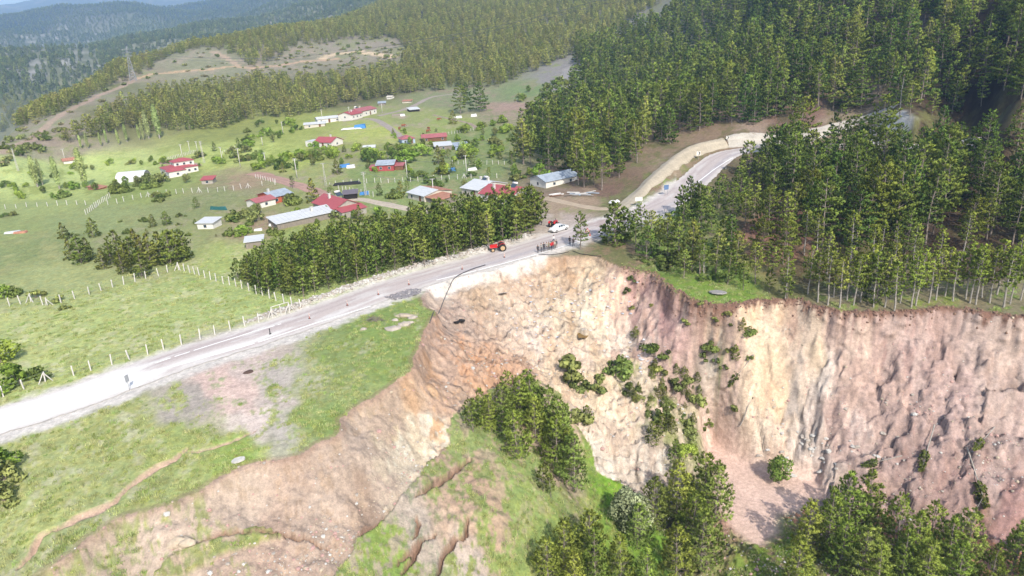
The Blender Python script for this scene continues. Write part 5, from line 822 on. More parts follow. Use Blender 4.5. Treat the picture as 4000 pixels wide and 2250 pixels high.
house('red_roof_house', 'long house with dull red roof beside the pale blue house', (1063,356), (1124,354), 6, 2.0, 'gable', 1.3, DRED, WOOD, wins=3)
house('grey_hut', 'wide grey-roofed hut below the dull red house', (1095,377), (1137,376), 5.5, 1.9, 'shed', .8, GREY, PLANK, wins=1, door=False, side_win=0, cat='hut')
house('grey_hut', 'square bluish hut right of the wide grey-roofed hut', (1146,378), (1180,376), 5, 2.0, 'shed', .7, BLUEG, PALEB, wins=1, door=False, side_win=0, cat='hut')
house('grey_hut', 'small lone grey hut in the pasture left of the huts', (915,381), (943,380), 4, 1.7, 'gable', .8, GREY, PLANK, wins=1, door=False, side_win=0, cat='hut')
r, w = house('red_barn', 'red barn with patched grey and red roof among the gardens', (948,431), (991,430), 5.5, 2.7, 'gable', 1.3, BLUEG, REDW, wins=2, door=False, side_win=0, cat='barn', rmat2=DRED)
house('', '', None, None, 3.0, 1.7, 'shed', .6, DRED, WOOD, wins=0, side_win=0, root=(r, w+.1, 1.0, 2.6), over=.2); house('', '', None, None, 3.0, 1.6, 'shed', .5, DRED, REDW, wins=0, side_win=0, root=(r, -2.4, .5, 2.3), over=.2)
r, w = house('two_tier_house', 'white house with two tiers of red roof beside the arched barn', (425,446), (500,430), 9, 2.9, 'hip', 1.5, RED, WHITE, wins=5)
house('', '', None, None, 5, 2.2, 'hip', 1.2, RED, WHITE, wins=3, door=False, root=(r, 3.0, 2.2, 6.5), zoff=3.3)
house('', '', None, None, 3.2, 2.6, 'hip', .8, RED, WHITE, wins=1, door=False, side_win=0, root=(r, -.5, -3.1, 5.5))
house('garden_shed', 'tiny shed with red roof between the barn hedge and the track', (508,464), (536,462), 3, 1.8, 'shed', .7, RED, BLOCK, wins=1, door=False, side_win=0, cat='shed')
house('garden_shed', 'small grey-roofed white shed in the orchard', (498,577), (537,576), 3.6, 2.0, 'shed', .5, GREY, WHITE, wins=1, door=False, side_win=0, cat='shed')
house('garden_shed', 'small grey-roofed plank shed behind the plantation corner', (620,627), (662,621), 3.2, 2.0, 'shed', .4, GREY, PLANK, wins=0, side_win=0, cat='shed')
house('white_hut', 'tiny white hut with orange roof in the far left meadow', (161,413), (190,409), 4, 1.6, 'gable', 1.0, BROWN, WHITE, wins=0, side_win=0, cat='hut')
house('brick_lean_to', 'low brick lean-to in front of the arched barn', (222,478), (252,477), 2.2, 1.0, 'shed', .3, BROWN, BROWN, wins=0, side_win=0, cat='hut')
r, w = house('rusty_roof_barn', 'barn with half zinc, half rusty tile roof behind the plantation', (1027,499), (1068,509), 8.5, 2.2, 'gable', 1.1, GREY, CREAM, wins=2, side_win=0, cat='barn', rmat2=BROWN)
house('', '', None, None, 5, 1.7, 'shed', .5, BROWN, PLANK, wins=0, side_win=0, root=(r, w+.05, .5, 6.0), over=.3)
house('zinc_roof_house', 'house with large pale zinc roof beside the crimson roof', (1162,489), (1204,498), 10, 2.6, 'gable', 1.7, GREY, CREAM, wins=2, chim=((2, 5.2), (4.5, 5.5)), heater=(3.2, 6))
house('crimson_roof_house', 'white house with broad crimson roof rising behind the plantation', (1208,506), (1288,516), 8.5, 2.8, 'gable', 1.9, RED, WHITE, wins=4, chim=((3, 2.2),), heater=(7.5, 5))
house('metal_roof_house', 'white house with ribbed bluish metal roof by the forest edge', (1334,466), (1374,474), 11, 2.5, 'gable_side', 1.5, BLUEG, WHITE, wins=1, door=False, side_win=2)
house('dark_shed', 'dark plank shed behind the crimson-roofed farmhouse', (866,503), (899,500), 3.5, 2.0, 'shed', .4, mat_plain('mossy_sheet', (120, 112, 118), .8), DARK, wins=0, side_win=0, cat='shed')
house('grey_hut', 'little grey-roofed hut behind the twin-roofed white house', (952,266), (970,264), 4, 1.6, 'shed', .7, BLUEG, PLANK, wins=0, side_win=0, cat='hut')
house('open_shed', 'leaning open shed with pale metal roof above the pasture', (1032,282), (1056,280), 4, 1.5, 'shed', .9, GREY, DARK, wins=0, side_win=0, cat='shed')  # closed box; its dark walls stand for the shade of the open front
house('open_shed', 'ruined pale shed at the top of the village lane', (1012,260), (1033,259), 3.5, 1.4, 'shed', .5, BROWN, CREAM, wins=0, side_win=0, cat='shed')
house('white_hut', 'highest small white hut under the hill forest', (973,250), (985,249), 3.5, 1.6, 'gable', .8, CREAM, WHITE, wins=0, side_win=0, cat='hut')
# arched barn
a = at(292,463); b = at(362,453); L_ = float(np.hypot(*(b-a)[:2])); yaw = math.atan2(b[1]-a[1], b[0]-a[0]); ab = thing('arched_barn', a, yaw, 'white arched tunnel barn open at its left end', 'barn'); Rb = 3.9; k = 14
pr = [(Rb-Rb*math.cos(math.pi*i/k), 3.2*math.sin(math.pi*i/k)**.8) for i in range(k+1)]; m = MB(); V = [(x, y, z) for x in np.linspace(0, L_, 9) for y, z in pr]; V2 = [(x, Rb+(y-Rb)*.985, z-.05) for x in np.linspace(0, L_, 9) for y, z in pr]
m.poly(V+V2, [(i*(k+1)+j, i*(k+1)+j+1, (i+1)*(k+1)+j+1, (i+1)*(k+1)+j) for i in range(8) for j in range(k)]+[(9*(k+1)+i*(k+1)+j, 9*(k+1)+(i+1)*(k+1)+j, 9*(k+1)+(i+1)*(k+1)+j+1, 9*(k+1)+i*(k+1)+j+1) for i in range(8) for j in range(k)]); m.build('cover', mat_plain('white_film', (240, 240, 236), .5, var=.05), ab, sm=True)
for x in np.linspace(.02, L_-.02, 7): MB().tube([(x, Rb+(y-Rb)*.97, z-.1) for y, z in pr], .05, 5).build('hoop', STEEL, ab)
MB().poly([(L_-.05, y, z) for y, z in pr], [tuple(range(k+1))]).build('end_wall', BLOCK, ab); MB().box(.6, 1.6, .8, 6.8, 0, 1.2).build('hay_stack', mat_plain('hay', (196, 178, 120), .95, var=.3), ab)
# ------------------------------------------------------------------ fences: every post a piece
POSTM = {}
def post_mesh(h):
    k = round(h, 1)
    if k not in POSTM: POSTM[k] = MB().poly([(-.075,-.075,-.3),(.075,-.075,-.3),(.075,.075,-.3),(-.075,.075,-.3),(-.075,-.075,k-.12),(.075,-.075,k-.12),(.075,.075,k-.12),(-.075,.075,k-.12),(-.03,.02,k),(.03,.02,k)], [(0,1,5,4),(1,2,6,5),(2,3,7,6),(3,0,4,7),(4,5,9,8),(5,6,9),(6,7,8,9),(7,4,8)]).mesh('post', CONC)
    return POSTM[k]
WIREM = mat_plain('fence_wire', (140, 150, 145), .6, var=.1)
def fence(px, label, h=1.5, n=None, brace=(), group=None, wires=3, gap=()):
    P = at([p[0] for p in px], [p[1] for p in px])
    if n:
        s = np.linspace(0, 1, n); q = np.linspace(0, 1, len(P)); xy = np.stack([np.interp(s, q, P[:, i]) for i in range(2)], 1); P = np.column_stack([xy, H(xy[:, 0], xy[:, 1])])
    f = thing('post_fence', P[0], 0, label, 'fence', group); o = P[0]
    for i, p in enumerate(P):
        c = link('post', post_mesh(h+random.uniform(-.1, .1)), f); c.location = p-o; c.rotation_euler = (random.gauss(0, .04), random.gauss(0, .04), random.uniform(0, .5))
        if i in brace:
            for sg in (-1, 1):
                j = min(max(i+sg, 0), len(P)-1); d = (P[j]-p); d = d/(np.linalg.norm(d)+1e-6) if j != i else np.array([.7, -.7, 0]); e = p-o+d*.85; MB().beam(e+[0, 0, -.1], p-o+[0, 0, h*.85], .12).build('brace', CONC, f)
    for kz in range(wires):
        m = MB()
        for i in range(len(P)-1):
            if i in gap: continue
            zz = h*(.3+.3*kz); m.tube([P[i]-o+[0, 0, zz], (P[i]+P[i+1])/2-o+[0, 0, zz-.03], P[i+1]-o+[0, 0, zz]], .011, 3)
        m.build('wire', WIREM, f)
    return f
F1 = [(9,998),(61,980),(115,961),(186,945),(229,932),(282,917),(326,906),(372,892),(412,880),(457,867),(504,854),(541,842),(580,831),(616,820),(652,810),(686,799),(729,786),(757,776)]
f1 = fence(F1, 'pale concrete post fence along the far side of the road', 1.6, brace=(2, 15, 16), gap=(15,))
pa, pb = at(686, 799), at(729, 786); o = np.array(f1.location); MB().beam(pa-o+[0, 0, 1.75], pb-o+[0, 0, 1.75], .1).beam((pa+pb)/2-o+[0, 0, 0], (pa+pb)/2-o+[0, 0, 1.75], .1).beam(pa-o, pa-o+[0, 0, 1.8], .14).beam(pb-o, pb-o+[0, 0, 1.8], .14).build('gate', CONC, f1)
fence([(25,771),(52,765),(78,759),(108,767),(120,770),(154,762),(188,752),(225,741),(255,732),(284,724),(312,716),(340,709),(367,701),(399,694),(422,685),(450,679)], 'post fence across the near meadow below the small wood', 1.6, brace=(2, 4, 15))
fence([(450,679),(464,682),(478,686),(490,690),(502,694),(516,699),(530,704),(544,708),(562,714),(578,717),(594,721),(609,726),(627,733),(645,740),(661,745),(678,751),(695,757),(715,763),(735,770),(757,775)][1:], 'post fence running down to the road in front of the plantation', 1.6)
fence([(14,526),(41,524),(67,520),(94,520),(120,519),(145,517),(169,516),(194,515),(216,516)], 'short post fence at the far left of the shaded meadow', 1.4)
fence([(217,540),(277,497)], 'close-set post fence slanting across the shaded meadow', 1.5, n=15, brace=(6,))
fence([(272,515),(295,512),(312,507),(335,502),(356,497),(374,495),(399,491),(420,489),(444,487),(462,486),(484,485),(502,484),(524,484),(548,483),(566,481),(588,479),(607,475),(625,473),(660,467),(692,465)], 'long post fence in front of the arched barn hedge', 1.5, brace=(5, 11, 17))
fence([(644,448),(694,461)], 'post fence on the near side of the reddish track', 1.4, n=9)
fence([(853,478),(939,495)], 'post fence slanting behind the crimson-roofed farmhouse', 1.4, n=10)
fence([(830,470),(845,466),(864,465),(884,463),(903,462),(923,461),(943,460),(959,460),(977,460),(994,459),(1014,458),(1033,458),(1052,457),(1072,456),(1092,453),(1111,452),(1131,451),(1151,451),(1168,448),(1185,449),(1250,448)], 'long post fence across the pastures behind the houses', 1.4, brace=(18,))
fence([(1115,341),(1191,328)], 'white picket row beside the cow pasture', 1.3, n=12)
fence([(1138,413),(1269,414)], 'post fence near the stream right of the red barn', 1.3, n=10)
fence([(422,404),(492,385)], 'white picket row behind the two-tier house', 1.3, n=18)
fence([(560,387),(608,365)], 'white picket row climbing beside the poles', 1.2, n=9)
# ------------------------------------------------------------------ poles and wires
POLES = []
def pole(u, v, vt, label, style='plain', arms=1, lean=0):
    p = at(u, v); r_ = math.hypot(p[0], p[1]); h = (v-vt)*r_/FPX/.97*1.05; t = thing('utility_pole', p, random.uniform(-.5, .5), label, 'utility pole', 'utility poles of the village')
    if style == 'lattice':
        m = MB(); w = .26
        for sx in (-1, 1):
            for sy in (-1, 1): m.beam((sx*w, sy*w, -.2), (sx*w*.35, sy*w*.35, h), .06)
        n = int(h/.7)
        for i in range(n):
            k0, k1 = 1-.65*i/n, 1-.65*(i+1)/n
            for a_, b_ in (((-1, -1), (1, -1)), ((1, 1), (-1, 1)), ((-1, 1), (-1, -1)), ((1, -1), (1, 1))): m.beam((a_[0]*w*k0, a_[1]*w*k0, h*i/n), (b_[0]*w*k1, b_[1]*w*k1, h*(i+1)/n), .035)
        m.build('lattice_mast', CONC, t)
    else: MB().tube([(0, 0, -.3), (lean, 0, h)], [.14, .09], 8).build('shaft', CONC, t, sm=True)
    for a_ in range(arms):
        z = h-.15-.45*a_; x = MB().box(-.6, .6, -.05, .05, z-.05, z+.05).build('crossarm', STEEL, t)
        for q in (-.5, 0, .5): MB().tube([(q, 0, z+.05), (q, 0, z+.2)], .04, 6).build('insulator', WHITE, x)
    top = np.array([p[0], p[1], p[2]+h]); POLES.append(top); return top
pl = {}
for key, u, v, vt, lab, st, ar in [('a',921,493,437,'lattice pole standing behind the crimson-roofed farmhouse','lattice',2),('b',748,449,404,'plain pole with crossarms beside the reddish track','plain',2),('c',820,467,416,'slim lattice pole between the track and the pasture','lattice',1),('d',1025,449,407,'plain pole in the pasture right of the red barn','plain',1),('e',1174,436,394,'plain pole near the stream fence','plain',1),('f',1091,492,452,'thick pole between the rusty barn and zinc roof','plain',1),('g',669,416,388,'plain pole at the top of the reddish track','plain',1),('h',46,430,388,'lattice pole at the left edge of the village','lattice',1),('i',164,404,381,'thin pole behind the tiny white hut','plain',1),('j',461,403,370,'left pole of the group behind the two-tier house','plain',1),('k',479,386,360,'hindmost pole of the group behind the two-tier house','plain',1),('l',514,410,364,'stout lattice pole behind the two-tier house','lattice',3),('m',561,411,376,'pole right of the stout lattice pole','plain',1),('n',605,420,380,'pole by the white pickets below the bank','plain',1),('o',713,339,311,'pole on the bank below the cottage','plain',1),('p',661,366,349,'short pole left of the cottage','plain',1),('q',811,300,279,'pole above the zinc sheds','plain',1),('r',881,302,274,'pole in front of the twin-roofed house','plain',1),('s',962,284,261,'pole right of the twin-roofed house','plain',1),('t',497,380,360,'small pole beyond the stout lattice pole','plain',1)]: pl[key] = pole(u, v, vt, lab, st, ar)
def wire(pts, label, r=.03, sag=1.0, name='power_line', mat=None, n=14):
    m = MB()
    for a_, b_ in zip(pts[:-1], pts[1:]):
        a_ = np.array(a_, float); b_ = np.array(b_, float); s = np.linspace(0, 1, n); P = a_+(b_-a_)*s[:, None]; P[:, 2] -= sag*4*s*(1-s); m.tube(P, r, 4)
    return m.build(name, mat or mat_plain('cable', (120, 122, 124), .6), None, label=label, cat='wire')
wire([pl['f'], pl['a']], 'sagging cable from thick pole to the farmhouse', .035, 1.2); wire([pl['f'], at(1175,470)+[0, 0, 4]], 'cable from thick pole to the zinc-roofed house', .035, .6); wire([pl['c'], pl['d'], pl['e'], at(1290,430)+[0, 0, 7]], 'power line crossing the pastures', .03, 1.0); wire([pl['b'], pl['c']], 'cable between the track poles', .03, .8); wire([pl['n'], pl['m'], pl['l']], 'cable along the poles behind the two-tier house', .03, .8)
py = at(336,203); hp = 68*float(np.hypot(py[0], py[1]))/FPX; t = thing('power_pylon', py, .4, 'tall lattice power pylon on the left ridge', 'pylon'); m = MB()
for sx in (-1, 1):
    for sy in (-1, 1): m.beam((sx*2.2, sy*2.2, -1), (sx*.5, sy*.5, hp*.72), .22).beam((sx*.5, sy*.5, hp*.72), (sx*.12, sy*.12, hp), .18)
for i in range(9):
    k0, k1 = 2.2-1.7*i/9, 2.2-1.7*(i+1)/9
    for a_, b_ in (((-1, -1), (1, -1)), ((1, 1), (-1, 1)), ((-1, 1), (-1, -1)), ((1, -1), (1, 1))): m.beam((a_[0]*k0, a_[1]*k0, hp*.72*i/9), (b_[0]*k1, b_[1]*k1, hp*.72*(i+1)/9), .12).beam((b_[0]*k0, b_[1]*k0, hp*.72*i/9), (a_[0]*k1, a_[1]*k1, hp*.72*(i+1)/9), .12)
m.build('lattice_mast', STEEL, t)
for z in (.74, .84, .94): MB().beam((-3.2, 0, hp*z), (3.2, 0, hp*z), .2).beam((-3.2, 0, hp*z), (0, 0, hp*z+.9), .12).beam((3.2, 0, hp*z), (0, 0, hp*z+.9), .12).build('crossarm', STEEL, t)
wire([py+[0, 0, hp*.9], ph(660,146,560), ph(1050,101,480), ph(1500,2,400), ph(1750,-60,360)], 'long high-voltage line crossing in front of the hill forest', .10, 2.0); wire([py+[1, 0, hp*.8], ph(662,149,560)+[1, 0, -1.2], ph(1052,105,481)+[1, 0, -.8], ph(1502,7,401)+[1, 0, -.8], ph(1750,-55,361)], 'lower strand of the high-voltage line', .08, 2.0)
# ------------------------------------------------------------------ vehicles
CARW = mat_plain('white_car_paint', (240, 240, 240), .25, var=.03); TRED = mat_plain('red_tractor_paint', (205, 42, 44), .35, var=.1); TYRE = mat_plain('tyre_rubber', (46, 44, 44), .85, var=.2); RIMM = mat_plain('wheel_rim', (190, 188, 184), .4, var=.1, metal=.4); RIMO = mat_plain('tractor_rim', (200, 170, 130), .6, var=.15); HEAD = mat_plain('headlight_glass', (215, 220, 225), .15, var=.05); TAIL = mat_plain('tail_light', (160, 30, 30), .3); SEATM = mat_plain('seat_cover', (70, 62, 58), .8)
def wheel(parent, c, r, w, rim, name='wheel'):
    t = MB(); V = []; F = []; n = 20; prof = [(-w/2, r*.62), (-w/2, r*.93), (-w*.3, r), (w*.3, r), (w/2, r*.93), (w/2, r*.62)]
    for i in range(n):
        a_ = 2*math.pi*i/n
        for y, q in prof: V.append((c[0]+q*math.cos(a_), c[1]+y, c[2]+q*math.sin(a_)))
    k = len(prof)
    for i in range(n):
        for j in range(k-1): F.append((i*k+j, i*k+j+1, ((i+1) % n)*k+j+1, ((i+1) % n)*k+j))
    wo = MB().tube([(c[0], c[1]-w*.42, c[2]), (c[0], c[1]+w*.42, c[2])], r*.3, 10).build(name, rim, parent); t.poly(V, F).build('tyre', TYRE, wo, sm=True); MB().tube([(c[0], c[1]-w*.3, c[2]), (c[0], c[1]+w*.3, c[2])], r*.64, 16).build('rim', rim, wo)
def car(u, v, rz, label):
    p = at(u, v); c = thing('parked_car', p+[0, 0, .05], rz, label, 'car'); L = 4.5
    # sections along x: (x, half width, sill z, beltline z, roof half width, roof z)
    S = [(-2.22,.60,.42,.78,.52,.80),(-2.10,.78,.30,.86,.66,.88),(-1.55,.86,.24,.93,.74,.97),(-1.15,.87,.22,.95,.62,1.18),(-.55,.88,.22,.95,.60,1.42),(.2,.88,.22,.94,.60,1.45),(.75,.88,.22,.92,.60,1.30),(1.25,.87,.22,.90,.70,.96),(1.8,.84,.25,.82,.66,.86),(2.12,.74,.32,.72,.58,.74),(2.25,.58,.40,.62,.48,.63)]
    V = []; F = []
    for x, hw, z0, zb, rw, zr in S: V += [(x, -hw*.9, z0), (x, -hw, z0+.2), (x, -hw, zb-.08), (x, -hw*.96, zb), (x, -rw, zr-.03), (x, -rw*.7, zr), (x, rw*.7, zr), (x, rw, zr-.03), (x, hw*.96, zb), (x, hw, zb-.08), (x, hw, z0+.2), (x, hw*.9, z0)]
    k = 12
    for i in range(len(S)-1):
        for j in range(k): F.append((i*k+j, i*k+(j+1) % k, (i+1)*k+(j+1) % k, (i+1)*k+j))
    F += [tuple(range(k))[::-1], tuple((len(S)-1)*k+j for j in range(k))]
    MB().poly(V, F).build('body', CARW, c, sm=False)
    def pane(a, b, j0, j1, sh, name='side_window'):
        q = [V[a*k+j0], V[b*k+j0], V[b*k+j1], V[a*k+j1]]; ctr = np.mean(q, 0); q = [tuple(ctr+(np.array(z)-ctr)*sh) for z in q]; n = np.cross(np.array(q[1])-np.array(q[0]), np.array(q[2])-np.array(q[0])); n = n/np.linalg.norm(n); n = n if n@(ctr-[0, 0, .9]) > 0 else -n
        MB().slab([tuple(np.array(z)+n*.008) for z in (q if n@np.cross(np.array(q[1])-np.array(q[0]), np.array(q[2])-np.array(q[0])) > 0 else q[::-1])], .006).build(name, GLASS, c)
    pane(6, 7, 4, 7, .84, 'windscreen'); pane(2, 3, 4, 7, .8, 'rear_window')
    for j0, j1 in ((3, 4), (8, 7)):
        pane(3, 4, j0, j1, .8); pane(4, 5, j0, j1, .86); pane(5, 6, j0, j1, .86)
    for sy in (-1, 1):
        MB().ball((2.1, sy*.58, .64), .14, (.7, 1, .6)).build('headlight', HEAD, c); MB().ball((-2.14, sy*.6, .74), .12, (.5, 1, .7)).build('tail_light', TAIL, c); MB().ball((.75, sy*.98, .98), .1, (.6, 1, .7)).build('mirror', CARW, c); d = MB().box(.0, .12, sy*.885-.012, sy*.885+.012, .82, .86).build('door_handle', RIMM, c)
        for x in (-1.38, 1.4): wheel(c, (x, sy*.79, .32), .32, .2, RIMM)
    MB().box(2.2, 2.27, -.3, .3, .4, .5).build('number_plate', WHITE, c); MB().box(2.19, 2.262, -.42, .42, .52, .6).build('grille', BLACK, c)
    return c
car(1406, 581, math.radians(-140), 'white saloon car parked at the lay-by beside the road')
def tractor(u, v, rz, label, sc=1.0):
    p = at(u, v); t = thing('tractor', p+[0, 0, .04], rz, label, 'tractor', sc=sc)
    MB().poly([(.5,-.3,.75),(1.9,-.26,.72),(1.98,-.22,.80),(1.98,-.2,1.2),(1.8,-.24,1.32),(.5,-.3,1.38),(.5,.3,.75),(1.9,.26,.72),(1.98,.22,.80),(1.98,.2,1.2),(1.8,.24,1.32),(.5,.3,1.38)], [(0,1,2,3,4,5)[::1],(11,10,9,8,7,6),(0,6,7,1),(1,7,8,2),(2,8,9,3),(3,9,10,4),(4,10,11,5),(5,11,6,0)]).build('bonnet', TRED, t)
    MB().box(-.7, 1.9, -.2, .2, .5, .8).box(-.8, -.3, -.28, .28, .45, .95).build('chassis', BLACK, t); MB().box(1.985, 2.03, -.2, .2, .82, 1.2).build('grille', STEEL, t)
    for sy in (-1, 1):
        wheel(t, (-.45, sy*.78, .72), .72, .38, RIMO, 'rear_wheel'); wheel(t, (1.45, sy*.68, .42), .42, .24, RIMO, 'front_wheel')
        V = [(-.45+.86*math.cos(a_), y, .72+.86*math.sin(a_)) for a_ in np.linspace(.3, 2.6, 8) for y in (sy*.5, sy*.98)]; MB().poly(V, [(2*i, 2*i+1, 2*i+3, 2*i+2) for i in range(7)]).build('mudguard', TRED, t); MB().ball((2.0, sy*.14, 1.06), .09).build('headlight', HEAD, t)
    MB().box(-.55, -.15, -.25, .25, 1.1, 1.18).box(-.6, -.52, -.25, .25, 1.15, 1.5).build('seat', SEATM, t); MB().tube([(.5, 0, 1.3), (.28, 0, 1.55)], .03, 6).build('steering_column', BLACK, t); MB().tube([(.28+.17*math.cos(a_)*.5, .2*math.sin(a_), 1.55+.17*math.cos(a_)*.6) for a_ in np.linspace(0, 6.28, 13)], .02, 4).build('steering_wheel', BLACK, t); MB().tube([(1.3, .1, 1.3), (1.3, .1, 1.95)], .04, 6).build('exhaust_pipe', BLACK, t)
    return t
tractor(1258, 631, math.radians(188), 'red tractor at the road edge beside the plantation'); tractor(1393, 571, math.radians(60), 'red tractor partly hidden behind the white car', .85)
# ------------------------------------------------------------------ people
SKIN = mat_plain('skin', (200, 150, 122), .7, var=.06)
_cloth = {}
def cloth(c):
    if c not in _cloth: _cloth[c] = mat_plain('cloth_%d_%d_%d' % c, c, .85, var=.14, scale=6)
    return _cloth[c]
def person_mesh(seed, stance, arm):
    """one continuous skinned body, 1.74 m tall, facing -Y"""
    g = random.Random(seed); J = {}; E = []; R = {}
    def v(n, x, y, z, r, p=None):
        J[n] = (x, y, z); R[n] = r
        if p: E.append((p, n))
    v('pel', 0, 0, .95, .145); v('bel', 0, 0, 1.1, .135, 'pel'); v('che', 0, .01, 1.28, .155, 'bel'); v('nec', 0, .01, 1.46, .062, 'che'); v('jaw', 0, -.02, 1.55, .075, 'nec'); v('hea', 0, -.01, 1.63, .098, 'jaw'); v('top', 0, 0, 1.71, .07, 'hea')
    st = stance
    for s, nm in ((-1, 'l'), (1, 'r')):
        f = st if s > 0 else -st
        v('hip'+nm, s*.095, 0, .88, .098, 'pel'); v('kne'+nm, s*.11, -.02+f*.5, .5, .066, 'hip'+nm); v('ank'+nm, s*.115, f, .09, .045, 'kne'+nm); v('toe'+nm, s*.125, f-.16, .045, .04, 'ank'+nm)
        v('sho'+nm, s*.185, .01, 1.39, .068, 'che'); a = arm if s > 0 else arm*.4
        v('elb'+nm, s*.245, .03-a*.12, 1.13, .05, 'sho'+nm); v('wri'+nm, s*(.25-.10*a), -.05-a*.24, .90+.18*a, .036, 'elb'+nm); v('pal'+nm, s*(.25-.13*a), -.07-a*.28, .83+.2*a, .034, 'wri'+nm)
        for q, (dx, l) in enumerate(((-.025, .07), (0, .085), (.02, .075), (.036, .055))): v('fin%d' % q+nm, s*(.25-.13*a)+dx*s, -.08-a*.3, .83+.2*a-l, .011, 'pal'+nm)
        v('thu'+nm, s*(.25-.13*a)-s*.03, -.11-a*.28, .815+.2*a, .012, 'pal'+nm)
    names = list(J); me = bpy.data.meshes.new('body_source'); me.from_pydata([J[n] for n in names], [(names.index(a), names.index(b)) for a, b in E], []); o = bpy.data.objects.new('body_source', me); COL.objects.link(o)
    md = o.modifiers.new('skin', 'SKIN'); md.use_smooth_shade = True
    for i, n in enumerate(names): me.skin_vertices[0].data[i].radius = (R[n], R[n]*(.8 if n in ('pel', 'bel', 'che') else 1)); me.skin_vertices[0].data[i].use_root = n == 'pel'
    sb = o.modifiers.new('sub', 'SUBSURF'); sb.levels = 1; sb.render_levels = 1
    dg = bpy.context.evaluated_depsgraph_get(); ev = o.evaluated_get(dg); out = bpy.data.meshes.new_from_object(ev); bpy.data.objects.remove(o); return out
BODIES = [person_mesh(1, .06, 0), person_mesh(2, .14, .6), person_mesh(3, .03, 1.0), person_mesh(4, .1, .25)]
def person(u, v, face, label, shirt, trous, hair, body=0, h=1.72, sleeve=True):
    p = at(u, v); t = thing('person', p+[0, 0, .03], face, label, 'person', 'people looking into the slide', sc=h/1.74); me = BODIES[body].copy(); me.materials.clear()
    for m in (cloth(shirt), cloth(trous), SKIN, cloth((52, 44, 40))): me.materials.append(m)
    for f in me.polygons:
        c = f.center; arm = abs(c.x) > .2
        f.material_index = 3 if c.z < .08 else 1 if (c.z < .96 and not arm) else 2 if (c.z > 1.45 or (arm and c.z < (.95 if sleeve else 1.2) and c.y < .02 and c.z < 1.02)) else 0
    link('body', me, t); hm = MB().ball((0, .02, 1.665), .108, (.95, 1.05, .85), 12, 8); link('hair', hm.mesh('hair', cloth(hair), True), t)
    fm = MB()
    for sx in (-1, 1): fm.ball((sx*.035, -.1, 1.63), .012)
    fm.build('eyes', cloth((40, 34, 30)), t); MB().ball((0, -.115, 1.60), .02, (.7, 1, 1.2)).build('nose', SKIN, t); MB().box(-.025, .025, -.1, -.092, 1.552, 1.562).build('mouth', cloth((150, 84, 76)), t)
    return t
P7 = lambda tx, ty: (1288+.25*tx, 362.6+.25*ty)
for tx, ty, fc, lab, sh, tr, ha, bd in [(263,1100,-.3,'leftmost person of the group, in dark clothes at the road edge',(52,52,58),(46,46,52),(40,34,30),0),(297,1088,.3,'second person from left, in a pale grey jacket',(160,158,152),(98,92,90),(60,52,46),1),(323,1082,.1,'person in a black jacket, third from the left',(50,50,56),(62,58,60),(50,44,40),2),(350,1075,-.4,'person in a light grey jacket in the middle of the group',(178,172,166),(104,96,92),(96,88,80),3),(372,1070,.2,'person in olive camouflage jacket beside the red ones',(132,126,98),(96,90,72),(60,52,44),0),(398,1068,.5,'person in a bright red jacket, left of the two in red',(205,48,52),(58,54,60),(48,42,38),2),(412,1060,-.2,'person in a crimson top, right of the two in red',(190,44,56),(84,80,86),(80,60,50),1),(430,1058,.3,'person in beige coat behind the red jackets',(188,178,164),(120,112,104),(120,110,100),3),(447,1050,-.5,'person in dark jacket at the right end of the group',(62,58,62),(120,108,98),(44,40,36),0),(420,1000,.1,'person in white top standing behind the group on the road',(226,224,220),(96,100,116),(60,50,44),1),(583,1010,.2,'taller of two people standing apart near the lone pine',(74,68,66),(36,36,42),(50,44,38),0),(618,1030,-.3,'shorter of two people standing apart near the lone pine',(96,82,76),(52,50,56),(60,54,48),3)]: person(*P7(tx, ty), fc, lab, sh, tr, ha, bd, random.uniform(1.62, 1.8))
# ------------------------------------------------------------------ road furniture
def bollard(u, v, label, dark=False):
    p = at(u, v); t = thing('traffic_bollard', p+[0, 0, .05], 0, label, 'bollard', 'bollards along the road centre'); MB().poly([(.28*math.cos(a_), .28*math.sin(a_), 0) for a_ in np.arange(8)*math.pi/4]+[(.2*math.cos(a_), .2*math.sin(a_), .09) for a_ in np.arange(8)*math.pi/4], [(i, (i+1) % 8, 8+(i+1) % 8, 8+i) for i in range(8)]+[tuple(range(8, 16))]).build('base', BLACK, t)
    MB().tube([(0, 0, .09), (.02, 0, .95)], [.07, .055], 8).build('post', BLACK if dark else mat_plain('orange_plastic', (196, 112, 88), .6), t)
    for z in (.45, .75): MB().tube([(.012, 0, z), (.015, 0, z+.16)], .074, 8).build('reflective_band', WHITE if not dark else BLACK, t)
for u, v, l, d in [(680,842,'dark unbanded bollard nearest on the road',True),(779,803,'banded bollard in the road beside the meadow gate',False),(874,770,'banded bollard left of the crumbled asphalt',False),(952,743,'banded bollard just above the crumbled asphalt',False),(1029,718,'banded bollard opposite the broken road edge',False),(1163,679,'banded bollard where the hose crosses the road',False),(1269,649,'farthest banded bollard below the red tractor',False)]: bollard(u, v, l, d)
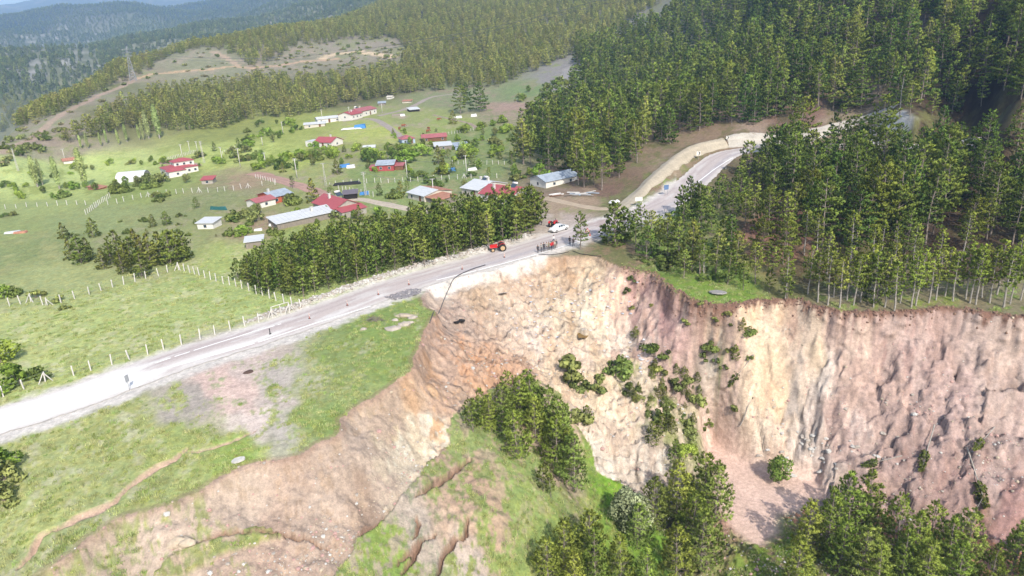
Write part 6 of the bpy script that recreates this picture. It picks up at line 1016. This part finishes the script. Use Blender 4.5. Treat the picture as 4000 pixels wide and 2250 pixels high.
def sign(name, u, v, w, h, zb, label, mat, rz=0, posts=2, tri=False, arrow=False, cat='sign'):
    p = at(u, v); t = thing(name, p, rz, label, cat)
    for x in ((-w*.32, w*.32) if posts == 2 else (0,)): MB().tube([(x, .04, -.3), (x, .04, zb+h*.9)], .04, 6).build('pole', STEEL, t)
    if tri:
        MB().slab([(-w/2, 0, zb), (w/2, 0, zb), (0, 0, zb+h)], .02).build('border', mat_plain('red_sign_border', (205, 50, 50), .5), t); q = .66; cz = zb+h/3; MB().slab([(-w/2*q, -.022, cz-h/3*q), (w/2*q, -.022, cz-h/3*q), (0, -.022, cz+h*2/3*q)], .006).build('panel', WHITE, t); MB().box(-.03, .03, -.034, -.029, zb+h*.24, zb+h*.55).build('symbol', BLACK, t)
    else:
        MB().box(-w/2, w/2, -.015, .015, zb, zb+h).build('panel', mat, t)
        if arrow: MB().slab([(-.05*w, -.02, zb+.1*h), (.2*w, -.02, zb+.1*h), (.4*w, -.02, zb+.5*h), (.2*w, -.02, zb+.9*h), (-.05*w, -.02, zb+.9*h), (.15*w, -.02, zb+.5*h)], .006).build('chevron', BLACK, t)
    return t
BLUES = mat_plain('blue_sign_face', (104, 132, 172), .5); GREYS = mat_plain('grey_sign_back', (165, 168, 172), .5)
sign('road_sign', 1607, 520, 1.7, .9, 1.3, 'white rectangular board on two posts at the road bend', WHITE, .1); sign('road_sign', 1676, 492, 1.2, 1.1, 1.4, 'blue road sign on a verge above the bend', BLUES, .3); sign('road_sign', 1637, 566, 1.4, .8, 1.2, 'bluish sign seen from behind, right of the roadside pines', GREYS, .4); sign('chevron_sign', 1757, 402, 1.1, 1.1, 1.2, 'white chevron board on the outside of the upper bend', WHITE, .1, 1, arrow=True); sign('warning_sign', 1478, 591, 1.0, .9, .6, 'red-bordered warning triangle standing in the road', WHITE, .1, 1, tri=True); sign('road_sign', 327, 982, .55, .95, 1.2, 'grey sign seen edge-on beside the near road', GREYS, 1.2, 1)
sign('chevron_sign', 1830, 358, .9, .9, .9, 'smaller chevron board at the top of the upper bend', WHITE, -.3, 1, arrow=True)
for u, v, l in [(1746,422,'white marker post on the verge below the chevron board'),(1826,425,'white marker post inside the upper bend'),(1672,536,'white marker post at the near edge of the bend')]:
    t = thing('marker_post', at(u, v), 0, l, 'marker post'); MB().box(-.06, .06, -.04, .04, -.2, .95).build('post', WHITE, t); MB().box(-.062, .062, -.045, .045, .7, .82).build('reflector', BLACK, t)
for u, v, l in [(1477,592,'orange cone beside the warning triangle')]:
    t = thing('traffic_cone', at(u, v)+[.5, -.6, .05], 0, l, 'cone'); MB().box(-.2, .2, -.2, .2, 0, .04).build('base', BLACK, t); MB().tube([(0, 0, .04), (0, 0, .6)], [.15, .03], 10).build('cone_body', mat_plain('cone_orange', (226, 96, 52), .6), t)
# ------------------------------------------------------------------ broken asphalt, hose, cables, slabs
P = resample(at([962,990,1020,1045,1062,1060,1050,1020,990], [750,742,732,726,728,738,744,752,757]), .5)
ctr = P[:, :2].mean(0); n = 46; gx, gy = np.meshgrid(np.linspace(P[:, 0].min()-1, P[:, 0].max()+1, n), np.linspace(P[:, 1].min()-1, P[:, 1].max()+1, n)); gx, gy = gx.ravel(), gy.ravel(); ins = inpoly(gx, gy, P[:, :2]); rd2, rs2 = dist_line(gx, gy, ROADC[:, :2]); zr = np.interp(rs2, np.arange(len(ROADC)), ROADC[:, 2])
zz = np.maximum(H(gx, gy), np.where(rd2 < 4, zr, -9))+.07+.16*np.abs(fbm(gx/1.1, gy/1.1, 3))+.10*np.sign(fbm(gx/.7+5, gy/.7, 2)); i = np.arange(n*n).reshape(n, n); F = np.stack([i[:-1, :-1].ravel(), i[:-1, 1:].ravel(), i[1:, 1:].ravel(), i[1:, :-1].ravel()], 1); F = F[ins[F].all(1)]
link('broken_asphalt', mesh_np('broken_asphalt', np.stack([gx, gy, zz], 1), F, [mat_plain('dark_broken_asphalt', (138, 134, 136), .9, var=.35, scale=2.2, bump=.6)]), label='crumpled dark asphalt at the broken road edge', cat='rubble')
def drape(px, r, lift, name, label, mat, sm=True, n=6, cat='hose'):
    q = resample(at([p[0] for p in px], [p[1] for p in px]), .7); q[:, 2] = np.maximum(H(q[:, 0], q[:, 1]), q[:, 2])+lift
    d2, s2 = dist_line(q[:, 0], q[:, 1], ROADC[:, :2]); q[:, 2] = np.where(d2 < 4, np.maximum(q[:, 2], np.interp(s2, np.arange(len(ROADC)), ROADC[:, 2])+.05+lift), q[:, 2]); return MB().tube(q, r, n).build(name, mat, None, sm=sm, label=label, cat=cat)
drape([(1221,669),(1180,682),(1144,700),(1130,724),(1114,762),(1104,790),(1080,817)], .075, .08, 'black_hose', 'thick black hose hanging from the road down the scar', mat_plain('hose_rubber', (84, 84, 88), .7))
drape([(1355,640),(1380,643),(1420,638),(1438,632)], .05, .1, 'loose_cable', 'loose black cable at the feet of the group', BLACK, cat='cable'); drape([(1440,632),(1460,640),(1490,646),(1520,646)], .05, .1, 'loose_cable', 'loose black cable hanging below the lone pine', BLACK, cat='cable')
def chunk(name, u, v, dims, label, mat, seed=1, cat='rock', rz=0., sub=2, jag=.22, lift=0.):
    p = at(u, v); bm = bmesh.new(); bmesh.ops.create_icosphere(bm, subdivisions=sub, radius=1.0); g = random.Random(seed); ph_ = [g.uniform(0, 6) for _ in range(6)]
    for w in bm.verts:
        c = w.co; k = 1+jag*(math.sin(2.3*c.x+ph_[0])*math.cos(2.9*c.y+ph_[1])+.6*math.sin(4.7*c.z+3.1*c.x+ph_[2])); w.co = Vector((c.x*dims[0]*k, c.y*dims[1]*k, max(-.35, c.z)*dims[2]*k))
    me = bpy.data.meshes.new(name); bm.to_mesh(me); bm.free(); me.materials.append(mat); o = link(name, me, None, (p[0], p[1], p[2]+lift), label, cat); o.rotation_euler = (0, 0, rz); return o
PROCK = mat_plain('pale_rock', (182, 172, 160), .95, var=.25, scale=2, bump=.5); GROCK = mat_plain('grey_rock', (208, 204, 196), .95, var=.25, scale=2, bump=.5); EARTH = mat_plain('earth_lump', (192, 176, 154), .95, var=.22, scale=2, bump=.5)
for i, (u, v, d, l, mt) in enumerate([(989,828,(1.2,.7,.5),'largest pale rock on the grass above the scar',PROCK),(1017,818,(1.1,.7,.5),'pale rock right of the largest one on the grass',PROCK),(1018,795,(1.4,.8,.4),'broad earth lump near the scar corner',EARTH),(1038,800,(.8,.5,.4),'small white rock beside the broad earth lump',PROCK),(914,829,(.5,.4,.3),'small white rock left of the branch pile',PROCK),(994,806,(.6,.4,.3),'little pale stone above the largest rock',PROCK),(1030,812,(.7,.4,.3),'flat pale stone near the scar edge',PROCK),(445,1366,(.9,.6,.55),'left of two rounded boulders on the lower scar',EARTH),(467,1366,(.85,.65,.6),'right of two rounded boulders on the lower scar',EARTH),(1541,510,(.9,.6,.6),'pale heap of bags beside the earth track',TARPW),(1553,509,(.6,.5,.6),'white bulk bag right of the pale heap',TARPW),(625,937,(.6,.5,.25),'dark mound on the pinkish bare ground',mat_plain('dark_mound', (92, 74, 66), .95))]): chunk('boulder' if mt is not TARPW else 'bulk_bag', u, v, d, l, mt, i+3, 'rock' if mt is not TARPW else 'bag')
g = np.random.default_rng(5)
bl = sorted([(g.normal(2070, 80), g.normal(1135, 38), g.uniform(.16, .55)) for _ in range(44)])
for i, (u, v, s) in enumerate(bl): chunk('boulder', u, v, (s, s*g.uniform(.6, .9), s*g.uniform(.45, .7)), '%s boulder from the left in the grey scatter at the cliff foot' % ordw(i+1), GROCK if i % 3 else PROCK, i+40, 'rock', g.uniform(0, 3), jag=.3, lift=-.1*s)['group'] = 'grey boulders at the cliff foot'
def slab_obj(name, u, v, w, d, t_, rz, tilt, label, mat, cat='slab', lift=.12):
    p = at(u, v); g = random.Random(int(u)); n = 9; pts = [(w/2*math.cos(a_)*g.uniform(.85, 1.1), d/2*math.sin(a_)*g.uniform(.85, 1.1), 0) for a_ in np.arange(n)*2*math.pi/n]; o = MB().slab(pts, t_).build(name, mat, None, loc=(p[0], p[1], p[2]+lift), label=label, cat=cat); o.rotation_euler = (tilt[0], tilt[1], rz); return o
slab_obj('concrete_slab', 601, 1161, 1.5, .9, .16, .3, (.05, -.1), 'pale flat slab at the edge of the left scar', GROCK); slab_obj('concrete_slab', 1806, 738, 3.0, 2.4, .2, .2, (-.1, .1), 'grey slab lying in the bright grass above the notch', mat_plain('grey_slab', (168, 164, 160), .95, var=.15))
slab_obj('asphalt_chunk', 1150, 815, 1.1, 1.7, .2, .2, (-.25, -.1), 'left half of the split black asphalt chunk', BLACK, 'asphalt', .3); slab_obj('asphalt_chunk', 1163, 812, 1.1, 1.7, .2, -.1, (-.25, .15), 'right half of the split black asphalt chunk', BLACK, 'asphalt', .3); slab_obj('plastic_sheet', 1267, 742, 1.8, 2.0, .03, .4, (-.4, .1), 'crumpled grey sheet on the upper scar', mat_plain('grey_plastic', (204, 202, 204), .6, var=.2), 'sheet', .3)
def flat_box(name, u, v, w, d, h, rz, label, mat, cat):
    t = thing(name, at(u, v), rz, label, cat); MB().poly([(-w/2,-d/2,0),(w/2,-d/2,0),(w/2,d/2,0),(-w/2,d/2,0),(-w*.42,-d*.4,h),(w*.4,-d*.42,h*.85),(w*.43,d*.4,h),(-w*.38,d*.42,h*.7)], [(0,1,5,4),(1,2,6,5),(2,3,7,6),(3,0,4,7),(4,5,6,7)]).build('cover', mat, t); return t
flat_box('white_sheet_bed', 885, 324, 9, 4, .5, .1, 'long white sheet on the grass below the zinc sheds', TARPW, 'sheet'); flat_box('blue_tarp_stack', 906, 322, 5, 4, 1.6, .1, 'blue tarp over a stack beside the white sheet', TARPB, 'tarp'); flat_box('blue_tarp_stack', 868, 420, 3.4, 2, 1.0, .1, 'blue tarp heap left of the red barn', TARPB, 'tarp'); flat_box('parked_trailer', 883, 422, 2.8, 1.6, 1.0, .1, 'small white trailer beside the blue tarp', TARPW, 'trailer'); flat_box('black_tarp_heap', 873, 464, 8, 2, .8, .05, 'long heap under black plastic in the pasture', BLACK, 'tarp'); flat_box('blue_tarp_stack', 917, 489, 2.6, 1.5, .8, .1, 'blue tarp behind the farmhouse pole', TARPB, 'tarp'); flat_box('green_net_fence', 550, 528, 5.5, .25, 1.0, -.35, 'dark green net screen in the garden', mat_plain('green_net', (52, 110, 110), .8), 'net'); flat_box('metal_trough', 32, 586, 3.6, 1.4, .5, .1, 'pale metal sheet lying in the left meadow', GREY, 'sheet'); flat_box('metal_trough', 52, 586, 3.0, 1.4, .5, .1, 'rusty sheet lying beside the pale one', BROWN, 'sheet'); flat_box('white_tank', 684, 570, 1.3, .9, .8, .2, 'white tank at the end of the long shed', TARPW, 'tank'); flat_box('white_tank', 650, 580, 1.8, .9, .5, .1, 'low white boat-shaped cover in the dirt yard', TARPW, 'sheet'); flat_box('scrap_heap', 1000, 290, 6, 3, .8, .2, 'scrap heap beside the village lane', PLANK, 'heap'); flat_box('scrap_heap', 1013, 292, 2.4, 1.4, 1.0, .1, 'white vehicle among the scrap heap', TARPW, 'heap'); flat_box('white_sheet_bed', 1152, 297, 4, 1.8, 1.0, .1, 'white stack at the pasture edge', TARPW, 'stack'); flat_box('white_sheet_bed', 1192, 293, 3, 1.8, 1.2, .1, 'second white stack beyond the pasture', TARPW, 'stack'); flat_box('blue_tarp_stack', 1137, 430, 2.4, 1.5, 1.0, 0, 'blue tarp near the stream fence', TARPB, 'tarp'); flat_box('white_sheet_bed', 1188, 428, 3, 1.6, .8, .2, 'white cover right of the blue tarp', TARPW, 'sheet')
for i, (u, v) in enumerate([(1396,490),(1404,492),(1398,494)]):
    p = at(u, v); o = MB().tube([(-1.6, 0, .18), (1.6, .2, .18)], .16, 8).build('timber_log', TARPW if i < 2 else WOOD, None, sm=True, loc=p, label=['upper white log on the yard pile','lower white log on the yard pile','brown log on the yard pile'][i], cat='log'); o.rotation_euler = (0, 0, .3)
for i in range(9):
    u, v = 1435+i*7, 482+random.uniform(0, 12); p = at(u, v); a_ = random.uniform(-.4, .4); o = MB().slab([(-1.6, -.2, .15), (1.6, -.2, .2), (1.6, .25, .25), (-1.6, .25, .2)], .08).build('scrap_plank', [PLANK, GROCK, BLUEG][i % 3], None, loc=p, label='%s plank from the left strewn below the forest edge' % ordw(i+1), cat='plank', group='strewn planks'); o.rotation_euler = (random.uniform(-.1, .2), random.uniform(-.1, .1), a_)
# branch pile
p = at(944, 808); t = thing('branch_pile', p, 0, 'pile of dead branches on the grass above the scar', 'branch pile')
for i in range(26): a_ = random.uniform(0, 6.28); l = random.uniform(.6, 1.6); c = (random.gauss(0, .5), random.gauss(0, .35), random.uniform(.05, .4)); MB().tube([(c[0]-math.cos(a_)*l, c[1]-math.sin(a_)*l, c[2]), c, (c[0]+math.cos(a_+.3)*l, c[1]+math.sin(a_+.3)*l, c[2]+random.uniform(-.1, .5))], [.02, .035, .012], 4).build('branch', M_TWIG, t)
# ------------------------------------------------------------------ fallen pines on the cliff
FALL = make_pine('fallen', bark=M_BARKL, seed=300, H=10, cb=.6, R=1.2, whorl=.45, per=5, size=.5, nbl=9, pw=.5, tone=(112, 122, 62)); SNAG = make_pine('snag', bark=M_BARKL, seed=302, H=9, cb=.97, R=1.0, tone=(120, 110, 90))
def fallen(p1, p2, label, pr=FALL, name='fallen_pine', lift=.2, sc=1.0):
    a, b = at(*p1), at(*p2); q_ = np.linspace(0, 1, 20); ln_ = a+(b-a)*q_[:, None]; lift = lift+max(0, float((H(ln_[:, 0], ln_[:, 1])-ln_[:, 2]).max()))*.7; d = b-a; L = np.linalg.norm(d); o = place(pr, name, a+[0, 0, lift], L*sc, label=label, cat='fallen tree'); o.rotation_euler = Vector(d+[0, 0, .4]).to_track_quat('Z', 'Y').to_euler()
fallen((2349,1080), (2318,1195), 'fallen pine lying down the cliff, left of the two long trunks'); fallen((2430,1135), (2480,1285), 'fallen pine lying down the cliff, right of the two long trunks'); fallen((2500,1085), (2452,1145), 'short fallen pine near the right frame edge'); fallen((2268,1155), (2170,1185), 'short fallen trunk at the left of the cliff talus')
fallen((1860,1090), (1895,1020), 'thin dead trunk leaning on the cream cliff', SNAG, 'dead_pine'); fallen((1895,905), (1835,985), 'toppled pine lying in the gully left of the cream cliff')
place(SNAG, 'dead_pine', at(2395,1382), 8, label='bare dead pine leaning over the muddy water', cat='dead tree', tilt=(0, .5), rz=.3); place(SNAG, 'dead_pine', at(2262,300), 11, rz=1, label='grey leafless pine on the slope beside the pale track', cat='dead tree')
# ------------------------------------------------------------------ muddy water
def water(name, px, z, label, colr):
    P = pz(np.array([p[0] for p in px], float), np.array([p[1] for p in px], float), z); m = mat_plain(name+'_water', colr, .08, var=.08, scale=.3); me = bpy.data.meshes.new(name); me.from_pydata([tuple(q) for q in P], [], [tuple(range(len(P)))[::-1]]); me.materials.append(m); me.update(); return link(name, me, kind='structure', label=label)
water('mud_stream', [(1800,1140),(1850,1170),(1920,1200),(2050,1215),(2200,1262),(2330,1300),(2460,1345),(2600,1400),(2700,1460),(2650,1520),(2400,1420),(2200,1370),(2050,1320),(1960,1330),(1920,1370),(1850,1330),(1780,1300),(1800,1220)], -25.05, 'muddy reddish pool along the foot of the cliff', (176, 128, 100))
p = at(1465, 846); water('small_pool', [(1452,838),(1468,836),(1482,842),(1476,850),(1455,850)], p[2]+.25, 'tiny brown pool in the middle of the slide', (140, 110, 60))
# ------------------------------------------------------------------ grazing cattle
HIDE = mat_plain('brown_hide', (150, 88, 60), .9, var=.2)
def cow(u, v, rz, label):
    p = at(u, v); t = thing('cow', p, rz, label, 'cow', 'cattle on the pasture'); m = MB(); S = [(-.85,.10,.95),(-.75,.24,1.0),(-.3,.33,.95),(.2,.34,.92),(.6,.3,1.02),(.85,.17,1.12),(1.1,.13,.95),(1.32,.14,.7),(1.52,.07,.5)]; V = []; F = []
    for x, r_, z in S: V += [(x, r_*.75*math.cos(a_), z+r_*1.15*math.sin(a_)) for a_ in np.arange(8)*math.pi/4]
    for i in range(len(S)-1):
        for j in range(8): F.append((i*8+j, i*8+(j+1) % 8, (i+1)*8+(j+1) % 8, (i+1)*8+j))
    F += [tuple(range(8))[::-1], tuple((len(S)-1)*8+j for j in range(8))]; m.poly(V, F)
    for x, b in ((-.62, .1), (.52, -.05)):
        for y in (-.17, .17): m.tube([(x, y, .85), (x+b*.6, y, .5), (x-b*.4, y, .28), (x, y, 0)], [.15, .08, .06, .05], 6)
    m.tube([(-.85, 0, 1.15), (-1.0, 0, .8), (-1.0, 0, .45)], [.04, .03, .04], 4)
    for y in (-1, 1): m.tube([(1.2, y*.1, .98), (1.15, y*.28, .98)], [.05, .02], 4)
    m.build('body', HIDE, t, sm=True)
for u, v, a_, l in [(1015,320,.3,'brown cow nearest the village lane'),(1079,327,2.2,'brown cow beside the picket row'),(1077,334,.6,'cow standing just below another at the pickets'),(1104,304,.1,'brown cow grazing near the footpath'),(1005,327,1.3,'dark brown cow on the lane')]: cow(u, v, a_, l)
# ------------------------------------------------------------------ loose stones, litter and grass
def rock_proto(seed):
    bm = bmesh.new(); bmesh.ops.create_icosphere(bm, subdivisions=1, radius=1.0); g = random.Random(seed)
    for w in bm.verts: w.co = Vector((w.co.x*g.uniform(.7, 1.2), w.co.y*g.uniform(.7, 1.1), w.co.z*g.uniform(.5, .8)))
    me = bpy.data.meshes.new('stone'); bm.to_mesh(me); bm.free(); me.materials.append([PROCK, GROCK, EARTH, mat_plain('pink_stone', (196, 160, 150), .95, var=.25)][seed % 4]); return me
g = np.random.default_rng(91); idx = np.where(IN & (MUDK < .1) & ~GIN & (GR1 < 135) & (GR1 > 55) & (np.abs(GAZ) < .75))[0]; wgt = (.3+np.clip(fbm(GX[idx]/6, GY[idx]/6, 3), 0, 1)*2)*np.where(RD[idx] > 6, 1.6, .35)*GR1[idx]**0; k = g.choice(idx, 7000, p=wgt/wgt.sum()); pts = np.stack([GX[k], GY[k], Z[k]], 1)+np.column_stack([g.normal(0, .2, (7000, 2)), np.zeros(7000)]); pts[:, 2] = H(pts[:, 0], pts[:, 1])+.02
o = instancer('loose_stones', [rock_proto(i) for i in range(8)], pts, np.clip(g.lognormal(-2.35, .55, 7000), .05, .5), 92, 'loose stones and clods strewn over the bare slide'); o['category'] = 'stones'
idx = np.where((bermk > .35) & (GR1 < 170))[0]; k = g.choice(idx, 1800); pts = np.stack([GX[k], GY[k], Z[k]+.02], 1)+np.column_stack([g.normal(0, .15, (1800, 2)), np.zeros(1800)]); o = instancer('berm_stones', [rock_proto(i) for i in (0, 1, 4, 5)], pts, np.clip(g.lognormal(-1.9, .5, 1800), .06, .45), 93, 'stony rubble berm along the far side of the road'); o['category'] = 'stones'
def tuft_proto(seed, tone, hh=.35):
    g = np.random.default_rng(seed); n = 34; c = g.normal(0, .28, (n, 2)); a = g.uniform(0, 6.28, n); h = hh*g.uniform(.5, 1.2, n); w = .05; V = np.empty((n, 3, 3)); V[:, 0] = np.column_stack([c[:, 0]-w*np.cos(a), c[:, 1]-w*np.sin(a), np.zeros(n)-.03]); V[:, 1] = np.column_stack([c[:, 0]+w*np.cos(a), c[:, 1]+w*np.sin(a), np.zeros(n)-.03]); V[:, 2] = np.column_stack([c+g.normal(0, .12, (n, 2)), h]); F = np.arange(3*n).reshape(n, 3); col = np.repeat(lin(tone)*KALB*1.3*g.uniform(.75, 1.25, (n, 1)), 3, 0); return mesh_np('grass_tuft', V.reshape(-1, 3), F, [M_GRASSY], col=col)
gm = GREENNESS*(GR1 < 150)*(GR1 > 50)*(rd > 5.5)*(CRB < .4)*(np.abs(GAZ) < .75); idx = np.where(gm > .35)[0]; NG = 6000; w_ = gm[idx]*(.35+np.clip(fbm(GX[idx]/4, GY[idx]/4, 3)+.3, 0, 2)); k = g.choice(idx, NG, p=w_/w_.sum()); pts = np.stack([GX[k], GY[k], Z[k]], 1); pts[:, :2] += g.normal(0, .25, (NG, 2)); pts[:, 2] = H(pts[:, 0], pts[:, 1])
o = instancer('meadow_grass', [tuft_proto(i, t) for i, t in enumerate([(172, 182, 122), (162, 176, 108), (178, 186, 124), (184, 188, 132), (152, 170, 98)])], pts, g.uniform(.4, .95, NG), 94, 'short meadow grass on the fields and slumped turf'); o['category'] = 'grass'
CLOD = []
for i in range(4):
    bm = bmesh.new(); bmesh.ops.create_icosphere(bm, subdivisions=1, radius=1.0); gg = random.Random(i+70)
    for w in bm.verts: w.co = Vector((w.co.x*gg.uniform(.7, 1.3), w.co.y*gg.uniform(.6, 1.1), w.co.z*gg.uniform(.5, 1.2)))
    me = bpy.data.meshes.new('clod'); bm.to_mesh(me); bm.free(); me.materials.append(mat_plain('dark_topsoil_%d' % i, (124, 98, 86) if i % 2 else (146, 118, 100), .95, var=.3)); CLOD.append(me)
kk_ = np.arange(len(RIM)); ru_, rv_, _ = project(np.column_stack([RIM, H(RIM[:, 0], RIM[:, 1])])); cand = np.where((ru_ > 1560) & (ru_ < 2700))[0]; k = g.choice(cand, 900); pts = RIM[k]+g.normal(0, .35, (900, 2)); pts = np.column_stack([pts, H(pts[:, 0], pts[:, 1])+g.uniform(-.1, .12, 900)]); o = instancer('rim_clods', CLOD, pts, np.clip(g.lognormal(-2.0, .45, 900), .05, .35), 96, 'crumbling dark topsoil clods along the cliff rim'); o['category'] = 'soil'
g2 = np.random.default_rng(14); lt = [(1360+g2.normal(0, 60), 790+g2.normal(0, 55)) for _ in range(90)]+[(1500+g2.normal(0, 50), 740+g2.normal(0, 40)) for _ in range(60)]+[(1620+g2.normal(0, 25), 900+g2.normal(0, 30)) for _ in range(40)]; lt = [q for q in lt if q[1] > 690]; P = at([q[0] for q in lt], [q[1] for q in lt])
lm = []
for i, c in enumerate([(240,238,236),(236,236,240),(200,208,220),(214,190,180)]): lm.append(MB().slab([(-.3,-.2,.02),(.25,-.25,.1),(.32,.2,.05),(-.2,.28,.14)], .02).mesh('litter_scrap', mat_plain('litter_%d' % i, c, .6)))
o = instancer('litter', lm, P+[0, 0, .03], g2.uniform(.35, 1.1, len(P)), 95, 'pale litter scraps scattered on the upper slide'); o['category'] = 'litter'
# ------------------------------------------------------------------ haze
bm = bmesh.new(); bmesh.ops.create_cube(bm, size=1.0); me = bpy.data.meshes.new('haze'); bm.to_mesh(me); bm.free(); zlo, zhi = float(Z.min())-3, float(Z.max())+30; hz = link('haze', me, kind='stuff', label='thin blue air haze over the whole valley'); hz.scale = (15000, 9800, zhi-zlo); hz.location = (0, 4600, (zhi+zlo)/2); hz.display_type = 'WIRE'
hm = bpy.data.materials.new('haze'); hm.use_nodes = True; nt = hm.node_tree; nt.nodes.remove(nt.nodes['Principled BSDF']); pv_ = nt.nodes.new('ShaderNodeVolumePrincipled'); pv_.inputs['Color'].default_value = (.42, .66, 1.0, 1); pv_.inputs['Density'].default_value = .00019; pv_.inputs['Anisotropy'].default_value = .1; nt.links.new(pv_.outputs[0], nt.nodes['Material Output'].inputs['Volume']); me.materials.append(hm)
